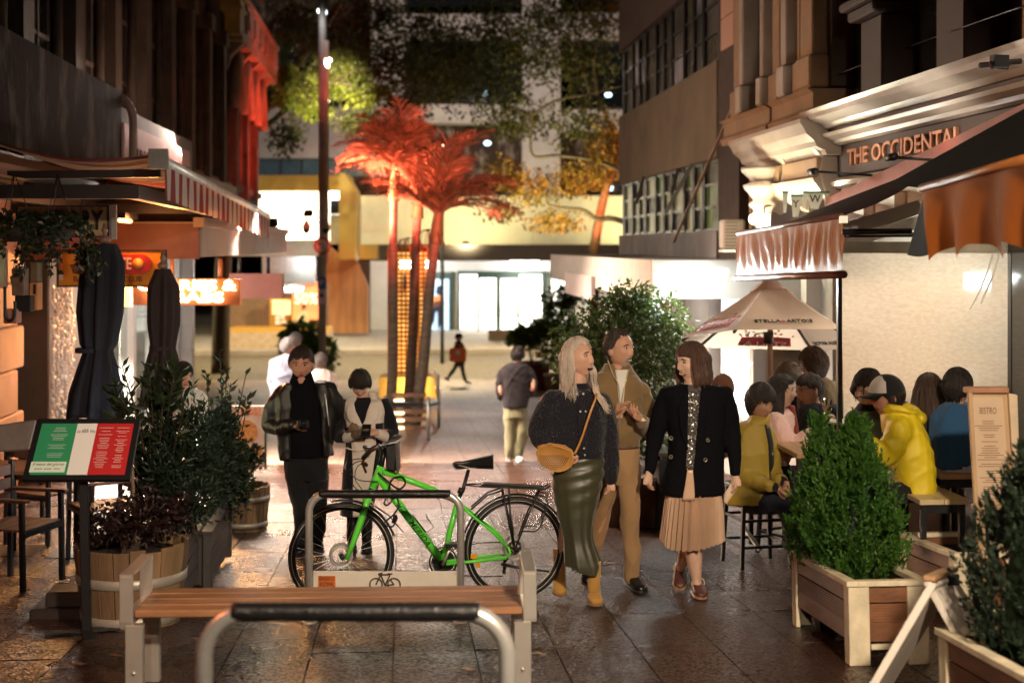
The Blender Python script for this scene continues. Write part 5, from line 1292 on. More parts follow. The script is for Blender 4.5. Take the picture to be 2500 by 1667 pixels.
b=onG(216,d_);parasol('larger closed navy parasol before the shell curtain',b,PZ(593,d_)if False else P(260,593,d_).z,[(P(0,595,d_).z,30*s_),(P(0,640,d_).z,41*s_),(P(0,760,d_).z,44*s_),(P(0,840,d_).z,35*s_),(P(0,855,d_).z,28*s_),(P(0,880,d_).z,34*s_),(P(0,960,d_).z,52*s_),(P(0,1025,d_).z,56*s_)],m_pnavy,1,.13)
d_=13.2;s_=d_/F
b=onG(392,d_);parasol('slimmer closed dark parasol glowing at its edge from the neon',b,P(398,655,d_).z,[(P(0,657,d_).z,18*s_),(P(0,700,d_).z,31*s_),(P(0,790,d_).z,31*s_),(P(0,830,d_).z,26*s_),(P(0,850,d_).z,24*s_),(P(0,870,d_).z,29*s_),(P(0,930,d_).z,37*s_),(P(0,985,d_).z,40*s_)],m_pmar,2,.02)

# Italian-flag menu on its stand
mn=thing('menu_stand','tilted menu board printed like a green white and red flag on a black post','menu stand',onG(212,8.6))
A,B,Cc,Dd=P(60,1166,8.5),P(312,1166,8.5),P(337,1026,8.75),P(96,1026,8.75)
ux=(B-A);uy=(Dd-A);nn=ux.cross(uy).normalized()
def bd(u,v,h=0):return A+ux*u+lerp(Dd-A,Cc-B,u)*v+nn*h
def slab_(u0,v0,u1,v1,h0,h1):
 q=MB();q.hexa([bd(u0,v0,h0),bd(u1,v0,h0),bd(u1,v1,h0),bd(u0,v1,h0)],[bd(u0,v0,h1),bd(u1,v0,h1),bd(u1,v1,h1),bd(u0,v1,h1)]);return q
part('board',slab_(-.02,-.03,1.02,1.03,-.03,0),m_black,mn)
for(u0,v0,u1,v1,c,nm)in((.04,.05,.40,.94,(.03,.24,.10),'green_field'),(.40,.05,.60,.94,(.72,.68,.62),'white_field'),(.60,.05,.965,.94,(.45,.022,.022),'red_field'),(.03,.09,.375,.27,(.62,.70,.55),'pale_box')):
 part(nm,slab_(u0,v0,u1,v1,0.0005 if nm!='pale_box' else .003,.003 if nm!='pale_box' else .004),E('menu_'+nm,c,.16),mn)  # printed fields given a faint glow of their own to look lit
q=MB();rg=random.Random(4);uxn=ux.normalized();uyn=(uy-uxn*uy.dot(uxn)).normalized()
for(uc,wd,v0,v1)in((.24,.20,.34,.86),(.70,.15,.14,.86),(.87,.13,.14,.86)):
 v=v1
 while v>v0:
  if rg.random()<.82:
   w=wd*rg.uniform(.45,1)/2;q.hexa([bd(uc-w,v,.0032),bd(uc+w,v,.0032),bd(uc+w,v+.006,.0032),bd(uc-w,v+.006,.0032)],[bd(uc-w,v,.0036),bd(uc+w,v,.0036),bd(uc+w,v+.006,.0036),bd(uc-w,v+.006,.0036)])
  v-=.030
o=part('menu_lines',q,E('menu_line_white',(.6,.6,.55),.10),mn);o['kind']='stuff'
q=MB();q.text('La Bella Vita',bd(.5,.80,.0035),uxn,uyn,.030,.0004,fit=.11,shear=.35);q.text('..',bd(.5,.875,.0035),uxn,uyn,.07,.0004);part('menu_title',q,m_black,mn)
q=MB();q.text('Il menu del giorno',bd(.2,.225,.0045),uxn,uyn,.026,.0004,fit=.19,shear=.35);q.text('pasta  pizza  vino',bd(.2,.15,.0045),uxn,uyn,.016,.0004,fit=.15);part('menu_text',q,m_black,mn)
pb=onG(212,8.6);q=MB();q.beam(pb,P(204,1166,8.6),.055,.03,up=(0,1,0));part('post',q,m_black,mn,bev=.004)
q=MB()
for a in range(4):
 q.beam(pb+Vector((0,0,.015)),pb+Vector((.24*math.cos(a*1.57+.3),.24*math.sin(a*1.57+.3),.012)),.07,.014)
part('foot',q,m_black,mn)
wb=MB();c_=onG(160,9.2);wb.bx(c_.x-.19,c_.x+.17,c_.y-.16,c_.y+.16,c_.z,c_.z+.07);wb.bx(c_.x-.10,c_.x+.17,c_.y-.12,c_.y+.12,c_.z+.07,c_.z+.17)
single('parasol_base',wb,M('dark_base_weight',(.03,.02,.018),.5),'dark stepped parasol base weight on the paving left of the menu post','base weight',c_,bev=.01)

# terrace chairs and tables on the left
def armchair(label,c,rz,group):
 t=thing('terrace_chair',label,'chair',c,rz,group);m_w=M('slat_seat_wood',(.16,.07,.05),.5,var=.2,stretch=(1,6,1))if 'slat_seat_wood' not in bpy.data.materials else bpy.data.materials['slat_seat_wood']
 for sx in(-.24,.24):
  for y,h in((-.22,.66),(.22,.86)):
   q=MB();q.beam((sx,y,0),(sx,y*.95,h),.032,.032,up=(0,1,0));part('leg',q,m_black,t,world=False)
  q=MB();q.bx(sx-.028,sx+.028,-.26,.22,.645,.668);part('armrest',q,m_w,t,bev=.005,world=False)
 for k in range(5):
  q=MB();q.bx(-.235,.235,-.22+k*.088,-.22+k*.088+.08,.435,.452);part('seat_slat',q,m_w,t,bev=.003,world=False)
 for k in range(3):
  q=MB();q.bx(-.22,.22,.20,.216,.56+.10*k,.64+.10*k);part('back_slat',q,m_w,t,bev=.003,world=False)
 q=MB();q.bx(-.24,.24,-.235,-.205,.40,.432);q.bx(-.24,.24,.2,.23,.40,.432);part('seat_frame',q,m_black,t,world=False)
 return t
cg='terrace chairs on the left'
ac0=armchair('near black-framed terrace chair with slatted brown seat and arms at the left edge',onG(40,10.3),math.radians(70),cg)
dup(ac0,onG(255,11.5),math.radians(-60),'terrace chair half hidden behind the flag menu board',cg)
dup(ac0,onG(110,12.6),math.radians(150),'terrace chair farther back near the pink stone pier',cg)
def table(label,c,w,l,h,mt,group,cat='table'):
 t=thing('terrace_table',label,cat,c,0,group);q=MB();q.bx(-w/2,w/2,-l/2,l/2,h-.03,h);part('table_top',q,mt,t,bev=.004,world=False)
 q=MB();q.tube([(0,0,.02),(0,0,h-.03)],.035,10);part('pedestal',q,m_black,t,world=False)
 q=MB();q.bx(-.22,.22,-.22,.22,0,.02);part('foot_plate',q,m_black,t,world=False);return t
m_tt=M('brown_table_top',(.20,.09,.055),.4,var=.15)
table('square brown terrace table behind the flag menu board',onG(190,11.8),.65,.65,.73,m_tt,'terrace tables on the left')
table('small brown terrace table at the left edge behind the near chair',onG(30,11.9),.65,.65,.73,m_tt,'terrace tables on the left')
bx_=MB();a=onG(40,11.2);bx_.hexa([P(-30,1105,11.2),P(72,1098,11.2),P(72,1098,11.8),P(-30,1105,11.8)],[P(-30,1040,11.2),P(90,1024,11.2),P(90,1024,11.8),P(-30,1040,11.8)])
single('menu_case',bx_,M('weathered_grey_lid',(.22,.18,.16),.6,var=.2),'grey lidded cabinet top at the left edge behind the near chair','cabinet',a,bev=.012)

# hanging baskets and trailing plants, switch boxes on the left
m_vine=leafmat('trailing_vine_leaf',(.014,.028,.010),(.03,.05,.018),.3,.4)
def basket(label,c,r,seed,trails):
 t=thing('hanging_basket',label,'hanging plant',c,group='hanging baskets on the left');rg=random.Random(seed)
 q=MB();q.lathe([(0,-r*.75),(r*.5,-r*.68),(r*.85,-r*.35),(r,0),(r*.96,0),(r*.8,-r*.33),(0,-r*.6)],c,18);part('pot',q,M('basket_dark_%d'%seed,(.03,.018,.014),.8),t)
 q=MB()
 for a in(0,2.1,4.2):q.tube([c+Vector((r*math.cos(a),r*math.sin(a),0)),Vector((c.x,c.y,2.3))],.004,4)
 part('hanger',q,m_black,t)
 P_,D_=[],[];st=MB()
 for i in range(trails):
  a=rg.uniform(0,6.28);p=c+Vector((r*.8*math.cos(a),r*.8*math.sin(a),.02));pts=[p];L=rg.uniform(.1,.45);k=10
  d=Vector((math.cos(a)*.6,math.sin(a)*.6,.5))
  for s in range(k):
   p=p+d.normalized()*L/k*1.4;d=d*.75+Vector((rg.uniform(-.15,.15),rg.uniform(-.15,.15),-.35));pts.append(p.copy())
   for z in range(2):P_.append(list(p));D_.append([rg.uniform(-1,1),rg.uniform(-1,1),rg.uniform(-.6,.3)])
  st.tube(pts,.003,4)
 for i in range(90):
  a=rg.uniform(0,6.28);P_.append(list(c+Vector((r*rg.uniform(0,1)*math.cos(a),r*rg.uniform(0,1)*math.sin(a),rg.uniform(0,.12)))));D_.append([math.cos(a),math.sin(a),rg.uniform(0,1)])
 part('vine_stem',st,m_bark,t);qd=leaf_quads(np.array(P_),np.array(D_),.062,.021,np.random.default_rng(seed),.2,.3);part('leaf_mass',np_mesh('leaf_mass',qd,m_vine),m_vine,t)
 return t
basket('dark hanging basket with trailing vine at the far left edge',P(35,555,10.8),.15,1,18)
basket('hanging basket with bushy vine before the cream hanging sign',P(140,560,11.0),.14,2,22)
bk=thing('hanging_pot','small terracotta pot with a drooping plant before the orange bar sign','hanging plant',P(195,655,11.6))
c_=P(195,655,11.6);q=MB();q.lathe([(0,-.05),(.055,-.04),(.075,.02),(.08,.03),(.07,.03),(0,.0)],c_,14);part('pot',q,M('terracotta',(.30,.09,.05),.7),bk);crown('foliage',bk,[(c_+Vector((.03,0,.13)),(.05,.05,.14))],160,.055,.014,m_vine,8)
q=MB();q.tube([c_+Vector((0,0,.03)),c_+Vector((.02,0,.7))],.003,4);part('cord',q,m_black,bk)
sw_=thing('switch_box','old metal switch boxes with a lit orange plywood side on the near left wall','electrical box',P(60,700,10.9))
for(x0,y0,x1,y1,d,m)in((28,655,58,722,10.8,M('rusty_box',(.16,.10,.07),.6,var=.3,vs=12)),(36,722,74,760,10.85,m_black),(72,690,92,757,10.95,M('orange_plywood',(.55,.22,.08),.6,var=.15)),(73,640,92,690,11.0,M('brown_board',(.14,.09,.05),.7)),(8,755,40,790,10.8,M('pinkish_board',(.40,.17,.12),.7))):
 q=MB();rect(q,x0,y0,x1,y1,d,.12);part('box',q,m,sw_,bev=.006)
q=MB();rect(q,81,694,87,718,10.94,.02);part('slot',q,m_black,sw_)
q=MB();q.tube(dense([P(12,700,10.75),P(14,770,10.75),P(26,782,10.75),P(36,770,10.75),P(36,735,10.75)],6),.012,6);part('cable_loop',q,m_black,sw_)
fr2=thing('wall_picture','pale framed notice at the far left edge','notice',P(8,650,10.9));q=MB();rect(q,-20,606,16,704,10.9,.03);part('frame',q,M('pale_pink_frame',(.5,.36,.30),.6),fr2);q=MB();rect(q,-16,612,9,690,10.88,.02);part('notice',q,M('pale_green_notice',(.5,.55,.36),.6),fr2)
tgg=MB();tgg.tube([P(150,590,11.3),P(151,665,11.3)],.002,4);rect(tgg,145,668,154,684,11.3,.005);single('hanging_tag',tgg,M('pale_tag',(.5,.35,.28),.6),'small pale paper tag hanging on a string before the bar sign','tag',P(150,670,11.3))

# food A-board by the takeaway
fb=thing('food_board','bright food A-board standing outside the takeaway behind the man','sign board',onG(608,18.6))
q=MB();rect(q,562,990,646,1140,18.6,.03);part('board',q,M('food_board_white',(.75,.70,.66),.5),fb)
q=MB();rect(q,646,988,650,1146,18.55,.05);rect(q,558,988,562,1146,18.55,.05);part('frame',q,M('green_black_frame',(.02,.05,.03),.5),fb)
q=MB();q.text('CURRIES',P(604,998,18.58),r_,(0,0,1),.075,.003,bold=.006,fit=.36);q.text('& KEBABS',P(604,1010,18.58),r_,(0,0,1),.075,.003,bold=.006,fit=.36);part('lettering',q,M('orange_print',(.6,.2,.05),.6),fb)
for(x,y,rx)in((600,1055,30),(625,1100,16),(585,1110,18)):
 part('food_picture',face_disc(0,rx*18.6/F,.0,P(x,y,18.57),18),M('food_print_%d'%x,(.55,.30,.10),.5,var=.5,vs=30),fb)

# ================================================================ furniture on the right and in the foreground
m_wpaint=M('cream_painted_timber',(.68,.59,.42),.5,var=.24,vs=7,vdetail=9,bump=.15,bs=20,stretch=(1,1,1))
m_deck=M('red_brown_decking',(.20,.085,.04),.45,var=.38,vs=5,vdetail=8,bump=.12,bs=20,stretch=(1,1,3))
tilt_x=-math.atan(.067)
def planter_box(label,x0,x1,y0,y1,h,group):
 "decking-sided planter with wide cream corner posts; grooved middle board"
 c=Vector(((x0+x1)/2,(y0+y1)/2,G((y0+y1)/2)));t=thing('planter_box',label,'planter box',c,0,group);t.rotation_euler.x=tilt_x
 w,l=x1-x0,y1-y0;pw=.115;hb=(h-.15)/3
 for sx in(-1,1):
  for sy in(-1,1):
   q=MB();q.bx(sx*w/2,sx*(w/2-pw),sy*l/2,sy*(l/2-.03),0,h-.03);part('post',q,m_wpaint,t,bev=.004,world=False)
   q=MB();q.bx(sx*w/2,sx*(w/2-.03),sy*(l/2-.0305),sy*(l/2-.09),0,h-.03);part('post',q,m_wpaint,t,bev=.004,world=False)
 for k in range(3):
  z0=.125+k*(hb+.003)
  for sy in(-1,1):
   q=MB()
   if k==1:
    for g_ in range(7):q.bx(-w/2+.02,w/2-.02,sy*(l/2-.012),sy*(l/2-.034),z0+g_*hb/7,z0+(g_+.62)*hb/7)
    q.bx(-w/2+.02,w/2-.02,sy*(l/2-.017),sy*(l/2-.033),z0,z0+hb*.94)
   else:q.bx(-w/2+.02,w/2-.02,sy*(l/2-.012),sy*(l/2-.034),z0,z0+hb)
   part('board',q,m_deck,t,bev=.002 if k!=1 else 0,world=False)
  for sx in(-1,1):
   q=MB()
   if k==1:
    for g_ in range(7):q.bx(sx*(w/2-.012),sx*(w/2-.034),-l/2+.02,l/2-.02,z0+g_*hb/7,z0+(g_+.62)*hb/7)
    q.bx(sx*(w/2-.017),sx*(w/2-.033),-l/2+.02,l/2-.02,z0,z0+hb*.94)
   else:q.bx(sx*(w/2-.012),sx*(w/2-.034),-l/2+.02,l/2-.02,z0,z0+hb)
   part('board',q,m_deck,t,bev=.002 if k!=1 else 0,world=False)
 for a in((-w/2-.012,-w/2+.05,-l/2-.012,l/2+.012),(w/2-.05,w/2+.012,-l/2-.012,l/2+.012),(-w/2+.051,w/2-.051,-l/2-.012,-l/2+.05),(-w/2+.051,w/2-.051,l/2-.05,l/2+.012)):
  q=MB();q.bx(*a,h-.03,h);part('rim',q,m_wpaint,t,bev=.003,world=False)
 q=MB();q.bx(-w/2+.12,w/2-.12,-l/2-.0,-l/2+.02,.085,.112);part('rail',q,m_wpaint,t,world=False)
 q=MB();q.bx(-w/2+.03,w/2-.03,-l/2+.03,l/2-.03,h-.10,h-.08);part('soil',q,m_soil,t,world=False)
 q=MB();q.bx(-w/2+.1,-w/2+.2,l/2-.25,l/2-.15,0,.12);part('caster_block',q,m_black,t,world=False)
 return t
gpb='cream and brown planter boxes'
planter_box('cream-framed brown planter box holding the tall bright conifer',2.39,2.83,7.45,8.58,.45,gpb)
planter_box('cream-framed planter box half hidden behind the wooden menu stand',3.33,3.77,8.35,9.3,.45,gpb)
planter_box('nearest planter box cut by the lower right corner of the picture',2.40,2.86,5.02,6.2,.45,gpb)

def conifer(label,base,prof,n,L,Wd,m,seed,sq=1.0,lean=0):
 "flame-shaped conifer of many upright sprays; prof = [(height, radius)]"
 t=thing('conifer',label,'conifer',base);rg=np.random.default_rng(seed)
 hs=np.array([p[0]for p in prof]);rs=np.array([p[1]for p in prof]);H=hs[-1]
 q=MB();q.tube([base,base+Vector((0,0,H*.8))],[.025,.008],6);part('trunk',q,m_bark,t)
 k=n//26;zz=rg.beta(1.15,1.25,k)*H;aa=rg.uniform(0,2*np.pi,k);lob=1+.13*np.sin(aa*3+zz*5+seed)+.10*np.sin(aa*7-zz*11)
 rr=np.interp(zz,hs,rs)*lob*rg.uniform(.70,1.04,k)
 ap_=np.stack([rr*np.cos(aa),rr*np.sin(aa)*sq,zz],1)
 dv=np.stack([np.cos(aa)*.42,np.sin(aa)*.42*sq,np.ones(k)*1.0],1)+rg.normal(0,.22,(k,3));dv/=np.linalg.norm(dv,axis=1)[:,None]
 ln=rg.uniform(.05,.11,k)*(1+.5*(rr>.12))
 idx=np.repeat(np.arange(k),26);s_=rg.uniform(0,1,k*26)
 side=np.cross(dv,rg.normal(0,1,(k,3)));side/=np.linalg.norm(side,axis=1)[:,None]
 sg=rg.choice([-1,1],k*26)
 pts=ap_[idx]+dv[idx]*(ln[idx]*s_)[:,None]
 pts[:,2]=np.maximum(pts[:,2],-.02)
 dirs=dv[idx]*.8+side[idx]*(sg*.75*(1-s_*.6))[:,None]
 qd=leaf_quads(pts+np.array(base),dirs,L,Wd,rg,0,.22)
 part('foliage',np_mesh('foliage',qd,m),m,t)
 # inner dark mass so the middle is not see-through
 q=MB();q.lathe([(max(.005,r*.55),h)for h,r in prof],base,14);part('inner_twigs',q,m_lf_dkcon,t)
 return t
zb_=G(8.0)+.36
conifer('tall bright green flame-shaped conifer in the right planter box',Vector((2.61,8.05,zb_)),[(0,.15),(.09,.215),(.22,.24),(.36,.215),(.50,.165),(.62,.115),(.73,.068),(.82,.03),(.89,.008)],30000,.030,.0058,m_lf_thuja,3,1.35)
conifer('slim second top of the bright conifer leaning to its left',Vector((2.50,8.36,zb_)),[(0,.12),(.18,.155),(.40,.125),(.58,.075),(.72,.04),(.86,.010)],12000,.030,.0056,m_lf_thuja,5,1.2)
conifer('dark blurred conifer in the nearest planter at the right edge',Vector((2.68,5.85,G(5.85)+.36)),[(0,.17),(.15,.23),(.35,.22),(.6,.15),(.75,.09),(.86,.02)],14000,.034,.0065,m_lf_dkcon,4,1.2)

# folding A-board seen end-on
ab=thing('a_board','white folding A-board seen end-on in the lower right','sign board',onG(2220,6.45))
R0=P(2268,1418,6.3);R1=P(2326,1394,6.72)
fl0=Vector((P(2048,1700,6.3).x,P(2048,1700,6.3).y,G(6.2)));fl1=fl0+(R1-R0);fl1.z=G(fl1.y)
fr0=Vector((P(2478,1700,6.3).x,P(2478,1700,6.3).y,G(6.2)));fr1=fr0+(R1-R0);fr1.z=G(fr1.y)
m_ab=M('white_a_board',(.66,.60,.53),.5,var=.08,vs=6,bump=.08);m_abi=M('dark_inner_board',(.20,.14,.10),.7,var=.2)
def plate(a0,a1,b1,b0,th,m,nm):
 a0,a1,b1,b0=map(Vector,(a0,a1,b1,b0));n_=(a1-a0).cross(b0-a0).normalized()*th
 q=MB();q.hexa([a0,a1,b1,b0],[a0+n_,a1+n_,b1+n_,b0+n_]);return part(nm,q,m,ab,bev=.004)
plate(R0,R1,fl1,fl0,-.035,m_ab,'leg_frame');plate(R0,R1,fr1,fr0,.03,m_ab,'face_board')
ii=lerp(R0,R1,.06);plate(lerp(R0,fl0,.08)+Vector((.04,0,-.01)),lerp(R1,fl1,.08)+Vector((.04,0,-.01)),fl1+Vector((.05,0,.05)),fl0+Vector((.05,0,.05)),.004,m_abi,'inner_panel')
q=MB();q.beam(R0+Vector((0,0,.012)),R1+Vector((0,0,.012)),.055,.022);part('hinge_strip',q,M('tan_hinge',(.42,.24,.12),.5),ab,bev=.004)
c_=lerp(lerp(R0,R1,.55),lerp(fr0,fr1,.55),.07);q=MB();q.box(c_+Vector((.02,-.005,.03)),(.05,.03,.05));part('latch',q,m_black,ab)

# wooden menu stand on the right
ms=thing('menu_stand','light wooden menu stand with a pale paper menu beside the right planter','menu stand',onG(2400,8.45))
m_lw=M('light_menu_wood',(.50,.33,.19),.5,var=.12,vs=4,stretch=(4,4,.6));m_paper=M('menu_paper',(.60,.44,.30),.7,var=.04)
dm=8.5
part('board',flat_poly([(2362,950),(2458,950),(2478,1238),(2378,1238)],dm,.02),m_lw,ms,bev=.003)
part('paper',flat_poly([(2374,968),(2448,968),(2466,1222),(2388,1222)],dm-.022,.002),m_paper,ms)
part('side_frame',flat_poly([(2456,958),(2478,962),(2484,1150),(2482,1240),(2474,1240)],dm-.01,.045),M('pale_side_wood',(.66,.52,.36),.5),ms,bev=.004)
part('side_frame',flat_poly([(2360,952),(2370,952),(2386,1240),(2376,1240)],dm-.02,.03),m_lw,ms,bev=.003)
q=MB();rect(q,2358,945,2464,960,dm-.05,.06);part('top_clip',q,M('reddish_clip',(.38,.19,.11),.5),ms,bev=.006)
q=MB();rect(q,2376,1232,2482,1244,dm-.04,.05);part('bottom_ledge',q,m_lw,ms,bev=.004)
b=onG(2397,dm);q=MB();q.beam(b,P(2394,1240,dm),.045,.03,up=(0,1,0));part('post',q,m_lw,ms);q=MB();q.beam(b+Vector((-.16,0,.012)),b+Vector((.2,0,.012)),.05,.024);part('foot',q,m_lw,ms)
q=MB();q.text('BISTRO',P(2412,1003,dm-.026),r_,(0,0,1),.055,.0005,bold=.002,fit=.10);part('menu_title',q,M('menu_brown_ink',(.22,.11,.06),.7),ms)
q=MB();rg=random.Random(8)
for i in range(36):
 y=1022+i*5.5;w=rg.uniform(12,34)
 if rg.random()<.8:rect(q,2412+i*.4-w,y,2412+i*.4+w,y+1.6,dm-.026,.0004)
o=part('menu_lines',q,bpy.data.materials['menu_brown_ink'],ms);o['kind']='stuff'

# high tables, benches and stools of the pub terrace
m_tbl=M('warm_table_timber',(.42,.24,.12),.4,var=.15,vs=4,stretch=(4,.6,4));m_pale=M('pale_bench_timber',(.60,.46,.26),.4,var=.12,vs=4,stretch=(4,.6,4))
def high(name,label,x0,x1,y0,y1,h,top,th=.035,planks=3,group=None,cat='table',brace=False):
 c=Vector(((x0+x1)/2,(y0+y1)/2,G((y0+y1)/2)));t=thing(name,label,cat,c,0,group);w,l=x1-x0,y1-y0
 for k in range(planks):
  a=-w/2+w*k/planks;q=MB();q.bx(a+.002,a+w/planks-.002,-l/2,l/2,h-th,h);part('top_plank',q,top,t,bev=.003,world=False)
 for sx in(-1,1):
  for sy in(-1,1):
   q=MB();q.bx(sx*(w/2-.02),sx*(w/2-.055),sy*(l/2-.02),sy*(l/2-.055),0,h-th);part('leg',q,m_black,t,world=False)
 for a_,b_ in((-l/2+.03,-l/2+.05),(l/2-.05,l/2-.03)):
  q=MB();q.bx(-w/2+.06,w/2-.06,a_,b_,h-th-.06,h-th-.001);part('apron',q,m_black,t,world=False)
 if brace:
  q=MB();q.beam((-w/2+.04,-l/2+.04,.16),(w/2-.04,-l/2+.04,.16),.02,.02);part('foot_rail',q,m_pale,t,world=False)
 return t
high('high_table','high timber-topped pub table between the seated diners',2.86,3.22,10.15,11.7,.97,m_tbl,cat='table')
high('high_bench','pale timber high bench under the diner in the yellow jacket',3.33,3.66,8.95,10.1,.75,m_pale,planks=2,group='high benches',cat='bench',brace=True)
high('high_bench','brown high bench under the diner in the blue sweater',3.62,4.05,9.35,10.15,.86,m_tbl,planks=2,group='high benches',cat='bench')
def stool(label,c,rz,group):
 t=thing('bar_stool',label,'stool',c,rz,group)
 q=MB();q.bx(-.2,.2,-.2,.2,.60,.63);part('seat',q,m_black,t,bev=.006,world=False)
 for sx in(-1,1):
  for sy in(-1,1):
   q=MB();q.beam((sx*.2,sy*.2,0),(sx*.17,sy*.17,.60),.028,.028,up=(0,1,0));part('leg',q,m_black,t,world=False)
 for z in(.18,.38):
  k=.2-.03*z/.6
  for a,b in(((-k,-k,z),(k,-k,z)),((-k,k,z),(k,k,z)),((-k,-k,z),(-k,k,z)),((k,-k,z),(k,k,z))):
   q=MB();q.beam(a,b,.02,.02);part('rung',q,m_black,t,world=False)
 return t
s0=stool('black metal bar stool under the man in the mustard jacket',onG(1846,11.05),.15,'black bar stools')
dup(s0,onG(1935,11.6),.5,'black metal bar stool under the woman in the pink top','black bar stools')
dup(s0,onG(1975,12.3),-.2,'black metal bar stool in shadow under the pub table','black bar stools')
q=MB();q.beam(P(1815,1285,11.3),P(1856,1342,11.0),.03,.02);single('loose_bar',q,m_steel,'slanting pale metal bar between the bar stool legs','bar',P(1830,1310,11.2))
lt_=high('low_counter','dark lidded counter behind the three walkers',2.35,2.95,12.9,14.0,.75,m_dk,planks=2,cat='counter')
q=MB();q.bx(-.3,.3,-.55,.55,.05,.68);part('panel',q,M('navy_cloth_panel',(.012,.014,.022),.8),lt_,world=False)
q=MB();a=P(1790,1028,12.6);q.bx(a.x-.28,a.x+.3,a.y-.2,a.y+.3,a.z-.02,a.z+.01);single('serving_shelf',q,m_white,'white lit shelf corner seen past the black coat','shelf',a)

# foreground bench of timber slats on a steel frame
m_bslat=M('oiled_bench_timber',(.34,.17,.085),.38,var=.42,vs=3.2,vdetail=8,bump=.1,bs=18,stretch=(.6,5,5));m_bst=M('brushed_bench_steel',(.60,.56,.50),.38,metal=.7,var=.06)
be=thing('timber_bench','timber slatted bench with flat steel arms in the foreground','bench',onG(800,7.1))
s_rise=.0
def BQ(x,y,z):return Vector((x,y,z))
LL=P(327,1490,6.85);RR=P(1276,1486,6.92);dirb=(RR-LL);dirb.z=0;Lb=dirb.length;dirb.normalize();nb_=Vector((-dirb.y,dirb.x,0));zs=LL.z
for k in range(4):
 a=LL+nb_*(.115*k);b=a+dirb*Lb;a.z=b.z=zs-.018
 q=MB();q.beam(a+nb_*.052,b+nb_*.052,.104,.036);part('slat',q,m_bslat,be,bev=.006)
for(fx,bx_,lx,e0)in((309,366,342,0),(1289,1267,1280,1)):
 base=LL-dirb*.035 if e0==0 else LL+dirb*(Lb+.035);g_=G(base.y)
 zt_=zs+.165
 q=MB();f_=base+nb_*-.005;bk=base+nb_*.43
 q.beam(Vector((f_.x,f_.y,zs-.06)),Vector((f_.x,f_.y,zt_)),.066,.012,up=nb_);part('arm_post',q,m_bst,be,bev=.003)
 q=MB();q.beam(Vector((bk.x,bk.y,zs-.06)),Vector((bk.x,bk.y,zt_+.0)),.066,.012,up=nb_);part('arm_post',q,m_bst,be,bev=.003)
 q=MB();q.beam(Vector((f_.x,f_.y,zt_+.006))-nb_*.006,Vector((bk.x,bk.y,zt_+.006))+nb_*.006,.066,.012);part('armrest',q,m_bst,be,bev=.003)
 q=MB();q.beam(Vector((f_.x,f_.y,zs-.055)),Vector((bk.x,bk.y,zs-.055)),.066,.03);part('seat_rail',q,m_bst,be,bev=.003)
 lg=base+dirb*(.035 if e0==0 else-.035)
 for off_ in(.02,.40):
  p=lg+nb_*off_;q=MB();q.beam(Vector((p.x,p.y,g_)),Vector((p.x,p.y,zs-.07)),.085,.05,up=nb_);part('leg',q,m_bst,be,bev=.004)
 q=MB();p=lg+nb_*-.008;q.tube([Vector((p.x,p.y,zs-.30))-nb_*.004,Vector((p.x,p.y,zs-.30))+nb_*.004],.010,8);part('bolt',q,m_steel,be)

# two hoop bike racks
def hoop(label,xl,xr,yt,d,r,rad,wrap,plate_=None):
 t=thing('bike_rack',label,'bike rack',onG((xl+xr)/2,d),0,'hoop bike racks');s=d/F
 zt=P(0,yt,d).z-r;pl_,pr_=P(xl,0,d),P(xr,0,d);g_=G(pl_.y);ln=[]
 xa,xb=(xl-CX)*s+r,(xr-CX)*s-r
 def w(x,z):return Vector((x*CT+d*ST,-x*ST+d*CT,z))
 ln.append(w(xa,g_));ln.append(w(xa,zt-rad))
 for i in range(1,11):a=math.pi/2*i/10;ln.append(w(xa+rad-rad*math.cos(a),zt-rad+rad*math.sin(a)))
 for i in range(0,11):a=math.pi/2*(1-i/10);ln.append(w(xb-rad+rad*math.cos(a),zt-rad+rad*math.sin(a)))
 ln.append(w(xb,g_))
 q=MB();q.tube(ln,r,16);part('hoop',q,m_steel,t)
 n_w=26;x0,x1=xa+rad*wrap,xb-rad*wrap;pts=[];rr=[]
 for i in range(n_w*2+1):
  pts.append(w(x0+(x1-x0)*i/(n_w*2),zt));rr.append(r*1.10+(.0015 if i%2 else 0))
 q=MB();q.tube(pts,rr,16);part('black_wrap',q,M('black_tape_%d'%xl,(.012,.011,.012),.32,bump=.3,bs=40),t)
 for x in(xa,xb):
  q=MB();q.lathe([(0,0),(r*2,0),(r*2,.01),(r,.012)],w(x,g_),16);part('foot_plate',q,m_steel,t)
 return t,w,xa,xb,zt
hr,w_,xa,xb,zt=hoop('middle hoop bike rack with bike symbol plate before the green bicycle',745,1134,1196,8.87,.024,.115,.55)
q=MB();z0,z1=P(0,1452,8.87).z,P(0,1394,8.87).z;a,b=w_(xa+.02,z0),w_(xb-.02,z0)
rect(q,765,1394,1117,1455,8.87,.012);pp=part('plate',q,M('white_rack_plate',(.68,.63,.54),.45,var=.06,vs=6),hr)
q=MB();s=8.86/F
def icon(x,y):return P(900+(x-900),y,8.862)
m_icon=M('brown_icon_paint',(.06,.03,.025),.5)
for cx_ in(918,962):
 q.tube([P(cx_+15*math.cos(2*math.pi*i/26),1426+15*math.sin(2*math.pi*i/26),8.862)for i in range(26)],.0042,5,closed=True)
for a,b in(((918,1426),(930,1402)),((930,1402),(952,1402)),((930,1402),(940,1428)),((940,1428),(952,1404)),((940,1428),(962,1426)),((952,1412),(962,1426)),((946,1400),(958,1400)),((924,1400),(934,1398)),((924,1400),(928,1405))):
 q.tube([P(*a,8.862),P(*b,8.862)],.0042,5)
part('bicycle_symbol',q,m_icon,pp)
q=MB();rect(q,777,1405,819,1447,8.864,.002);st=part('sticker',q,M('orange_sticker',(.66,.16,.02),.45),hr)
q=MB()
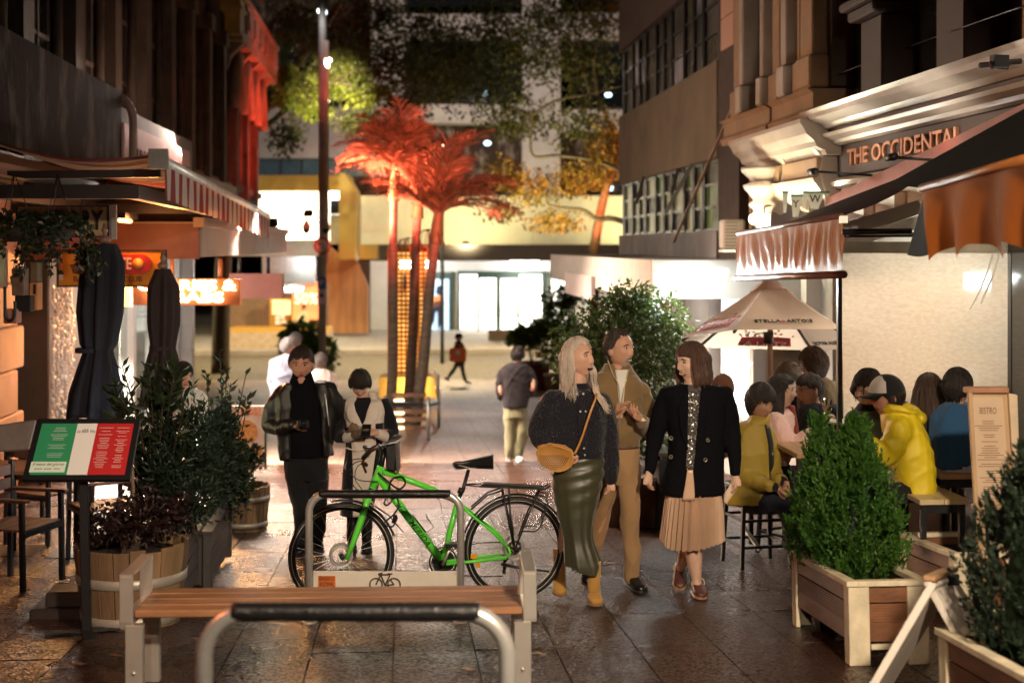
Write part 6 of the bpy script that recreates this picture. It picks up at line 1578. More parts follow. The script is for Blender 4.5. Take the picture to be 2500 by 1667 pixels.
for i,tx in enumerate(('BASKO','BZRK','ASPEN')):q.text(tx,P(798,1412+i*14,8.861),r_,(0,0,1),.036,.0006,bold=.004,fit=.092)
part('sticker_lettering',q,m_icon,st)
for x,y in((770,1399),(1112,1399),(1112,1440)):
 part('rivet',face_disc(0,.006,.004,P(x,y,8.86),10),m_steel,hr)
hoop('nearest hoop bike rack with black taped top cut by the lower edge',478,1260,1472,4.85,.029,.155,.62)
# fallen leaves on the paving
for i,(px,py)in enumerate(((283,1600),(195,1620),(163,1624),(1318,1601),(1142,1638))):
 d=6076/(py-833);p=onG(px,d);q=MB();q.grid(lambda u,v:p+Vector(((u-.5)*.07,(v-.5)*.05*(1-abs(2*u-1)*.8),.006+.008*abs(2*v-1)+.004*math.sin(u*6))),6,4)
 single('fallen_leaf',q,M('fallen_leaf_%d'%i,(.40,.26,.15),.7,var=.2),'fallen tan leaf lying on the paving, %s'%('largest one left of the bench','one at the far lower left','tiny one left of the others','one right of the bench leg','one right of the near rack')[i],'leaf',p)

# ================================================================ the green bicycle
bk_=thing('bicycle','bright green bicycle with black mudguards and rear rack leaning at the bike rack','bicycle',onG(1045,9.45))
m_gr=M('lime_green_paint',(.13,.75,.06),.28,var=.05,coat=.5);m_rub=M('tyre_rubber',(.012,.012,.012),.6,var=.1,bump=.2,bs=60)
m_rim=M('black_rim',(.03,.03,.032),.3,metal=.5);m_sp=M('spoke_steel',(.55,.55,.55),.3,metal=1);m_blk2=M('black_component',(.012,.012,.013),.35)
vw=Vector((-ST,-CT,0))
def B(px,py,off=0):
 d=9.33+(px-834)/423*.27;return P(px,py,d)+vw*off
def BT(pts,r,m,name,n=10,off=0,parent=bk_,flat=None):
 q=MB();p=[B(*a)if len(a)==3 else B(a[0],a[1],off)for a in pts];q.tube(p,r,n,flat=flat);return part(name,q,m,parent)
def wheel(cx,cy,name,R=.350):
 c=B(cx,cy);ex=(B(cx+50,cy)-B(cx-50,cy));ex.z=0;ex.normalize();ez=Vector((0,0,1));ey=ex.cross(ez)
 def circ(rad,n):return[c+ex*(rad*math.cos(2*math.pi*i/n))+ez*(rad*math.sin(2*math.pi*i/n))for i in range(n)]
 q=MB();q.tube(circ(R-.019,72),.0195,10,closed=True);t=part('tyre',q,m_rub,bk_)
 q=MB();q.tube(circ(R-.044,72),[(.007,.010)]*72,8,closed=True);part('rim',q,m_rim,t)
 q=MB()
 for off_ in(.017,):
  pts=[p+vw*.0185 for p in circ(R-.026,72)];q.tube(pts,.0018,4,closed=True)
 part('reflective_stripe',q,M('tyre_stripe',(.65,.62,.55),.4),t)
 q=MB();n=28
 for i in range(n):
  a=2*math.pi*i/n;b=a+(.5 if i%2 else-.5);s_=.03 if i%4<2 else-.03
  q.tube([c+ey*s_*.6+ex*(.022*math.cos(b))+ez*(.022*math.sin(b)),c+ex*((R-.05)*math.cos(a))+ez*((R-.05)*math.sin(a))],.0011,3,cap=False)
 o=part('spokes',q,m_sp,t);o['kind']='stuff'
 q=MB();q.tube([c-ey*.055,c+ey*.055],.018,12);part('hub',q,m_blk2,t)
 q=MB();dn=26;dv=[c+ey*-.04*1+ex*(rr*math.cos(2*math.pi*i/dn))+ez*(rr*math.sin(2*math.pi*i/dn))for rr in(.055,.08)for i in range(dn)]
 q.add(dv,[(i,(i+1)%dn,dn+(i+1)%dn,dn+i)for i in range(dn)]);q.tube([c+vw*.04+ex*(.066*math.cos(2*math.pi*i/dn))+ez*(.066*math.sin(2*math.pi*i/dn))for i in range(dn)],.006,5,closed=True);part('brake_disc',q,m_steel,t)
 return t,c,ex,ez
wf,cf,ex,ez=wheel(834,1356,'front');wr,cr,_,_=wheel(1257,1338,'rear')
BT([(930,1138),(910,1190)],[.024,.026],m_gr,'head_tube',14)
BT([(924,1164),(1000,1265),(1081,1372)],[.026,.029,.027],m_gr,'down_tube',14)
BT([(936,1150),(1020,1180),(1112,1216)],[.024,.020,.018],m_gr,'top_tube',12)
BT([(1081,1372),(1100,1290),(1119,1216)],.019,m_gr,'seat_tube',12)
for s in(-.05,.05):
 BT([(1117,1228,s*.4),(1150,1252,s),(1205,1296,s*1.2),(1240,1333,s*1.25)],.0095,m_gr,'seat_stay')
 BT([(1084,1374,s*.7),(1150,1366,s*1.1),(1236,1356,s*1.25)],.011,m_gr,'chain_stay')
 BT([(1236,1356,s*1.25),(1246,1344,s*1.25),(1240,1330,s*1.25)],.009,m_gr,'dropout')
 BT([(903,1200,s),(892,1240,s*1.1),(868,1310,s*1.2),(848,1360,s*1.2)],[.020,.024,.019,.014],m_gr,'fork_blade',12)
 BT([(908,1188,s),(896,1232,s*1.08)],.0165,m_blk2,'fork_stanchion',12)
BT([(906,1194,-.06),(906,1194,.06)],.020,m_gr,'fork_crown')
q=MB();q.tube([B(1081,1374,-.045),B(1081,1374,.045)],.026,14);part('bottom_bracket',q,m_blk2,bk_)
q=MB();c=B(1081,1374,-.05)
for rr,th in((.092,.006),(.075,.005)):
 q.tube([c+ex*(rr*math.cos(2*math.pi*i/40))+ez*(rr*math.sin(2*math.pi*i/40))for i in range(40)],th,6,closed=True)
q.add([c+ex*(.07*math.cos(2*math.pi*i/24))+ez*(.07*math.sin(2*math.pi*i/24))for i in range(24)],[tuple(range(24))]);part('chainring',q,m_blk2,bk_)
BT([(1081,1374,.06),(1103,1325,.075)],.010,m_steel,'crank_arm');q=MB();q.box(B(1105,1318,.13),(.09,.10,.02));part('pedal',q,m_blk2,bk_,bev=.004)
BT([(1081,1374,-.06),(1060,1420,-.075)],.010,m_blk2,'crank_arm');q=MB();q.box(B(1058,1424,-.12),(.09,.10,.02));part('pedal',q,m_blk2,bk_,bev=.004)
BT([(1085,1347,-.05),(1170,1328,-.05),(1240,1326,-.05)],.004,m_blk2,'chain',5);BT([(1075,1404,-.05),(1170,1411,-.05),(1228,1410,-.05)],.004,m_blk2,'chain',5)
q=MB();c=B(1257,1338,-.05)
for rr in(.055,.045,.035):q.tube([c+ex*(rr*math.cos(2*math.pi*i/24))+ez*(rr*math.sin(2*math.pi*i/24))+vw*(.05-rr)*.5 for i in range(24)],.005,5,closed=True)
part('cassette',q,m_blk2,bk_)
BT([(1250,1350,-.06),(1232,1375,-.065),(1230,1405,-.065)],.012,m_blk2,'derailleur');BT([(1224,1372,.05),(1270,1380,.07),(1340,1386,.10)],[.012,.009,.007],m_blk2,'kickstand',8)
q=MB();q.box(B(1157,1352,.06),(.04,.02,.03));part('orange_reflector',q,M('orange_reflector_lens',(.75,.30,.01),.2),bk_);q=MB();q.box(B(1168,1374,.06),(.025,.02,.03));part('orange_reflector',q,bpy.data.materials['orange_reflector_lens'],bk_)
# seatpost and saddle
BT([(1118,1218),(1130,1196),(1144,1146)],[.015,.014,.013],m_blk2,'seat_post',12);BT([(1122,1205),(1127,1190)],.019,m_blk2,'seat_clamp',12)
def sad(u,v):
 "u along nose(0)->tail(1), v around"
 px=1105+100*u;top=1124-14*u**1.5+4*math.sin(math.pi*u)if False else 1127-13*max(0,u-.25)**.9/.75**.9
 wd=(.018+.062*max(0,(u-.38)/.62)**.9)*(1 if u<.93 else max(.02,1-((u-.93)/.07)**2*.75));th=.026+.024*max(0,(u-.3)/.7)
 if u<.04:wd*=.6;th*=.6
 a=2*math.pi*v;p=B(px,top)+vw*(wd*math.cos(a));p.z+=th*(math.sin(a)*(.55 if math.sin(a)>0 else 1.5))-.010
 return p
q=MB();q.grid(sad,28,18);q.add([sad(0,i/18)for i in range(18)],[tuple(range(18))]);q.add([sad(1,i/18)for i in range(18)],[tuple(range(18))]);part('saddle',q,M('black_saddle_vinyl',(.012,.012,.012),.28,bump=.15,bs=80),bk_)
BT([(1120,1134,.02),(1150,1142,.02),(1180,1138,.02)],.004,m_steel,'saddle_rail',6)
# stem, bars, bag
BT([(930,1138),(934,1118),(938,1098)],.020,m_blk2,'steerer',12);BT([(938,1100),(930,1090)],.018,m_blk2,'stem',12)
q=MB();ctr=B(930,1090);hd=(vw*.82+r_*-.25).normalized()
bar=[ctr-hd*.30+Vector((0,0,.03))+r_*.02,ctr-hd*.15+Vector((0,0,.01)),ctr,ctr+hd*.15+Vector((0,0,.01)),ctr+hd*.28+Vector((0,0,.035))-r_*.0]
q.tube(dense(bar,5),.0125,10);part('handlebar',q,m_blk2,bk_)
q=MB();q.tube([B(897,1104,.26),B(916,1082,.30),B(938,1070,.34)],[.017,.0175,.016],12);part('grip',q,M('brown_black_grip',(.05,.028,.02),.35),bk_);q=MB();q.tube([ctr-hd*.30+Vector((0,0,.03)),ctr-hd*.20+Vector((0,0,.018))],.017,12);part('grip',q,bpy.data.materials['brown_black_grip'],bk_)
BT([(897,1102,.25),(896,1122,.24),(902,1140,.22)],.008,M('dark_red_lever',(.10,.02,.015),.3,metal=.5),'brake_lever');q=MB();q.ell(B(903,1098,.24),(.03,.02,.018));part('shifter',q,m_steel,bk_)
BT([(893,1118,.22),(903,1124,.2)],.013,m_blk2,'shifter_pod')
q=MB();a=B(960,1112,.02);q.hexa([B(944,1140,.08),B(968,1150,.08),B(972,1146,-.06),B(948,1138,-.06)],[B(943,1082,.09),B(974,1076,.09),B(976,1078,-.07),B(946,1084,-.07)]);part('front_bag',q,M('black_bag_nylon',(.014,.013,.014),.4,bump=.15),bk_,bev=.012)
q=MB();q.hexa([B(970,1150,.09),B(976,1148,.09),B(977,1146,-.06),B(971,1148,-.06)],[B(968,1077,.09),B(974,1076,.09),B(975,1077,-.06),B(969,1078,-.06)]);part('bag_flap',q,M('bag_flap',(.06,.045,.04),.35),bk_)
# mudguards
def guard(c,R,a0,a1,w,name,m=m_blk2):
 q=MB()
 def g(u,v):
  a=a0+(a1-a0)*u;b=(v-.5)*2;return c+(ex*math.cos(a)+ez*math.sin(a))*(R-.010*b*b)+vw*(w*b)
 q.grid(g,40,6);o=part(name,q,m,bk_);md=o.modifiers.new('solidify','SOLIDIFY');md.thickness=.003;return o
guard(cr,.372,math.radians(18),math.radians(160),.026,'rear_mudguard')
guard(cf,.372,math.radians(18),math.radians(100),.026,'front_mudguard')
BT([(905,1228,.0),(950,1258,.0),(985,1300,0)],[.022,.020,.012],m_blk2,'mudguard_flap',10,flat=.25)
# rear rack
for s in(-.055,.055):
 BT([(1172,1184,s),(1250,1187,s),(1330,1190,s),(1340,1184,s)],.006,m_blk2,'rack_rail',8)
 BT([(1225,1190,s),(1240,1260,s*1.4),(1254,1326,s*1.4)],.006,m_blk2,'rack_strut',8);BT([(1242,1190,s),(1246,1260,s*1.4),(1256,1326,s*1.4)],.006,m_blk2,'rack_strut',8)
 BT([(1318,1192,s),(1290,1250,s*1.5),(1260,1328,s*1.4)],.006,m_blk2,'rack_strut',8);BT([(1310,1204,s),(1335,1208,s*1.5),(1337,1222,s*1.6),(1318,1280,s*1.6),(1306,1290,s*1.6),(1270,1290,s*1.5)],.006,m_blk2,'rack_strut',8)
 BT([(1137,1183,s*.3),(1172,1184,s)],.005,m_blk2,'rack_stay',8)
 BT([(1150,1240,s),(1190,1205,s),(1230,1192,s)],.006,m_blk2,'rack_stay',8)
q=MB();q.hexa([B(1172,1186,.05),B(1330,1190,.05),B(1330,1190,-.05),B(1172,1186,-.05)],[B(1178,1178,.05),B(1300,1185,.05),B(1300,1185,-.05),B(1178,1178,-.05)]);part('rack_plate',q,m_blk2,bk_,bev=.004)
BT([(1322,1192,-.06),(1322,1192,.06)],.006,m_blk2,'rack_rail',8);BT([(1341,1183,-.055),(1341,1183,.055)],.006,m_blk2,'rack_rail',8)
# bottle cage, lock, cables, lettering
BT([(1008,1254,.03),(1040,1296,.03)],.005,m_blk2,'bottle_cage',6);BT([(1040,1298,.03),(1060,1283,.05),(1042,1256,.05),(1041,1250,.05)],.004,m_steel,'bottle_cage',6)
def loop(pts,r,m,nm):q=MB();q.tube(dense([B(*p)for p in pts],6),r,6);part(nm,q,m,bk_)
loop([(925,1150,.05),(950,1172,.06),(975,1190,.05),(990,1178,.03),(982,1162,.03),(960,1166,.05),(952,1190,.05),(962,1210,.05),(948,1228,.06),(940,1222,.06),(950,1205,.05)],.007,m_blk2,'cable_lock')
loop([(970,1210,.04),(975,1230,.05),(962,1252,.06),(940,1272,.06),(960,1280,.06),(972,1258,.05)],.006,m_blk2,'cable_lock')
q=MB();q.tube([B(968,1252,.06),B(962,1272,.06)],.014,10);part('lock_cylinder',q,m_blk2,bk_)
loop([(899,1110,.24),(872,1120,.2),(860,1150,.15),(872,1185,.1),(905,1200,.06)],.0035,m_blk2,'brake_cable');loop([(899,1106,.24),(866,1112,.2),(858,1136,.18),(880,1165,.1),(925,1172,.05)],.0035,m_blk2,'brake_cable')
loop([(900,1116,.24),(880,1128,.2),(874,1160,.16),(890,1200,.08),(880,1260,.06),(858,1330,.06)],.003,m_blk2,'brake_cable')
loop([(960,1216,.03),(1020,1202,.02),(1090,1216,.03),(1120,1232,.04),(1180,1270,.05),(1236,1330,.06)],.0035,m_blk2,'brake_cable')
dt=(B(1081,1372)-B(924,1164)).normalized();nrm=dt.cross(vw).normalized()
if nrm.z<0:nrm=-nrm
q=MB();q.text('MERIDA',B(1025,1298,.031),dt,nrm,.052,.001,bold=.006,fit=.205,shear=.3);part('frame_lettering',q,m_blk2,bk_)
q=MB();q.text('20',B(1113,1258,.021),(B(1119,1216)-B(1100,1290)).normalized()*-1,r_,.03,.001);part('frame_lettering',q,m_blk2,bk_)
q=MB();q.text('MERIDA',B(988,1250,.030),dt,nrm,.062,.001,bold=.004,fit=.16,shear=.3);part('frame_lettering',q,M('darker_green_print',(.02,.30,.03),.4),bk_)

# ================================================================ people: tools
VIEW=Vector((ST,CT,0));UPV=Vector((0,0,1))
def remesh(mb,voxel,smooth=4,name='m'):
 "fuse overlapping closed pieces into one continuous skin"
 me=mesh_of(mb,name,[]);o=bpy.data.objects.new('tmp',me);C.objects.link(o)
 m=o.modifiers.new('r','REMESH');m.mode='VOXEL';m.voxel_size=voxel;m.use_smooth_shade=True
 if smooth:s=o.modifiers.new('s','SMOOTH');s.factor=.5;s.iterations=smooth
 dg=bpy.context.evaluated_depsgraph_get();ev=o.evaluated_get(dg);out=bpy.data.meshes.new_from_object(ev)
 bpy.data.objects.remove(o);bpy.data.meshes.remove(me);out.name=name;return out
def wrinkle(me,amp,seed,freq=(22,9),stretch=(1,1,.55)):
 "cloth folds: warped ridges pushed along the normals"
 amp*=1.7;n=len(me.vertices);co=np.empty(n*3,np.float32);me.vertices.foreach_get('co',co);co=co.reshape(-1,3)
 no=np.empty(n*3,np.float32);me.vertex_normals.foreach_get('vector',no);no=no.reshape(-1,3)
 rg=np.random.default_rng(seed);p=co*np.array(stretch);w=np.zeros((n,3))
 for k in range(3):d=rg.normal(0,1,3);d/=np.linalg.norm(d);w[:,k]=np.sin(p@d*6+rg.uniform(0,6))*.05+np.sin(p@np.roll(d,1)*13+rg.uniform(0,6))*.025
 f=np.zeros(n)
 for fr,a in((freq[0],.45),(freq[0]*1.7,.25),(freq[1],.7),(freq[0]*.6,.5)):
  d=rg.normal(0,1,3);d/=np.linalg.norm(d);s=np.sin((p+w)@d*fr*2+rg.uniform(0,6));f+=a*(1-np.abs(s))**2
 f-=f.mean();co2=co+no*(f*amp)[:,None];me.vertices.foreach_set('co',co2.reshape(-1).astype(np.float32));me.update();return me
def cloth(name,col,rough=.85,spec=.2,bump=.25,bs=260,sheen=.15,var=.1,vs=5,metal=0,trans=0,coat=0,col2=None,**k):
 return M(name,col,rough,metal,var,vs,bump,bs,spec,sheen=sheen,col2=col2,coat=coat,trans=trans,**k)
def sparkle(name,col,spk,dens,rough=.8):
 "dark cloth with bright metallic flecks"
 m=cloth(name,col,rough);nt=m.node_tree;N=nt.nodes;L=nt.links;b=N['Principled BSDF']
 tc=N.new('ShaderNodeTexCoord');vo=N.new('ShaderNodeTexVoronoi');vo.inputs['Scale'].default_value=dens;L.new(tc.outputs['Object'],vo.inputs['Vector'])
 sp=N.new('ShaderNodeSeparateColor');L.new(vo.outputs['Color'],sp.inputs[0])
 g=N.new('ShaderNodeMath');g.operation='GREATER_THAN';g.inputs[1].default_value=spk[1];L.new(sp.outputs[0],g.inputs[0])
 mx=N.new('ShaderNodeMix');mx.data_type='RGBA';old=b.inputs['Base Color'].links[0].from_socket;L.new(g.outputs[0],mx.inputs[0]);L.new(old,mx.inputs[6]);mx.inputs[7].default_value=(*spk[0],1)
 L.new(mx.outputs[2],b.inputs['Base Color']);L.new(g.outputs[0],b.inputs['Metallic'])
 mr=N.new('ShaderNodeMapRange');mr.inputs['To Min'].default_value=rough;mr.inputs['To Max'].default_value=.3;L.new(g.outputs[0],mr.inputs[0]);L.new(mr.outputs[0],b.inputs['Roughness'])
 cb=N.new('ShaderNodeVectorMath');cb.operation='SUBTRACT';cb.inputs[1].default_value=(.5,.5,.5);L.new(vo.outputs['Color'],cb.inputs[0])
 sc=N.new('ShaderNodeVectorMath');sc.operation='SCALE';sc.inputs['Scale'].default_value=1.3;L.new(cb.outputs[0],sc.inputs[0])
 ge=N.new('ShaderNodeNewGeometry');ad=N.new('ShaderNodeVectorMath');L.new(ge.outputs['Normal'],ad.inputs[0]);L.new(sc.outputs[0],ad.inputs[1])
 nm=N.new('ShaderNodeVectorMath');nm.operation='NORMALIZE';L.new(ad.outputs[0],nm.inputs[0]);L.new(nm.outputs[0],b.inputs['Normal'])
 return m
def skinmat(name,col):return M(name,col,.48,var=.12,vs=18,bump=.06,bs=120,spec=.4,sss=.12)
m_eye=M('eye_white',(.55,.50,.47),.2,var=.02);m_iris=M('dark_iris',(.03,.018,.01),.15);m_lip=M('lip',(.30,.085,.07),.4);m_mouth=M('mouth_inside',(.05,.012,.012),.5);m_teeth=M('teeth',(.65,.60,.52),.3)
def hairmat(name,col,col2=None):return M(name,col,.42,var=.35,vs=26,bump=.5,bs=70,stretch=(6,6,.7),spec=.45,col2=col2,c2lo=.35,c2hi=.65)
m_dkhair=hairmat('dark_hair',(.012,.009,.008),(.03,.02,.016));m_brow=M('brow_hair',(.04,.025,.018),.7)

def hashn(x,s):return math.sin(x*12.9898+s*78.233)
class Fig:
 def __init__(s,label,d,foot,cat='person',group=None):
  s.d=d;s.k=d/F;s.root=thing('person',label,cat,onG(foot[0],d)if len(foot)==1 else P(foot[0],foot[1],d),group=group)
  s.skin=MB();s.hi=MB();s.seed=int(foot[0])
 def pt(s,px,py,dd=0):return P(px,py,s.d+dd)
 def tubepts(s,pts,n=5):
  "pts: (px, py, dd, r_px[, flat]) -> smooth points, radii in metres"
  P_=[s.pt(p[0],p[1],p[2])for p in pts];R_=[p[3]*s.k for p in pts];out=dense(P_,n);rr=[]
  for i in range(len(pts)-1):
   for k in range(n):t=k/n;t=t*t*(3-2*t);rr.append(R_[i]*(1-t)+R_[i+1]*t)
  return out,rr+[R_[-1]]
 def limb(s,mb,pts,seg=14,caps=True,n=5):
  o,r=s.tubepts(pts,n);mb.tube(o,r,seg)
  if caps:mb.ell(o[0],r[0],nu=12,nv=8);mb.ell(o[-1],r[-1]*.98,nu=12,nv=8)
 def rings(s,mb,outline,seg=32,e=2.4,n=4):
  "outline: (py, xl, xr, half depth m[, dd]); superellipse rings facing the camera"
  ks=[(p[0],p[1],p[2],p[3],p[4]if len(p)>4 else 0)for p in outline];rr=[]
  for i in range(len(ks)-1):
   for k in range(n):
    t=k/n;a0=ks[max(i-1,0)];a=ks[i];b=ks[i+1];b1=ks[min(i+2,len(ks)-1)]
    rr.append(tuple(.5*((2*a[j])+(b[j]-a0[j])*t+(2*a0[j]-5*a[j]+4*b[j]-b1[j])*t*t+(3*a[j]-a0[j]-3*b[j]+b1[j])*t**3)for j in range(5)))
  rr.append(ks[-1]);R=[]
  for(py,xl,xr,hd,dd)in rr:
   c=s.pt((xl+xr)/2,py,dd);hw=(xr-xl)/2*s.k;ring=[]
   for j in range(seg):
    a=2*math.pi*j/seg;ca,sa=math.cos(a),math.sin(a)
    ring.append(c+r_*(hw*math.copysign(abs(ca)**(2/e),ca))+VIEW*(hd*math.copysign(abs(sa)**(2/e),sa)))
   R.append(ring)
  mb.loft(R)
  return R
 def garment(s,name,m,outline=None,tubes=(),voxel=.011,smooth=4,amp=.006,e=2.4,freq=(22,9),seed=0,extra=None):
  q=MB()
  if outline:s.rings(q,outline,e=e)
  for t in tubes:s.limb(q,t)
  if extra:extra(q)
  me=remesh(q,voxel,smooth,name)
  if amp:wrinkle(me,amp,s.seed+seed,freq)
  me.materials.append(m);me.polygons.foreach_set('use_smooth',[True]*len(me.polygons))
  return part(name,me,m,s.root)
 def mesh(s,name,q,m,solid=0):
  o=part(name,q,m,s.root)
  if solid:md=o.modifiers.new('solidify','SOLIDIFY');md.thickness=solid;md.offset=1
  return o
 # ---- head
 def frame(s,yaw,pitch,roll=0):
  y=math.radians(yaw);p=math.radians(pitch)
  f=(-VIEW*math.cos(y)+r_*math.sin(y));side=UPV.cross(f).normalized()
  f2=f*math.cos(p)+UPV*math.sin(p);u=f2.cross(side).normalized()
  if roll:R=Matrix.Rotation(math.radians(roll),3,f2);side=R@side;u=R@u
  return f2,side,u
 def head(s,px,py,yaw=0,pitch=0,h=.250,dd=0,roll=0,mouth='closed',skin=None,brow=m_brow,lips=m_lip,jaw=1.0,eyes=True,beard=None,fat=1.0,nose=1.0):
  f,sd,u=s.frame(yaw,pitch,roll);c=s.pt(px,py,dd);k=h/.235;s.hc,s.hf,s.hs,s.hu,s.hk=c,f,sd,u,k
  nu,nv=56,52;vs=[];g=lambda x,z,x0,z0,sx,sz:math.exp(-((x-x0)/sx)**2-((z-z0)/sz)**2)
  for i in range(nv+1):
   th=math.pi*i/nv
   for j in range(nu):
    ph=2*math.pi*j/nu;nx,ny,nz=math.sin(th)*math.sin(ph),math.sin(th)*math.cos(ph),math.cos(th)
    x,y,z=nx*.076*fat,ny*.096,nz*.118
    if z<0:
     t=min(1,-z/.118);x*=1-.30*t**1.6*(1.15-jaw*.15);
     if ny>0:y*=1-.10*t
     else:y*=1-.42*t
    if ny>0:
     w=min(1,ny*2.2);x*=1-.05*w*(z>-.05)
     ax=abs(x)
     dy=.0165*nose*g(x,z,0,-.028,.013,.014)+.010*nose*g(x,z,0,-.004,.010,.026)+.006*g(ax,z,.015,-.034,.008,.009)
     dy-=.010*g(ax,z,.031,.012,.017,.013);dy+=.006*g(ax,z,.028,.034,.024,.010)
     dy+=.005*g(ax,z,.045,-.020,.018,.018);dy+=.007*g(x,z,0,-.064,.024,.014)+.003*g(x,z,0,-.057,.016,.004)+.003*g(x,z,0,-.072,.014,.004)
     dy-=.004*g(x,z,0,-.065,.028,.0025)
     dy+=.010*g(x,z,0,-.100,.022,.016);dy-=.004*g(x,z,0,-.083,.022,.006);dy+=.004*g(x,z,0,.07,.05,.03)
     y+=dy*w
    vs.append((x,y,z))
  s.hv=vs;s.hn=(nu,nv)
  fs=[];mi=[]
  for i in range(nv):
   for j in range(nu):
    j2=(j+1)%nu;fs.append((i*nu+j,(i+1)*nu+j,(i+1)*nu+j2,i*nu+j2));cx_,cy_,cz_=vs[i*nu+j]
    m_=0
    if cy_>.05 and abs(cx_)<.024 and-.075<cz_<-.052 and abs(cz_+.0645)<.011*(1-(abs(cx_)/.026)**2)+.001:m_=1
    elif beard and cy_>.0 and cz_<-.040 and(beard=='full' or abs(cx_)<.034)and not(abs(cx_)<.02 and-.09<cz_<-.078 and beard=='goatee'):m_=2
    mi.append(m_)
  W_=lambda p:c+(sd*p[0]+f*p[1]+u*p[2])*k;s.hW=W_
  s.hi_parts=[]
  q=MB();n0=len(q.v);q.v=[tuple(W_(p))for p in vs];q.f=[list(f_)for f_ in fs];q.mi=mi;q.sm=[True]*len(fs)
  # ears
  for sg in(-1,1):
   R=Matrix((sd,f,u)).transposed();q.ell(W_((sg*.077*fat,-.006,-.004)),(.010*k,.020*k,.032*k),R@Matrix.Rotation(sg*.35,3,'Z'),10,8)
  s.headmb=q
  feats=[]
  if eyes:
   R=Matrix((sd,f,u)).transposed()
   for sg in(-1,1):
    ew,ir,bw,la=MB(),MB(),MB(),MB()
    ew.ell(W_((sg*.0315,.0770,.0115)),(.0145*k,.009*k,.0068*k),R,10,8);ir.ell(W_((sg*.0315+.001,.0835,.0115)),(.0068*k,.0040*k,.0064*k),R,8,6)
    la.tube([W_((sg*(.0315+dx),.0845-abs(dx)*.25-abs(dx)**2*14,.0175-dx*dx*26))for dx in(-.015,-.008,0,.008,.015)],.0014*k,5)
    bw.tube([W_((sg*(.0315+dx),.0925-abs(dx+.006)*.18-max(0,dx)**2*20,.0335-max(0,dx)*.25-dx*dx*6))for dx in(-.020,-.012,-.004,.005,.014,.021)],[.002*k,.0036*k,.004*k,.0036*k,.003*k,.0015*k],6)
    feats+=[('eye',ew,m_eye),('iris',ir,m_iris),('eyelash',la,m_iris),('brow',bw,brow)]
  if mouth=='open':
   R=Matrix((sd,f,u)).transposed();mq=MB();mq.ell(W_((0,.0775,-.068)),(.025*k,.0105*k,.0135*k),R,14,8);tq=MB();tq.ell(W_((0,.0795,-.0610)),(.0205*k,.0100*k,.0055*k),R,12,6)
   feats+=[('mouth',mq,m_mouth),('teeth',tq,m_teeth)]
  elif mouth=='smile':
   R=Matrix((sd,f,u)).transposed();tq=MB();tq.ell(W_((0,.0785,-.0655)),(.0215*k,.0078*k,.0046*k),R,12,6);feats+=[('teeth',tq,m_teeth)]
  s.feats=feats;s.skinm=skin;s.beard=beard;s.lipm=lips
 def hair(s,m,kind='short',front=.062,side=-.005,back=-.085,vol=1.0,len_=None,name='hair',seed=1,part_=0,rough=.006):
  "cap of hair: covers the skull above a hairline that falls from brow to nape"
  nu,nv=72,44;W_=s.hW;vs=[];keep=[];rg=random.Random(seed);ph0=[rg.uniform(0,6)for _ in range(6)]
  for i in range(nv+1):
   th=math.pi*i/nv
   for j in range(nu):
    ph=2*math.pi*j/nu;nx,ny,nz=math.sin(th)*math.sin(ph),math.sin(th)*math.cos(ph),math.cos(th);az=abs(math.atan2(nx,ny))
    hl=front+(side-front)*min(1,max(0,(az-.80)/.60))**1.3 if az<1.45 else side+(back-side)*min(1,(az-1.45)/.7)
    hl+=rough*(math.sin(ph*9+ph0[0])+.7*math.sin(ph*17+ph0[1]))
    grow=.013*vol*(1+.30*max(0,nz));st=rough*.75*(math.sin(ph*23+ph0[2]+nz*3)+.6*math.sin(ph*41+ph0[3]))+rough*.8*math.sin(ph*5+nz*9+ph0[4])
    x,y,z=nx*(.077+grow+st*.6),ny*(.097+grow+st*.6)-.004,nz*(.118+grow*1.05+st*.5)
    if z<0:t=min(1,-z/.118);y*=(1-.10*t)if ny>0 else(1-.30*t);x*=1-.22*t
    z0=nz*.118
    if z0<hl:
     z=max(z,hl-.004);tt=min(1,(hl-z0)/.02);x*=1-.16*tt;y*=1-.16*tt
    vs.append((x,y,z));keep.append(z0>hl-.022)
  q=MB();q.v=[tuple(W_(p))for p in vs]
  for i in range(nv):
   for j in range(nu):
    j2=(j+1)%nu;f_=(i*nu+j,(i+1)*nu+j,(i+1)*nu+j2,i*nu+j2)
    if all(keep[a]for a in f_):q.f.append(list(f_));q.mi.append(0);q.sm.append(True)
  rs=random.Random(seed+50);n=int(220*min(2.2,vol));cur=rough>.010
  for _ in range(n):
   az=rs.uniform(-math.pi,math.pi);aa=abs(az)
   hl=front+(side-front)*min(1,max(0,(aa-.80)/.60))**1.3 if aa<1.45 else side+(back-side)*min(1,(aa-1.45)/.7)
   z0=rs.uniform(min(.114,max(hl,-.1)+.035),.117);ln=rs.uniform(.03,.07);pts=[];ph=rs.uniform(0,6)
   for k in range(6):
    z=max(hl-.004,min(.1175,z0-ln*(k/5)*.9));ct=max(-1,min(1,z/.118));st=math.sqrt(1-ct*ct);a=az+.25*math.sin(ph)*(k/5)+(.12*math.sin(ph+k*2.2)if cur else 0)
    g_=.013*vol*(1+.3*max(0,ct))+.004+(.005*math.sin(ph+k*2.5)if cur else .0015*math.sin(ph+k));bk=(1-.30*min(1,-z/.118))if z<0 and math.cos(a)<0 else 1
    pts.append(W_((st*math.sin(a)*(.077+g_)*(1-.22*max(0,-z/.118)),st*math.cos(a)*(.097+g_)*bk-.004,ct*(.118+g_))))
   q.tube(pts,[.0028,.0034,.0034,.003,.0024,.0010],4,cap=False)
  return s.mesh(name,q,m)
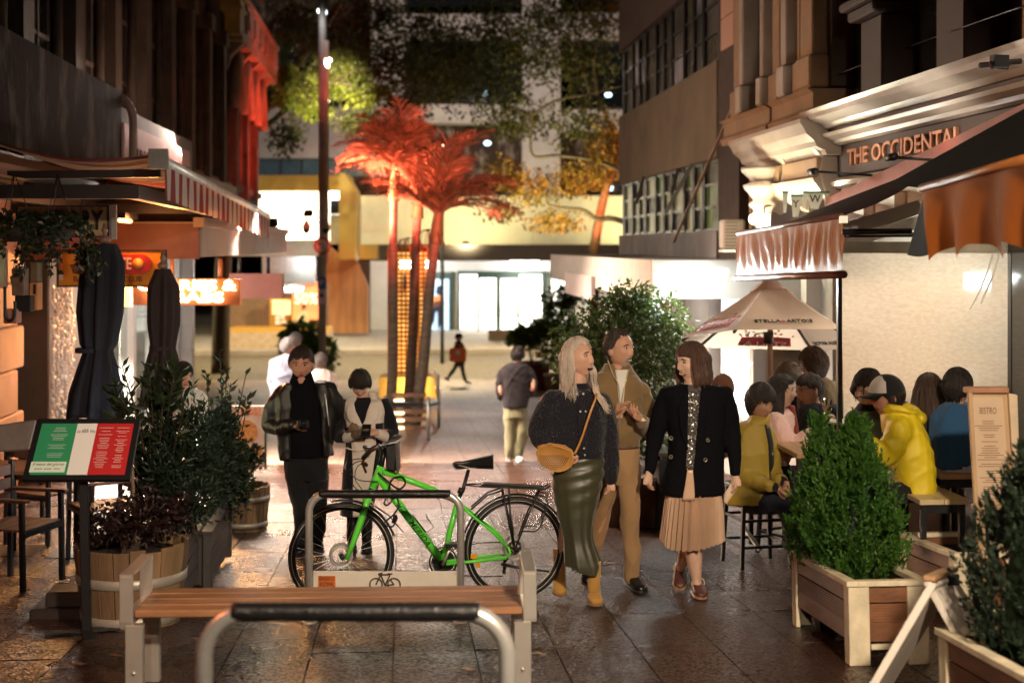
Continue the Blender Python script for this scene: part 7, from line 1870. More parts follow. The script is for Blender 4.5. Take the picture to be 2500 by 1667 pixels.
 def locks(s,m,n,z0,z1,az0,az1,r0,flare,seed,name='hair_lock',thick=.006,curl=.01,fwd=0,hi=.06):
  "strands falling from the crown: azimuths in degrees from the face, both sides"
  rg=random.Random(seed);q=MB();W_=s.hW
  for i in range(n):
   az=math.radians(rg.uniform(az0,az1))*(1 if rg.random()<.5 else-1);nx,ny=math.sin(az),math.cos(az);pts=[]
   ze=z1+rg.uniform(-.03,.03);ph=rg.uniform(0,6)
   for t in(0,.12,.28,.45,.62,.8,1):
    z=z0+hi*0+(ze-z0)*t;rr=(r0 if t>.12 else r0*.8+r0*.2*t/.12)*(1+flare*t)+rg.uniform(-.004,.004);zz=z
    if t==0:zz=z0+.045;rr*=.72
    pts.append(W_((nx*rr*.086/.09+curl*math.sin(ph+t*7)*t,ny*rr*1.12-.008+fwd*t,zz)))
   k=thick*rg.uniform(.7,1.3);q.tube(dense(pts,3),[k*(1-.6*(i_/18))for i_ in range(19)],5,flat=.6)
  return s.mesh(name,q,m)
 def sheet(s,m,zs,rad,gap,name='hair',seed=1,thick=.012,yoff=-.006,wave=.004,side_in=0):
  "curtain of hair: zs list of heights, rad list of radii, gap list of half-openings at the face in degrees"
  W_=s.hW;rg=random.Random(seed);ph0=rg.uniform(0,6);n=76
  def fn(u,v):
   x=v*(len(zs)-1);i=min(int(x),len(zs)-2);t=x-i;t2=t*t*(3-2*t);z=zs[i]+(zs[i+1]-zs[i])*t;r=rad[i]+(rad[i+1]-rad[i])*t2;ga=math.radians(gap[i]+(gap[i+1]-gap[i])*t)
   a=ga+(2*math.pi-2*ga)*u;w=wave*(math.sin(a*19+ph0+z*14)+.6*math.sin(a*37+ph0*2))
   return W_(((r+w)*math.sin(a)*.93,(r+w)*1.10*math.cos(a)+yoff,z+wave*.8*math.sin(a*29)*(v>.95)))
  q=MB();q.grid(fn,n,(len(zs)-1)*5);return s.mesh(name,q,m,thick)
 # ---- hands
 def hand(s,wrist,dirv,palm,curl=.5,thumb=1,k=1.0,spread=.12,held=None):
  "wrist point, pointing direction, palm normal, curl 0..1, thumb side +-1 along dir x palm"
  w=Vector(wrist);d=Vector(dirv).normalized();n_=Vector(palm);n_=(n_-d*n_.dot(d)).normalized();sd=d.cross(n_).normalized()
  q=s.hi;L=.082*k
  q.tube([w-d*.02*k,w+d*.015*k,w+d*.045*k,w+d*L],[(.024*k,.019*k),(.029*k,.017*k),(.038*k,.0165*k),(.037*k,.013*k)],12,up=sd)
  for i,(off_,ln,r)in enumerate(((-.028,.068,.0085),(-.0095,.076,.009),(.0095,.071,.0086),(.027,.056,.0076))):
   off_=-off_*thumb;b=w+d*(L-.008-.006*abs(i-1.3))*1.0+sd*off_*k;dd=(d+sd*off_*spread*20*k*.3).normalized();pts=[b];a=0
   for j,fr in enumerate((.45,.31,.24)):
    a+=curl*(.85,1.05,.75)[j];v=(dd*math.cos(a)+n_*math.sin(a)).normalized();pts.append(pts[-1]+v*ln*fr*k)
   q.tube(pts,[r*k,r*k*.98,r*k*.9,r*k*.68],8);q.ell(pts[-1],r*k*.68,nu=8,nv=6)
  t0=w+d*.026*k+sd*.030*k*thumb;td=(d*.72+sd*thumb*.55+n_*.25*(1+curl)).normalized();t1=t0+td*.034*k;t2=t1+(td+d*.25+n_*.35*curl).normalized()*.030*k;t3=t2+(d*.8+n_*.6*curl).normalized()*.022*k
  q.tube([t0-td*.012*k,t0,t1,t2,t3],[.013*k,.0135*k,.0105*k,.0095*k,.007*k],8);q.ell(t3,.007*k,nu=8,nv=6)
 def finish(s,voxel=.012):
  "body = fused skin + hands + head in one mesh; face features as children"
  out=MB()
  if s.skin.v:
   me=remesh(s.skin,voxel,3,'sk');vv=[v.co.copy()for v in me.vertices];out.add(vv,[tuple(p.vertices)for p in me.polygons],0,True);bpy.data.meshes.remove(me)
  if s.hi.v:
   me=remesh(s.hi,.0042,2,'hd');vv=[v.co.copy()for v in me.vertices];out.add(vv,[tuple(p.vertices)for p in me.polygons],0,True);bpy.data.meshes.remove(me)
  mats=[s.skinm,s.lipm]
  if hasattr(s,'headmb'):
   n=len(out.v);out.v+=s.headmb.v;out.f+=[[i+n for i in f]for f in s.headmb.f];out.mi+=s.headmb.mi+[0]*(len(s.headmb.f)-len(s.headmb.mi))if len(s.headmb.mi)<len(s.headmb.f)else s.headmb.mi;out.sm+=s.headmb.sm
   if s.beard:mats.append(s.beardm)
  o=part('body',out,mats,s.root)
  for nm,q,m in getattr(s,'feats',[]):part(nm,q,m,o)
  return o
 def shoe(s,ankle,toe,m,sole,k=1.0,high=0,name='shoe',lace=None,w=.048):
  "ankle centre and toe tip given as points; sole on the ground"
  a=Vector(ankle);t=Vector(toe);d=t-a;d.z=0;L=d.length;d.normalize();sd=d.cross(UPV);gz=min(a.z,t.z)
  heel=a-d*.055*k;tot=(t-heel);tot_l=tot.length;dirv=tot.normalized()
  # profile stations along the foot: (u, half width, top height)
  up_,so=MB(),MB();st=[(0,.026,.075),(.10,.034,.088),(.25,.036,.092),(.40,.040,.078),(.60,.046,.056),(.80,.045,.042),(.93,.034,.034),(1.0,.014,.022)]
  R1,R2=[],[]
  for(u,hw,h)in st:
   c=heel+dirv*(tot_l*u);hw*=k*w/.046;h*=k;r1,r2=[],[]
   for j in range(14):
    an=2*math.pi*j/14;ca,sa=math.cos(an),math.sin(an)
    r1.append(c+sd*(hw*math.copysign(abs(ca)**.75,ca))+UPV*(.014*k+h/2+h/2*math.copysign(abs(sa)**.8,sa)))
    r2.append(c+sd*((hw+.004)*math.copysign(abs(ca)**.6,ca))+UPV*(.010*k+.0105*k*math.copysign(abs(sa)**.4,sa)))
   R1.append(r1);R2.append(r2)
  up_.loft(R1);so.loft(R2)
  if high:up_.tube([a+UPV*.05,a+UPV*.10,a+UPV*high],[(.045*k,.04*k),(.042*k,.04*k),(.048*k,.046*k)],16)
  o=part(name,up_,m,s.root);part('sole',so,sole,o)
  if lace:
   q=MB()
   for i in range(4):
    u=.36+.09*i;c=heel+dirv*(tot_l*u)+UPV*(.095-.013*i)*k;q.tube([c-sd*.026*k-UPV*.012*k,c+UPV*.003,c+sd*.026*k-UPV*.012*k],.0042*k,5)
   for sg in(-1,1):c=heel+dirv*(tot_l*.36)+UPV*.1*k;q.tube(dense([c,c+sd*sg*.03+UPV*.012,c+sd*sg*.045-UPV*.02,c+sd*sg*.03-UPV*.045],4),.0035*k,5)
   part('lace',q,lace,o)
  return o
def buttons(fig,pts,r,m,nm='button'):
 for p in pts:
  q=MB();c=fig.pt(*p);n_=-VIEW;a,b=r_,UPV;vs=[]
  for h,rr in((0,r),(.006,r*.95),(.0062,r*.65),(.004,r*.55)):
   vs.append([c+n_*h+a*(rr*math.cos(2*math.pi*j/14))+b*(rr*math.sin(2*math.pi*j/14))for j in range(14)])
  q.loft(vs);part(nm,q,m,fig.root)
def _patch(s,name,m,rows,outline,off=.012,e=2.4,solid=.004,nu=10,bulge=0):
 "panel lying on the front of a torso outline; rows = (py, xl, xr)"
 oy=[o[0]for o in outline]
 def at(py,idx,dflt=0):return float(np.interp(py,oy,[(o[idx]if len(o)>idx else dflt)for o in outline]))
 ry=[r[0]for r in rows];n=max(12,(len(rows)-1)*6)
 def fn(u,v):
  py=ry[0]+(ry[-1]-ry[0])*v;xl=float(np.interp(py,ry,[r[1]for r in rows]));xr=float(np.interp(py,ry,[r[2]for r in rows]));px=xl+(xr-xl)*u
  a,b,hd,dd=at(py,1),at(py,2),at(py,3),at(py,4);t=min(.98,abs((px-(a+b)/2)/max(1e-3,(b-a)/2)))
  return s.pt(px,py,dd)-VIEW*(hd*(1-t**e)**(1/e)+off+bulge*math.sin(math.pi*u))
 q=MB();q.grid(fn,nu,n);return s.mesh(name,q,m,solid)
Fig.patch=_patch
def _core(s,neck,chest,pelvis,arms=(),legs=()):
 s.limb(s.skin,[(neck[0],neck[1],neck[2],neck[3]),(chest[0],chest[1],chest[2],neck[3]*1.15)],14)
 s.limb(s.skin,[(chest[0],chest[1],chest[2],.075/s.k),(pelvis[0],pelvis[1],pelvis[2],.075/s.k)],14)
 for a in arms:s.limb(s.skin,[(chest[0],chest[1],chest[2],.04/s.k)]+list(a),10)
 for l in legs:s.limb(s.skin,[(pelvis[0],pelvis[1],pelvis[2],.04/s.k)]+[(p[0],p[1],p[2],p[3]*.62)for p in l],12)
Fig.core=_core

# ================================================================ the three walkers in front
sk_f=skinmat('fair_skin',(.62,.36,.26));sk_t=skinmat('tanned_skin',(.54,.29,.19));sk_a=skinmat('light_skin',(.64,.42,.31));sk_r=skinmat('ruddy_skin',(.52,.25,.17));sk_d=skinmat('brown_skin',(.38,.20,.125))
m_blackw=cloth('black_wool',(.006,.006,.008),.95,sheen=0,spec=.08);m_blkleather=cloth('black_leather',(.012,.011,.011),.38,spec=.5,sheen=0,bs=120);m_blktrs=cloth('black_trouser_cloth',(.011,.011,.013),.85);m_shoe_blk=M('black_shoe_leather',(.010,.009,.009),.22,spec=.6);m_sole_blk=M('black_sole',(.012,.012,.012),.6);m_sole_w=M('white_sole',(.6,.57,.52),.6)
sec=[]
# --- woman with long silver-blond hair
f=Fig('laughing woman with long silver-blond hair, dark fleck jacket and green satin skirt',9.5,(1420,1470),group='three people walking together')
f.head(1413,876,yaw=52,pitch=9,h=.255,mouth='open',skin=sk_f)
f.core((1412,925,.0,20),(1408,985,0),(1408,1120,0),arms=([(1338,968,0,13),(1318,1056,.02,12),(1376,1106,-.13,9)],[(1474,984,.05,13),(1489,1050,.05,12),(1492,1172,-.02,8)]),legs=([(1418,1260,-.05,18),(1448,1395,-.12,15)],[(1378,1270,.12,18),(1366,1390,.22,14)]))
f.limb(f.skin,[(1413,905,.0,20),(1410,960,.0,23)])
f.hand(f.pt(1384,1104,-.15),r_*.80-UPV*.62-VIEW*.15,-r_*.1+VIEW*1.0-UPV*.2,curl=.75,thumb=-1,k=.90)
f.hand(f.pt(1493,1172,-.03),-UPV+r_*-.08-VIEW*.15,VIEW*.3-r_,curl=.5,thumb=1,k=.82)
m_fleck=sparkle('navy_fleck_wool',(.012,.012,.019),((.42,.40,.44),.978),360)
oj=[(942,1392,1432,.055),(952,1362,1455,.085),(966,1346,1472,.105),(1000,1336,1480,.125),(1050,1330,1480,.130),(1085,1338,1476,.125),(1106,1356,1472,.118)]
f.garment('jacket',m_fleck,oj,[[(1346,972,0,23),(1326,1010,.02,25),(1314,1056,.03,25),(1338,1088,-.06,22),(1372,1106,-.13,16)],[(1468,980,.04,22),(1484,1030,.06,23),(1491,1090,.04,21),(1492,1150,.0,17),(1492,1168,-.01,15)]],amp=.007)
f.garment('jacket_hem',cloth('navy_rib',(.012,.012,.018),.9,bump=.4,bs=180),[(1096,1354,1474,.126),(1108,1353,1475,.128),(1118,1357,1472,.124)],amp=0,seed=2)
q=MB();f.rings(q,[(934,1390,1436,.062),(944,1382,1442,.068),(954,1376,1448,.076)]);f.mesh('collar',q,bpy.data.materials['navy_rib'])
f.garment('cuff',bpy.data.materials['navy_rib'],None,[[(1366,1103,-.12,16.5),(1380,1107,-.15,15)]],amp=0);f.garment('cuff',bpy.data.materials['navy_rib'],None,[[(1492,1158,0,16.5),(1493,1172,-.02,15.5)]],amp=0)
f.patch('placket',m_fleck,[(950,1405,1424),(1100,1412,1431)],oj,off=.014,solid=.003,nu=4)
buttons(f,[(1408,962,-.135),(1424,961,-.135),(1417,1004,-.150),(1430,1004,-.150),(1426,1094,-.150),(1428,1110,-.150)],.0075,m_steel,'snap')
f.patch('pocket_flap',m_fleck,[(1023,1443,1478),(1031,1443,1478)],oj,off=.012,solid=.004,nu=4)
# satin skirt: clinging, with folds drawn to the side seam
m_sat=M('olive_satin',(.046,.046,.022),.38,var=.12,vs=3,spec=.45,bump=.05,bs=30,sheen=.2)
osk=[(1104,1354,1472,.112,0),(1150,1348,1474,.125,-.01),(1200,1350,1466,.13,-.02),(1260,1362,1452,.125,-.03),(1310,1374,1448,.12,-.04),(1350,1376,1460,.14,-.04),(1374,1378,1468,.15,-.04),(1384,1382,1466,.15,-.04)]
q=MB();R=f.rings(q,osk,seg=80,n=6);q=MB();nR=len(R)
for i,ring in enumerate(R):
 v=i/(nR-1);c=sum(ring,Vector())/len(ring)
 for j,p in enumerate(ring):
  a=2*math.pi*j/len(ring);drap=.010*math.sin(v*70+3.2*math.cos(a)+2.5*math.sin(a))*max(0,1-v*2.1)+.007*math.sin(a*7+v*2.2)*v+.003*math.sin(a*15-v*3)*v
  hem=Vector((0,0,.03*math.sin(a*2+.6)*max(0,v-.85)/.15));d_v=(p-c).normalized()if(p-c).length else Vector();ring[j]=p+d_v*drap+hem
q.loft(R,cap=False);f.mesh('skirt',q,m_sat,.003)
m_bt=M('mustard_suede',(.45,.24,.045),.8,var=.12,vs=12,bump=.15,bs=120,sheen=.4)
tp=f.pt(1458,1474,-.20);tp.z=G(tp.y)+.01;an=f.pt(1450,1440,-.10);an.z=G(an.y)+.02;f.shoe(an,tp,m_bt,M('tan_sole',(.25,.13,.05),.7),1.0,high=.27,name='boot')
tp=f.pt(1366,1450,.17);tp.z=G(tp.y)+.01;an=f.pt(1366,1430,.27);an.z=G(an.y)+.05;f.shoe(an,tp,m_bt,bpy.data.materials['tan_sole'],1.0,high=.27,name='boot')
m_sil=hairmat('silver_blond_hair',(.58,.47,.39),(.80,.68,.58))
f.hair(m_sil,front=.088,side=.02,back=-.07,vol=1.1,rough=.004)
f.sheet(m_sil,[.085,.03,-.05,-.13,-.19],[.072,.103,.108,.112,.120],[62,66,70,84,96],seed=3,thick=.014,yoff=-.012,wave=.006)
f.locks(m_sil,230,.06,-.235,70,180,.098,.26,4,thick=.0034,curl=.014)
q=MB();rg=random.Random(2);W_=f.hW
for i in range(44):
 o=rg.uniform(-.016,.016);pts=[W_((.075+o*.4,.005+o,-.02)),W_((.092+o,.03+o,-.09)),f.pt(1452+o*300,948+rg.uniform(-6,6),-.115),f.pt(1474+o*500,985+rg.uniform(-8,8),-.12),f.pt(1484+rg.uniform(-10,10),1000+rg.uniform(-16,12),-.125)]
 q.tube(dense(pts,5),[.0032*(1-.75*k/20)for k in range(21)],5)
f.mesh('front_hair_lock',q,m_sil)
f.finish()
# her bag hangs from her shoulder: a thing of its own
bg=thing('handbag','tan woven half-moon handbag on a long strap at the blond woman hip','handbag',f.pt(1355,1160,-.16))
m_tan=M('tan_leather',(.46,.22,.05),.5,var=.15,vs=6,bump=.1,bs=60)
def bagp(u,v):
 a=math.pi*(1+u);return None
q=MB();n=22;outl=[]
for i in range(n+1):
 t=i/n;a=math.radians(200-200*t*1.0+0);outl.append((1355-47*math.cos(math.pi*t)*1.0,1110+10*(2*t-1)+42*math.sin(math.pi*t)))
top=[(1398,1098),(1380,1086),(1340,1080),(1316,1092)]
poly=outl+top;rings=[]
for h,sc in((-.19,.90),(-.20,.97),(-.165,1.0),(-.13,.97),(-.12,.88)):
 cx_,cy_=1355,1118;rings.append([f.pt(cx_+(x-cx_)*sc,cy_+(y-cy_)*sc,h)for x,y in poly])
q.loft(rings);part('body',q,m_tan,bg)
q=MB();kk=0
for iy in range(9):
 for ix in range(14):
  x=1318+ix*5.2+(2.6 if iy%2 else 0);y=1112+iy*4.6
  if((x-1352)/42)**2+((y-1110)/38)**2<.86 and y>1108+(x-1355)*.18:p=f.pt(x,y,-.2015);q.box(p,(.0058,.003,.0058),Matrix.Rotation(.78,3,'Y'))
o=part('woven_hole',q,M('bag_hole_dark',(.10,.05,.015),.8),bg);o['kind']='stuff'
q=MB();q.tube(dense([f.pt(1312,1092,-.16),f.pt(1330,1086,-.175),f.pt(1370,1092,-.19),f.pt(1402,1108,-.18)],5),.008,6);part('zip_edge',q,m_tan,bg)
q=MB();q.tube(dense([f.pt(1403,1108,-.185),f.pt(1420,1070,-.19),f.pt(1440,1010,-.185),f.pt(1456,965,-.14),f.pt(1450,946,-.06)],6),.0085,6,flat=.3,up=VIEW);part('strap',q,m_tan,bg)

# --- grey-bearded man in an olive jacket
f=Fig('smiling bearded man in an olive zip jacket and tan trousers',9.95,(1530,1450),group='three people walking together')
f.head(1512,854,yaw=46,pitch=3,h=.262,mouth='smile',skin=sk_t,beard='goatee');f.beardm=M('grey_beard',(.40,.32,.27),.8,var=.35,vs=90)
f.core((1508,905,.0,24),(1508,975,0),(1520,1110,0),arms=([(1460,958,.05,15),(1462,1045,.05,13),(1500,1010,-.22,9)],[(1564,955,0,15),(1580,1048,.02,13),(1560,1020,-.24,9)]),legs=([(1532,1260,0,22),(1543,1405,0,14)],[(1470,1260,.10,22),(1440,1390,.28,14)]))
f.hand(f.pt(1508,1012,-.26),UPV*.75+r_*.30-VIEW*.25,r_*.8+VIEW*-.3+UPV*-.2,curl=.42,thumb=-1,k=1.0,spread=.3)
f.hand(f.pt(1566,1022,-.27),UPV*.45-r_*.55-VIEW*.45,UPV*.6-r_*.2,curl=.55,thumb=1,k=1.0,spread=.25)
m_ol=cloth('olive_suede',(.20,.125,.055),.8,sheen=.4,bs=200,var=.18,vs=4)
oj=[(906,1470,1544,.075),(918,1452,1558,.105),(940,1444,1574,.125),(980,1446,1574,.135),(1030,1456,1566,.135),(1070,1466,1564,.13),(1090,1470,1562,.125)]
f.garment('jacket',m_ol,oj,[[(1458,952,.03,25),(1452,1000,.06,24),(1460,1046,.04,23),(1490,1030,-.12,19),(1504,1016,-.22,15)],[(1564,952,0,24),(1578,1000,.02,25),(1582,1046,.0,24),(1572,1036,-.14,20),(1566,1026,-.24,16)]],amp=.009,seed=1)
q=MB();f.rings(q,[(888,1476,1538,.062,.02),(900,1470,1545,.075,.01),(912,1464,1552,.09,0)]);f.mesh('collar',q,m_ol)
f.patch('shirt',M('white_shirt_cotton',(.72,.68,.62),.8,var=.05,bump=.2,bs=60),[(900,1500,1536),(925,1503,1524),(960,1505,1520),(1000,1509,1517),(1014,1511,1515)],[(896,1476,1540,.07)]+oj,off=.010,solid=.003,nu=6)
q=MB();q.tube(dense([f.pt(1541,893,-.085),f.pt(1533,915,-.125),f.pt(1522,955,-.150),f.pt(1515,1010,-.152),f.pt(1513,1080,-.145)],5),.0035,5);f.mesh('zip',q,M('brass_zip',(.6,.45,.25),.3,metal=.7))
q=MB();q.tube(dense([f.pt(1484,880,-.03),f.pt(1496,912,-.10),f.pt(1510,940,-.145),f.pt(1513,985,-.155)],5),.0035,5);f.mesh('piping',q,M('cream_piping',(.55,.45,.32),.6))
q=MB();f.rings(q,[(1018,1550,1574,.04,-.25),(1026,1554,1580,.045,-.25)],seg=20);f.mesh('shirt_cuff',q,bpy.data.materials['white_shirt_cotton'])
m_chino=cloth('tan_chino',(.36,.215,.105),.8,var=.08,bs=240)
f.garment('trousers',m_chino,[(1082,1474,1562,.11),(1110,1472,1563,.12),(1150,1466,1562,.12),(1180,1462,1560,.10)],[[(1532,1150,-.02,32),(1538,1240,-.05,25),(1541,1330,-.02,21),(1543,1412,0,20)],[(1488,1150,.03,32),(1468,1250,.12,25),(1450,1330,.22,21),(1440,1395,.32,19)]],amp=.008,seed=5,freq=(18,8))
q=MB();f.rings(q,[(1078,1474,1562,.122),(1090,1474,1562,.124)]);f.mesh('belt',q,M('brown_belt',(.10,.05,.025),.4))
tp=f.pt(1572,1459,-.16);tp.z=G(tp.y)+.005;an=f.pt(1545,1440,.0);an.z=G(an.y)+.02;f.shoe(an,tp,m_shoe_blk,m_sole_blk,1.05,lace=m_sole_blk)
tp=f.pt(1432,1440,.18);tp.z=G(tp.y)+.005;an=f.pt(1438,1415,.36);an.z=G(an.y)+.08;f.shoe(an,tp,m_shoe_blk,m_sole_blk,1.0)
m_gh=hairmat('dark_greying_hair',(.030,.021,.017),(.075,.055,.045))
f.hair(m_gh,front=.092,side=.01,back=-.105,vol=.85,seed=4,rough=.004)
q=MB();W_=f.hW;R=Matrix((f.hs,f.hf,f.hu)).transposed();q.tube([W_((x,.0865-abs(x)*.45,-.054-abs(x)*.22))for x in(-.026,-.013,0,.013,.026)],[.003,.006,.0055,.006,.003],6);f.mesh('moustache',q,M('dark_moustache',(.12,.085,.07),.8))
f.finish()

# --- woman with a brown bob in a long black blazer
f=Fig('woman with a brown bob in a black double-breasted blazer and pleated skirt',9.7,(1700,1455),group='three people walking together')
f.head(1688,886,yaw=-60,pitch=-2,h=.252,mouth='smile',skin=sk_a)
f.core((1690,935,0,20),(1692,990,0),(1690,1180,0),arms=([(1626,968,0,14),(1602,1058,.02,12),(1586,1158,-.06,9)],[(1766,970,0,14),(1784,1058,.03,12),(1794,1160,-.04,9)]))
f.limb(f.skin,[(1690,915,.0,19),(1690,960,.0,22)])
f.limb(f.skin,[(1693,1290,-.03,22),(1694,1350,-.03,21),(1701,1420,-.03,12),(1704,1438,-.04,13)],14);f.limb(f.skin,[(1690,1290,.08,22),(1676,1340,.16,19),(1662,1385,.26,12)],14)
f.hand(f.pt(1584,1156,-.07),-UPV-r_*.12-VIEW*.1,r_*.8+VIEW*.2,curl=.55,thumb=-1,k=.92);f.hand(f.pt(1795,1160,-.05),-UPV+r_*.12-VIEW*.15,-r_*.8+VIEW*.2,curl=.5,thumb=1,k=.92)
oj=[(938,1650,1735,.075),(946,1618,1776,.10),(958,1611,1782,.115),(1000,1622,1772,.13),(1060,1632,1766,.135),(1120,1628,1768,.135),(1170,1616,1768,.14),(1206,1612,1767,.145)]
f.garment('blazer',m_blackw,oj,[[(1628,964,0,21),(1612,1010,.02,23),(1601,1060,.03,21),(1592,1110,.0,17),(1586,1150,-.05,14)],[(1768,964,0,22),(1781,1010,.02,23),(1788,1062,.03,21),(1793,1110,0,17),(1795,1152,-.04,14)]],amp=.004,seed=3)
m_seq=sparkle('silver_sequins',(.07,.065,.065),((.85,.82,.78),.5),170,.5)
f.patch('sequin_top',m_seq,[(948,1674,1706),(980,1674,1705),(1040,1672,1698),(1090,1671,1692),(1138,1668,1686)],oj,off=.006,solid=.003,nu=8,bulge=.004)
f.patch('top_neckband',cloth('grey_knit',(.10,.085,.085),.9),[(936,1675,1706),(950,1674,1707)],[(930,1650,1735,.055)]+oj,off=.014,solid=.004)
m_pl=M('rose_gold_pleats',(.60,.40,.27),.38,var=.1,vs=3,metal=.25,bump=.05,sheen=.2)
osk=[(1140,1650,1740,.10),(1200,1632,1754,.125),(1260,1624,1758,.14),(1326,1617,1758,.155)]
q=MB();R=f.rings(q,osk,seg=192,n=8);nR=len(R)
for i,ring in enumerate(R):
 v=i/(nR-1);c=sum(ring,Vector())/len(ring)
 for j,p in enumerate(ring):
  ph=(j%6)/6;pl=(.010+.014*v)*(1-abs(2*ph-1)*2);a=2*math.pi*j/len(ring);d_v=(p-c).normalized();ring[j]=p+d_v*(pl+.014*v*math.sin(a*3+1)+.006*v*math.sin(a*7))+UPV*(.02*math.sin(a*2+2.2)*max(0,v-.8)/.2)
q=MB();q.loft(R,cap=False,sm=False);f.mesh('pleated_skirt',q,m_pl,.002)
f.patch('skirt_front_panel',m_pl,[(1138,1672,1685),(1170,1667,1688),(1212,1659,1690)],oj,off=.008,solid=.003)
for x,y in((1638,1069),(1638,1115),(1728,1074),(1722,1122)):
 buttons(f,[(x,y,-.152)],.014,M('horn_button_%d_%d'%(x,y),(.05,.045,.04),.3),'button')
 q=MB();c=f.pt(x,y,-.160);q.tube([c+r_*(.0125*math.cos(i*.35))+UPV*(.0125*math.sin(i*.35))for i in range(18)],.0016,4,closed=True);f.mesh('button_rim',q,M('brass_rim_%d_%d'%(x,y),(.55,.45,.3),.3,metal=.8))
for xs in([(944,1668,1676),(990,1650,1674),(1050,1656,1672),(1090,1670,1673)],[(944,1706,1716),(990,1700,1722),(1050,1695,1712),(1090,1690,1694)]):
 f.patch('lapel',m_blackw,xs,oj,off=.016,solid=.004,nu=5)
m_sn=M('maroon_sneaker',(.085,.028,.024),.45,var=.1);m_lc=M('cream_lace',(.62,.52,.34),.8)
tp=f.pt(1716,1460,-.15);tp.z=G(tp.y)+.004;an=f.pt(1703,1440,-.02);an.z=G(an.y)+.02;f.shoe(an,tp,m_sn,M('tan_rubber_sole',(.30,.16,.08),.6),1.0,lace=m_lc)
tp=f.pt(1660,1436,.16);tp.z=G(tp.y)+.012;an=f.pt(1660,1392,.29);an.z=G(an.y)+.10;f.shoe(an,tp,m_sn,bpy.data.materials['tan_rubber_sole'],1.0,lace=m_lc)
m_bob=hairmat('brown_bob_hair',(.055,.026,.017),(.12,.06,.04))
f.hair(m_bob,front=.050,side=.0,back=-.06,vol=1.25,seed=5,rough=.002)
f.sheet(m_bob,[.10,.05,-.02,-.08,-.135],[.062,.103,.116,.124,.116],[48,52,56,60,64],seed=6,thick=.016,yoff=-.006,wave=.0022)
f.locks(m_bob,40,.06,-.135,58,180,.108,.10,7,thick=.006,curl=.003)
f.finish()

# ================================================================ the couple behind the bicycle
f=Fig('man in a black leather jacket and roll-neck walking with a camera',11.75,(750,1352),group='couple behind the bicycle')
f.head(736,890,yaw=3,pitch=-6,h=.265,skin=sk_r,jaw=1.5,fat=1.04)
f.core((737,930,0,23),(738,990,0),(745,1120,0),arms=([(684,962,0,13),(664,1032,.05,11),(716,1034,-.2,8)],[(800,945,0,13),(822,1000,.1,11),(850,1060,.2,8)]),legs=([(738,1240,0,16),(732,1335,-.03,10)],[(778,1240,.05,16),(772,1325,.08,10)]))
f.hand(f.pt(716,1036,-.2),r_*.85-VIEW*.3-UPV*.2,VIEW*.3+UPV*.2+r_*.2,curl=.65,thumb=-1,k=1.0)
m_lj=m_blkleather
f.garment('roll_neck',m_blackw,[(906,716,758,.058),(918,712,762,.06),(932,706,768,.075),(945,700,776,.085),(960,690,786,.10),(1040,692,792,.125),(1115,696,796,.125)],amp=.003)
ojl=[(935,700,778,.08),(945,688,800,.105),(965,674,812,.125),(1020,678,808,.14),(1070,682,806,.14),(1116,686,806,.14)]
f.garment('leather_jacket',m_lj,[(935,694,722,.07,.0),(950,680,726,.09),(970,674,728,.11),(1030,676,726,.125,-.0),(1080,680,724,.13),(1120,684,722,.13)],[[(688,962,0,23),(668,1000,.02,23),(660,1035,.02,22),(688,1044,-.10,17),(712,1036,-.19,14)],[(735,940,.06,26),(740,1100,.09,50),(790,1100,.05,20),(806,950,.02,20)],[(798,950,0,22),(818,985,.05,22),(830,1020,.14,20),(850,1058,.25,15)]],amp=.009,seed=2)
f.garment('jacket_front',m_lj,[(930,768,792,.085,-.005),(950,770,812,.10),(1010,782,806,.125),(1060,786,806,.13),(1112,790,812,.12)],amp=.008,seed=4)
q=MB();q.tube(dense([f.pt(793,960,-.11),f.pt(799,1000,-.13),f.pt(803,1040,-.13)],6),.005,5);f.mesh('zip',q,m_steel)
f.garment('trousers',m_blktrs,[(1108,692,800,.11),(1140,692,802,.12),(1170,696,802,.11)],[[(722,1150,0,30),(736,1250,-.02,20),(733,1338,-.02,15)],[(774,1150,.03,30),(778,1250,.05,20),(774,1328,.08,15)]],amp=.006,seed=6)
tp=f.pt(728,1360,-.15);tp.z=G(tp.y)+.005;an=f.pt(733,1345,.0);an.z=G(an.y)+.02;f.shoe(an,tp,m_shoe_blk,m_sole_blk,1.05)
tp=f.pt(778,1354,-.06);tp.z=G(tp.y)+.005;an=f.pt(774,1340,.10);an.z=G(an.y)+.02;f.shoe(an,tp,m_shoe_blk,m_sole_blk,1.05)
f.hair(hairmat('dark_brown_hair',(.02,.012,.01),(.045,.026,.02)),front=.060,side=.015,back=-.06,vol=1.1,seed=8)
f.finish()
cm=thing('camera','small black camera held in the leather-jacketed man right hand','camera',f.pt(739,1034,-.27));q=MB();q.box(f.pt(740,1034,-.27),(.10,.045,.07));part('camera_body',q,m_blk2,cm,bev=.008);q=MB();c=f.pt(742,1034,-.29);q.tube([c,c-VIEW*.045],[.030,.028],16);part('lens',q,m_blk2,cm);q=MB();q.ell(c-VIEW*.045,(.02,.006,.02));part('lens_glass',q,m_dglass,cm)

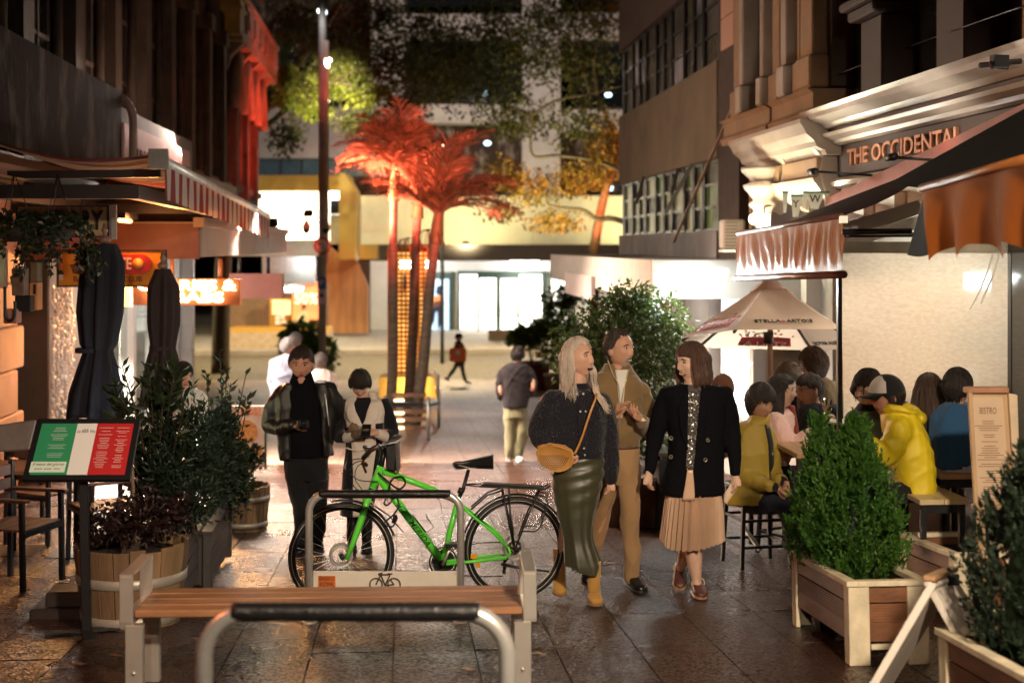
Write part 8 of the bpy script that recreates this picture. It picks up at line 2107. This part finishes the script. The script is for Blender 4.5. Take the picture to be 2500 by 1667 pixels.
f=Fig('woman with short black hair in a cream and black coat reading her phone',11.85,(890,1348),group='couple behind the bicycle')
f.head(879,938,yaw=6,pitch=-34,h=.225,skin=sk_f,eyes=True)
f.core((884,975,.02,18),(886,1010,0),(884,1110,0),arms=([(838,990,0,12),(826,1052,.03,10),(872,1058,-.22,8)],[(938,988,0,12),(955,1050,.03,10),(915,1054,-.22,8)]),legs=([(860,1240,.02,16),(858,1335,.05,10)],[(895,1240,-.02,16),(895,1335,-.03,10)]))
f.hand(f.pt(920,1056,-.22),-r_*.85+UPV*.1-VIEW*.3,UPV*.6-VIEW*-.4,curl=.5,thumb=1,k=.9)
m_coatc=cloth('cream_coat_wool',(.74,.66,.58),.85,var=.08);m_coatb=cloth('black_coat_wool',(.010,.010,.014),.9)
oc=[(972,862,912,.06),(980,842,938,.085),(1000,838,944,.105),(1040,846,936,.12),(1090,848,932,.115),(1130,842,934,.125),(1200,836,922,.14),(1254,832,908,.145)]
f.garment('coat',m_coatc,oc,amp=.006)
for nm,rows in(('coat_side_panel',[(1040,844,858),(1090,846,862),(1150,838,866),(1254,832,866)]),('coat_side_panel',[(1030,920,938),(1090,922,934),(1150,914,934),(1254,896,908)]),('coat_front',[(1000,870,874),(1060,868,872)])):
 if nm=='coat_side_panel':f.patch(nm,m_coatb,rows,oc,off=.010,solid=.004,nu=5)
f.garment('sleeve',m_coatb,None,[[(840,990,0,16),(828,1030,.02,17),(824,1058,0,17),(842,1068,-.10,15)]],amp=.005);f.garment('sleeve',m_coatb,None,[[(938,988,0,16),(952,1030,.02,17),(958,1056,0,17),(944,1066,-.10,15)]],amp=.005)
f.garment('cuff',m_coatc,None,[[(846,1068,-.11,14),(866,1062,-.19,12)]],amp=.002);f.garment('cuff',m_coatc,None,[[(940,1066,-.11,14),(922,1058,-.19,12)]],amp=.002)
f.garment('glove',M('grey_knit_glove',(.16,.12,.09),.9,var=.3,vs=40),None,[[(866,1062,-.2,11),(884,1056,-.25,11),(897,1052,-.27,7)]],amp=.003);q=MB();q.ell(f.pt(862,1044,-.2),(.045,.04,.04));me=remesh(q,.01,1);wrinkle(me,.012,3,(60,40));me.materials.append(M('fur_cuff_brown',(.22,.14,.08),.95,var=.4,vs=50));part('fur_cuff',me,None,f.root)
f.patch('jumper',m_coatb,[(968,874,906),(985,866,910),(1010,874,902),(1030,886,892)],[(965,862,912,.07)]+oc,off=.012,solid=.003)
for rows in([(978,858,866),(1000,846,872),(1018,848,882),(1036,872,890)],[(978,908,920),(1000,900,930),(1018,896,926),(1036,888,905)]):f.patch('lapel',m_coatc,rows,oc,off=.020,solid=.005,nu=6)
buttons(f,[(890,1043,-.145),(890,1069,-.14),(893,1098,-.14),(893,1130,-.145)],.010,m_blk2)
q=MB();q.tube(dense([f.pt(842,1092,-.12),f.pt(870,1100,-.13),f.pt(890,1098,-.132)],5),.006,5);f.mesh('belt_cord',q,m_coatc)
q=MB();f.rings(q,[(955,898,918,.03,.02),(985,904,926,.05,0)],seg=20);f.mesh('collar',q,m_coatc)
f.garment('boot_leg',m_shoe_blk,None,[[(862,1240,.02,17),(858,1335,.05,12)],[(895,1240,-.02,17),(895,1335,-.03,12)]],amp=.003)
for x,dd in((858,.05),(895,-.03)):
 tp=f.pt(x,1352,dd-.16);tp.z=G(tp.y)+.005;an=f.pt(x,1340,dd);an.z=G(an.y)+.02;f.shoe(an,tp,m_shoe_blk,m_sole_blk,.95)
f.hair(m_dkhair,front=.036,side=-.03,back=-.075,vol=1.5,seed=9)
f.finish()
ph=thing('phone','dark phone in the hands of the woman in the cream and black coat','phone',f.pt(893,1052,-.28));q=MB();R=Matrix((r_,(VIEW*.6+UPV*.5).normalized(),(UPV*.6-VIEW*.5).normalized())).transposed();q.box(f.pt(894,1051,-.28),(.075,.14,.009),R);part('case',q,m_blk2,ph,bev=.003)

# ================================================================ diners on the pub terrace
gd='diners on the pub terrace'
f=Fig('young man in a mustard quilted jacket sitting on a bar stool with clasped hands',10.9,(1840,1395),group=gd)
f.head(1857,984,yaw=34,pitch=-12,h=.255,skin=sk_d)
f.core((1850,1030,.0,20),(1842,1075,.02),(1830,1200,.1),arms=([(1808,1062,.0,13),(1824,1160,-.06,12),(1898,1190,-.28,9)],[(1876,1060,.1,13),(1884,1140,.0,12),(1916,1182,-.22,9)]),legs=([(1905,1222,-.15,17),(1940,1310,-.12,12)],))
f.hand(f.pt(1900,1190,-.28),r_*.75-UPV*.55-VIEW*.2,VIEW*.6+UPV*.3,curl=.6,thumb=-1,k=.95);f.hand(f.pt(1920,1180,-.24),-UPV*.85-r_*.1-VIEW*.2,VIEW*.4-r_*.5,curl=.6,thumb=1,k=.95)
m_mus=cloth('mustard_nylon',(.34,.235,.03),.5,sheen=.1,spec=.4,var=.08)
oj=[(1030,1822,1872,.07),(1042,1802,1880,.10),(1070,1794,1888,.125),(1120,1796,1890,.135),(1170,1790,1892,.14),(1210,1772,1898,.15),(1228,1768,1900,.15)]
f.garment('jacket',m_mus,oj,[[(1808,1062,0,26),(1806,1110,-.05,26),(1818,1160,-.08,25),(1850,1176,-.18,20),(1878,1186,-.26,16)],[(1872,1060,.08,24),(1884,1110,.02,23),(1890,1150,-.06,20),(1906,1172,-.18,15)]],amp=.010,freq=(14,9))
q=MB();f.rings(q,[(1012,1832,1882,.06,.02),(1024,1826,1880,.075,.0),(1036,1818,1878,.085,0)]);f.mesh('collar',q,m_mus)
f.patch('dark_lining',m_blktrs,[(1032,1862,1876),(1080,1870,1884),(1220,1874,1886)],oj,off=.012)
f.garment('cuff',m_blktrs,None,[[(1872,1184,-.25,15),(1892,1189,-.28,12)]],amp=0);f.garment('cuff',m_blktrs,None,[[(1903,1166,-.16,14),(1914,1177,-.21,12)]],amp=0)
f.garment('trousers',cloth('dark_navy_denim',(.014,.015,.026),.85),[(1205,1786,1892,.14,.05),(1232,1792,1890,.13,.05)],[[(1840,1222,.0,34),(1905,1226,-.16,28),(1926,1250,-.2,25),(1938,1320,-.15,19),(1944,1372,-.12,16)],[(1850,1224,.16,32),(1918,1232,.12,26),(1936,1262,.1,22),(1950,1370,.15,16)]],amp=.006)
for x,dd in((1944,-.12),(1952,.15)):
 an=f.pt(x,1380,dd);tp=f.pt(x+26,1386,dd-.14);tp.z=an.z-.03;f.shoe(an,tp,m_shoe_blk,m_sole_blk,1.0)
f.hair(m_dkhair,front=.040,side=-.045,back=-.10,vol=1.7,seed=12,rough=.008)
f.finish()

f=Fig('woman with long dark hair in a pale pink sweatshirt raising a glass',11.3,(1900,1400),group=gd)
f.head(1908,957,yaw=78,pitch=4,h=.248,skin=sk_a)
f.core((1900,1000,.02,18),(1896,1040,0),(1890,1190,0),arms=([(1896,1034,-.1,14),(1936,1090,-.22,13),(2008,1038,-.25,9)],),legs=([(1960,1215,-.1,17),(1985,1330,-.1,12)],))
f.hand(f.pt(2010,1036,-.25),UPV*.75+r_*.35,r_*.9-UPV*.25,curl=.75,thumb=-1,k=.95)
m_pk=cloth('pale_pink_fleece',(.62,.40,.36),.9,sheen=.3)
f.garment('sweatshirt',m_pk,[(1000,1878,1924,.08),(1014,1866,1934,.11),(1040,1862,1938,.135),(1090,1866,1934,.14),(1130,1872,1926,.135)],[[(1896,1032,-.10,26),(1912,1070,-.2,28),(1936,1093,-.24,27),(1968,1074,-.26,22),(1998,1048,-.26,16)]],amp=.011)
f.garment('sweatshirt_hem',m_pk,[(1118,1870,1926,.14),(1132,1872,1925,.142)],amp=0)
f.garment('trousers',m_blktrs,[(1128,1872,1926,.13),(1200,1868,1935,.14)],[[(1900,1200,0,30),(1970,1215,-.1,26),(1985,1340,-.05,17)]],amp=.004)
q=MB();f.rings(q,[(990,1922,1940,.05,.04),(1040,1926,1948,.06,.0),(1060,1930,1950,.06,0)],seg=16);f.mesh('red_scarf',q,cloth('red_scarf',(.22,.04,.03),.9))
f.hair(m_dkhair,front=.062,side=-.01,back=-.08,vol=1.2,seed=13,rough=.003)
f.sheet(m_dkhair,[.09,.03,-.06,-.15,-.20],[.066,.102,.106,.108,.104],[64,68,74,80,96],seed=8,thick=.016,yoff=-.010,wave=.003)
f.finish()
gl=thing('drinking_glass','ridged clear tumbler raised by the woman in the pink sweatshirt','glass',f.pt(2019,1008,-.29));q=MB();c=f.pt(2019,1010,-.29);q.lathe([(0,0),(.034,0),(.042,.115),(.038,.116),(.031,.012),(0,.012)],c,22);part('tumbler',q,glass('tumbler_glass',(.85,.8,.72),.45,.1),gl);q=MB();q.lathe([(0,.013),(.030,.013),(.035,.07),(0,.07)],c,18);part('drink',q,M('amber_drink',(.55,.38,.22),.2),gl)

f=Fig('short-haired man in a black jacket leaning toward the woman in pink',11.7,(1985,1400),group=gd)
f.head(1977,953,yaw=-74,pitch=-10,h=.255,skin=sk_t,brow=m_brow)
f.core((1985,990,.02,20),(2000,1040,0),(2010,1150,0))
f.garment('jacket',m_blktrs,[(985,1968,2014,.08),(1000,1950,2040,.12),(1040,1942,2056,.15),(1100,1944,2058,.15),(1150,1946,2056,.15)],[[(2034,1012,-.05,26),(2052,1070,-.1,24),(2030,1105,-.25,18)]],amp=.009)
q=MB();q.tube([f.pt(2010,972,-.08),f.pt(2042,1010,-.12),f.pt(2062,1060,-.16)],.022,8,flat=.4);f.mesh('collar',q,m_blackw)
f.hair(hairmat('short_brown_hair',(.03,.018,.013),(.06,.038,.028)),front=.058,side=.02,back=-.06,vol=.95,seed=14)
f.finish()

f=Fig('curly brown-haired man in an olive shirt with his back half turned',12.3,(2015,1400),group=gd)
f.head(1985,893,yaw=-120,pitch=-5,h=.248,skin=sk_f)
f.core((1994,930,0,20),(2010,975,0),(2020,1100,0))
f.garment('shirt',cloth('olive_shirt',(.16,.105,.05),.85),[(920,1978,2016,.08),(936,1960,2040,.12),(970,1948,2056,.14),(1060,1950,2058,.14),(1120,1952,2058,.14)],[[(2040,960,0,24),(2060,1020,0,22)]],amp=.009)
f.hair(hairmat('curly_brown_hair',(.07,.035,.018),(.14,.08,.045)),front=.06,side=-.03,back=-.09,vol=2.2,seed=15,rough=.013)
f.finish()
f=Fig('curly fair-haired diner seated farther back behind the couple',12.7,(1920,1380),group=gd)
f.head(1925,925,yaw=-30,pitch=-25,h=.248,skin=sk_f)
f.core((1925,955,0,20),(1925,995,0),(1925,1100,0));f.garment('top',m_blktrs,[(952,1905,1945,.08),(970,1885,1965,.12),(1040,1880,1970,.14),(1110,1884,1966,.14)],amp=.008)
f.hair(hairmat('curly_fair_hair',(.14,.09,.055),(.26,.18,.12)),front=.05,side=-.03,back=-.09,vol=2.3,seed=16,rough=.013)
f.finish()
f=Fig('seated diner with reddish hair seen past the black blazer shoulder',13.0,(1765,1370),group=gd)
f.head(1765,950,yaw=-20,pitch=-10,h=.23,skin=sk_f);f.core((1765,980,0,18),(1765,1010,0),(1765,1100,0));f.garment('top',m_blktrs,[(975,1745,1785,.08),(995,1728,1802,.12),(1100,1728,1802,.13)],amp=.008)
f.hair(hairmat('auburn_hair',(.12,.04,.02),(.2,.08,.04)),front=.05,side=-.04,back=-.09,vol=1.6,seed=17);f.finish()

f=Fig('dark curly-haired man in a black and teal top across the pub table',10.15,(2120,1400),group=gd)
f.head(2120,957,yaw=-14,pitch=-8,h=.255,skin=sk_f,jaw=.9)
f.core((2120,1000,.02,20),(2122,1040,.03),(2125,1150,.05))
f.garment('top',cloth('teal_grey_cotton',(.11,.14,.13),.85),[(992,2100,2144,.08),(1006,2082,2160,.11),(1040,2076,2166,.13),(1100,2076,2166,.13),(1150,2080,2160,.13)],[[(2086,1020,0,22),(2080,1080,-.05,20),(2100,1105,-.15,15)]],amp=.008)
q=MB();f.rings(q,[(984,2098,2144,.07,.0),(1000,2088,2140,.10),(1030,2078,2112,.125),(1060,2074,2100,.125)],seg=20);f.mesh('black_vest',q,m_blktrs)
f.hair(m_dkhair,front=.055,side=.012,back=-.07,vol=2.0,seed=18,rough=.016);f.finish()

f=Fig('person in a bright yellow raincoat and black and white trucker cap on a bench',9.55,(2220,1480),group=gd)
f.head(2165,968,yaw=-80,pitch=-4,h=.255,skin=sk_r)
f.core((2180,1010,.02,22),(2205,1060,0),(2230,1190,0),arms=([(2190,1050,-.15,14),(2162,1108,-.2,13),(2128,1082,-.25,10)],),legs=([(2150,1215,-.05,18),(2120,1330,-.05,13)],))
f.hand(f.pt(2128,1080,-.25),-r_*.85+UPV*.3,-UPV,curl=.5,thumb=1,k=.95)
m_yel=cloth('yellow_rain_nylon',(.72,.56,.02),.38,spec=.5,sheen=0,var=.06)
f.garment('raincoat',m_yel,[(994,2152,2222,.09),(1006,2150,2236,.12),(1040,2154,2252,.145),(1090,2172,2272,.155),(1140,2180,2280,.16),(1175,2188,2282,.165),(1206,2196,2280,.165)],[[(2196,1050,-.12,33),(2178,1088,-.18,31),(2166,1112,-.22,28),(2146,1096,-.26,22),(2132,1084,-.26,17)]],amp=.007,freq=(20,10),seed=2)
q=MB();q.ell(f.pt(2222,1006,.02),(.085,.11,.055),Matrix.Rotation(.55,3,'Y'));q.ell(f.pt(2240,1018,.02),(.05,.10,.05));q.tube(dense([f.pt(2160,1000,-.06),f.pt(2185,996,-.11),f.pt(2225,1006,-.11),f.pt(2246,1016,.0)],4),.026,10)
me=remesh(q,.009,3);wrinkle(me,.008,5);me.materials.append(m_yel);part('hood',me,None,f.root)
f.garment('trousers',m_blktrs,[(1180,2196,2276,.15),(1214,2190,2276,.15)],[[(2240,1196,-.05,30),(2170,1206,-.08,27),(2128,1222,-.08,24),(2118,1330,-.06,18)]],amp=.004)
f.hair(m_dkhair,front=.03,side=-.03,back=-.10,vol=1.0,seed=19)
q=MB();q.ell(f.hW((.0,-.115,-.06)),(.030,.022,.024));q.tube(dense([f.hW((0,-.10,-.05)),f.hW((.01,-.13,-.07)),f.hW((0,-.145,-.10))],4),.012,8);f.mesh('ponytail',q,m_dkhair)
Wf=f.hW;m_capw=cloth('white_cap_foam',(.60,.55,.50),.8);m_capb=cloth('black_cap_mesh',(.012,.012,.013),.8)
def capf(u,v,fr):
 az=-math.pi+2*math.pi*u;th=v*1.60;nx,ny,nz=math.sin(th)*math.sin(az),math.sin(th)*math.cos(az),math.cos(th);return Wf((nx*.094,ny*.113-.003,.022+nz*.115))
q=MB();q.grid(lambda u,v:capf(u,v,0),48,12)
cap=thing('trucker_cap','black and white trucker cap on the head of the yellow raincoat wearer','cap',f.pt(2170,930,0))
me=mesh_of(q,'crown',[m_capb,m_capw])
for p in me.polygons:
 c=p.center;loc=(c-f.hc);y=loc.dot(f.hf);p.material_index=1 if y>.035*1.04 and loc.dot(f.hu)>.03 else 0
o=part('crown',me,None,cap);md=o.modifiers.new('solidify','SOLIDIFY');md.thickness=.004
def brim(u,v):
 az=math.radians(-58+116*u);r0=.108;ext=.075*math.cos(math.radians(-58+116*u)*.9)*v;return Wf((math.sin(az)*(.094+ext*.15),math.cos(az)*.112+ext,.024-.012*v-.020*(abs(2*u-1)**2)*v))
q=MB();q.grid(brim,18,6);o=part('brim',q,m_capb,cap);md=o.modifiers.new('solidify','SOLIDIFY');md.thickness=.005
f.finish()

f=Fig('woman with very long dark hair seen from behind beside the blue sweater',10.15,(2280,1400),group=gd)
f.head(2268,960,yaw=165,pitch=0,h=.248,skin=sk_f);f.core((2270,1000,0,18),(2275,1040,0),(2280,1180,0))
f.garment('top',m_blktrs,[(998,2250,2296,.08),(1014,2236,2314,.12),(1080,2236,2316,.13),(1190,2240,2318,.14)],amp=.006)
m_lh=hairmat('long_brown_hair',(.022,.012,.008),(.07,.036,.02))
f.hair(m_lh,front=.05,side=-.03,back=-.09,vol=1.3,seed=20,rough=.003)
f.sheet(m_lh,[.09,.02,-.08,-.2,-.34,-.42],[.066,.108,.128,.150,.165,.150],[40,44,50,55,58,62],seed=9,thick=.02,yoff=-.014,wave=.005);f.finish()

f=Fig('dark-haired man in a blue sweater and pale jeans with his back to the lane',9.85,(2330,1420),group=gd)
f.head(2338,948,yaw=128,pitch=-4,h=.24,skin=sk_f)
f.core((2336,995,.0,22),(2334,1040,0),(2330,1150,0),arms=([(2374,1040,0,14),(2392,1090,-.05,12)],))
f.garment('sweater',cloth('blue_knit',(.026,.085,.19),.9,bump=.4,bs=160),[(982,2312,2362,.085),(996,2296,2384,.12),(1020,2284,2394,.14),(1070,2278,2392,.15),(1120,2282,2384,.15),(1142,2286,2378,.145)],[[(2382,1026,-.02,25),(2398,1080,-.05,23),(2412,1110,-.12,18)],[(2294,1026,.02,24),(2284,1080,.08,22)]],amp=.010,freq=(12,8))
f.garment('jeans',cloth('pale_denim',(.40,.42,.50),.85,bs=220),[(1124,2288,2376,.135),(1150,2288,2384,.155),(1170,2296,2390,.16)],[[(2340,1156,0,34),(2420,1164,-.1,28)]],amp=.008)
q=MB();f.rings(q,[(1126,2287,2378,.142),(1138,2286,2379,.146)]);f.mesh('belt',q,M('dark_brown_belt',(.05,.02,.015),.4))
f.hair(m_dkhair,front=.05,side=-.005,back=-.075,vol=1.35,seed=21,rough=.008);f.finish()
for i,(px,py,d,nm)in enumerate(((2050,1034,10.6,'first plate edge behind the conifer tip'),(2125,1052,10.5,'second plate edge right of the conifer tip'))):
 q=MB();p=P(px,py,d);q.lathe([(0,.0),(.07,.0),(.115,.018),(.115,.022),(.07,.006),(0,.006)],p,26);single('plate',q,M('cream_plate_%d'%i,(.66,.58,.46),.25),'cream dinner plate on the pub table, '+nm,'plate',p)
cu=MB();c=P(2062,1062,10.7);cu.lathe([(0,0),(.035,0),(.04,.09),(.034,.09),(.03,.01),(0,.01)],c,18);single('black_cup',cu,m_blk2,'black cup on the pub table beside the plates','cup',c)

# ================================================================ figures farther off
f=Fig('man seen from behind in a dark jacket and pale green trousers',20.4,(1258,1128))
f.head(1264,868,yaw=172,pitch=-14,h=.24,skin=sk_f);f.core((1262,890,0,10),(1262,915,0),(1260,1000,0),arms=([(1226,915,0,7),(1224,960,-.05,6),(1250,950,.25,5)],[(1296,915,0,7),(1300,950,-.05,6),(1275,930,.25,5)]),legs=([(1246,1050,0,9),(1243,1112,0,7)],[(1276,1050,0,9),(1268,1114,0,7)]))
f.garment('jacket',cloth('dark_plum_jacket',(.022,.018,.021),.8),[(884,1252,1274,.08),(892,1232,1288,.11),(910,1222,1298,.13),(950,1226,1292,.14),(995,1228,1290,.14)],[[(1226,912,0,11),(1220,940,-.02,11),(1222,968,.02,10),(1240,958,.2,8)],[(1296,912,0,11),(1302,935,0,11),(1298,955,.05,10),(1284,942,.2,8)]],voxel=.016,amp=.010)
f.garment('trousers',cloth('pale_green_chino',(.24,.235,.14),.85),[(990,1230,1288,.12),(1020,1230,1286,.12)],[[(1246,1015,0,16),(1244,1060,0,13),(1242,1112,0,11)],[(1272,1015,0,16),(1274,1060,0,13),(1264,1114,0,11)]],voxel=.016,amp=.012,freq=(14,8))
for x in(1242,1266):an=f.pt(x,1118,0);an.z=G(an.y)+.03;tp=f.pt(x+4,1126,-.16 if x>1250 else .14);tp.z=G(tp.y)+.01;f.shoe(an,tp,m_white,m_sole_w,1.0)
f.hair(m_dkhair,front=.05,side=-.01,back=-.07,vol=1.4,seed=22);f.finish()

f=Fig('pedestrian in a cap and black clothes striding across with an orange bag',43.5,(1118,940))
f.head(1120,824,yaw=72,pitch=-6,h=.24,skin=sk_f,eyes=False);f.core((1118,835,0,4),(1119,845,0),(1120,880,0),legs=([(1108,900,0,4),(1094,922,0,3)],[(1128,905,0,4),(1136,928,0,3)]))
f.garment('jacket',m_blktrs,[(832,1115,1124,.07),(838,1110,1130,.11),(855,1108,1132,.13),(882,1108,1134,.14)],[[(1128,842,-.05,4.6),(1132,856,-.12,4.4),(1124,866,-.18,4)]],voxel=.02,amp=.01)
f.garment('trousers',M('patterned_leggings',(.02,.02,.02),.8,col2=(.10,.09,.09),vs=20),[(878,1108,1135,.12),(888,1110,1134,.11)],[[(1117,886,0,7),(1108,902,0,5.2),(1095,921,.02,4)],[(1127,886,0,7),(1130,906,0,5.2),(1136,928,0,4)]],voxel=.02,amp=.008)
for x,y in((1090,926),(1138,934)):an=f.pt(x,y,0);tp=f.pt(x+14 if x>1100 else x+8,y+4,0);f.shoe(an,tp,m_white,m_sole_w,1.0)
f.hair(m_dkhair,front=.03,side=0,back=-.06,vol=.9,seed=23)
q=MB();W_=f.hW;q.grid(lambda u,v:W_((math.sin(v*1.5)*math.sin(6.283*u)*.098,math.sin(v*1.5)*math.cos(6.283*u)*.118,.03+math.cos(v*1.5)*.11)),20,6);q.tube([W_((0,.11,.035)),W_((0,.18,.028))],[(.06,.008),(.04,.006)],8);f.mesh('cap',q,m_capb)
f.finish()
ob=thing('shopping_bag','large flat orange bag carried by the striding pedestrian','bag',P(1117,884,43.2));q=MB();rect(q,1097,849,1138,883,43.2,.16);part('bag_body',q,M('bright_orange_bag',(.78,.17,.03),.5,var=.05),ob,bev=.03);q=MB();q.tube(dense([P(1108,850,43.2),P(1112,842,43.2),P(1124,842,43.2),P(1128,850,43.2)],5),.02,6);part('bag_handle',q,M('bag_handle_orange',(.6,.15,.03),.6),ob);part('logo',face_disc(0,.07,.0,P(1118,860,43.17),14),m_white,ob)

f=Fig('grey-haired man in a blue-grey shirt behind the leather-jacketed man',21,(698,1120),group='bystanders behind the couple')
f.head(703,846,yaw=115,pitch=-4,h=.24,skin=sk_f);f.core((700,870,0,9),(700,890,0),(700,985,0),legs=([(692,1050,0,10),(690,1108,0,7)],[(712,1050,0,10),(714,1108,0,7)]))
f.garment('shirt',cloth('blue_grey_shirt',(.19,.21,.29),.85,var=.15,vs=12),[(866,690,714,.09),(876,672,728,.12),(900,664,734,.14),(950,668,732,.14),(1000,668,732,.14)],[[(672,884,0,12),(664,925,0,11),(670,965,-.05,9)],[(730,884,0,11),(738,930,0,10)]],voxel=.016,amp=.012)
f.garment('trousers',m_blktrs,[(990,670,730,.12),(1020,672,728,.12)],[[(688,1020,0,15),(690,1112,0,10)],[(714,1020,0,15),(714,1112,0,10)]],voxel=.016,amp=.006)
for x in(690,714):an=f.pt(x,1112,0);an.z=G(an.y)+.04;tp=f.pt(x+12,1118,.05);tp.z=G(tp.y)+.01;f.shoe(an,tp,m_shoe_blk,m_sole_blk)
f.hair(hairmat('grey_hair',(.20,.19,.20),(.34,.32,.33)),front=.05,side=0,back=-.07,vol=1.2,seed=24);f.finish()
f=Fig('short bystander in a white top half hidden behind the leather jacket',21.6,(786,1110),group='bystanders behind the couple')
f.head(784,884,yaw=160,pitch=-6,h=.248,skin=sk_f);f.core((784,905,0,9),(784,925,0),(784,1010,0),legs=([(776,1050,0,9),(776,1100,0,7)],[(794,1050,0,9),(794,1100,0,7)]))
f.garment('top',cloth('white_pink_top',(.68,.60,.58),.85),[(900,774,796,.09),(910,756,812,.12),(940,750,818,.13),(1010,754,816,.14)],[[(756,920,0,11),(752,970,0,10)],[(812,920,0,11),(818,970,0,10)]],voxel=.016,amp=.01)
f.garment('trousers',m_blktrs,[(1000,758,812,.12),(1020,758,812,.12)],[[(774,1020,0,14),(776,1105,0,9)],[(796,1020,0,14),(794,1105,0,9)]],voxel=.016,amp=.006)
f.hair(hairmat('salt_pepper_hair',(.10,.09,.09),(.28,.25,.24)),front=.05,side=0,back=-.07,vol=1.2,seed=25);f.finish()
f=Fig('bystander with pale grey hair nearly hidden behind the blue-grey shirt',23,(722,1100),group='bystanders behind the couple')
f.head(722,832,yaw=150,pitch=0,h=.248,skin=sk_f);f.core((722,855,0,9),(722,870,0),(722,960,0));f.garment('top',cloth('pale_shirt',(.5,.48,.5),.85),[(850,712,732,.09),(860,696,748,.12),(960,696,748,.13),(1085,702,742,.13)],voxel=.018,amp=.01);f.hair(bpy.data.materials['grey_hair'],front=.05,side=0,back=-.08,vol=1.3,seed=26);f.finish()
f=Fig('person in a white top at the terrace behind the laurel shrub',13.8,(468,1280))
f.head(446,918,yaw=40,pitch=-8,h=.248,skin=sk_f);f.core((452,950,0,16),(462,990,0),(470,1100,0));f.garment('top',cloth('white_cotton_top',(.70,.68,.64),.85),[(945,438,472,.08),(960,424,496,.12),(1000,422,502,.13),(1100,426,504,.14)],[[(494,975,0,16),(504,1030,-.05,15),(470,1060,-.15,12)]],voxel=.014,amp=.01);f.hair(m_dkhair,front=.05,side=0,back=-.08,vol=1.1,seed=27);f.finish()
f=Fig('distant seated figure in cream beside the orange sale window',56,(742,800))
f.head(742,752,yaw=20,pitch=-10,h=.24,skin=sk_f,eyes=False);f.core((742,766,0,3),(742,772,0),(742,800,0));f.garment('top',cloth('cream_top',(.60,.52,.36),.85),[(760,738,748,.08),(768,732,753,.12),(800,730,754,.14)],[[(734,772,-.1,4),(724,784,-.2,3.6),(712,786,-.3,3)]],voxel=.02,amp=.006);f.hair(m_dkhair,front=.05,side=-.02,back=-.08,vol=1.2,seed=28);f.finish()
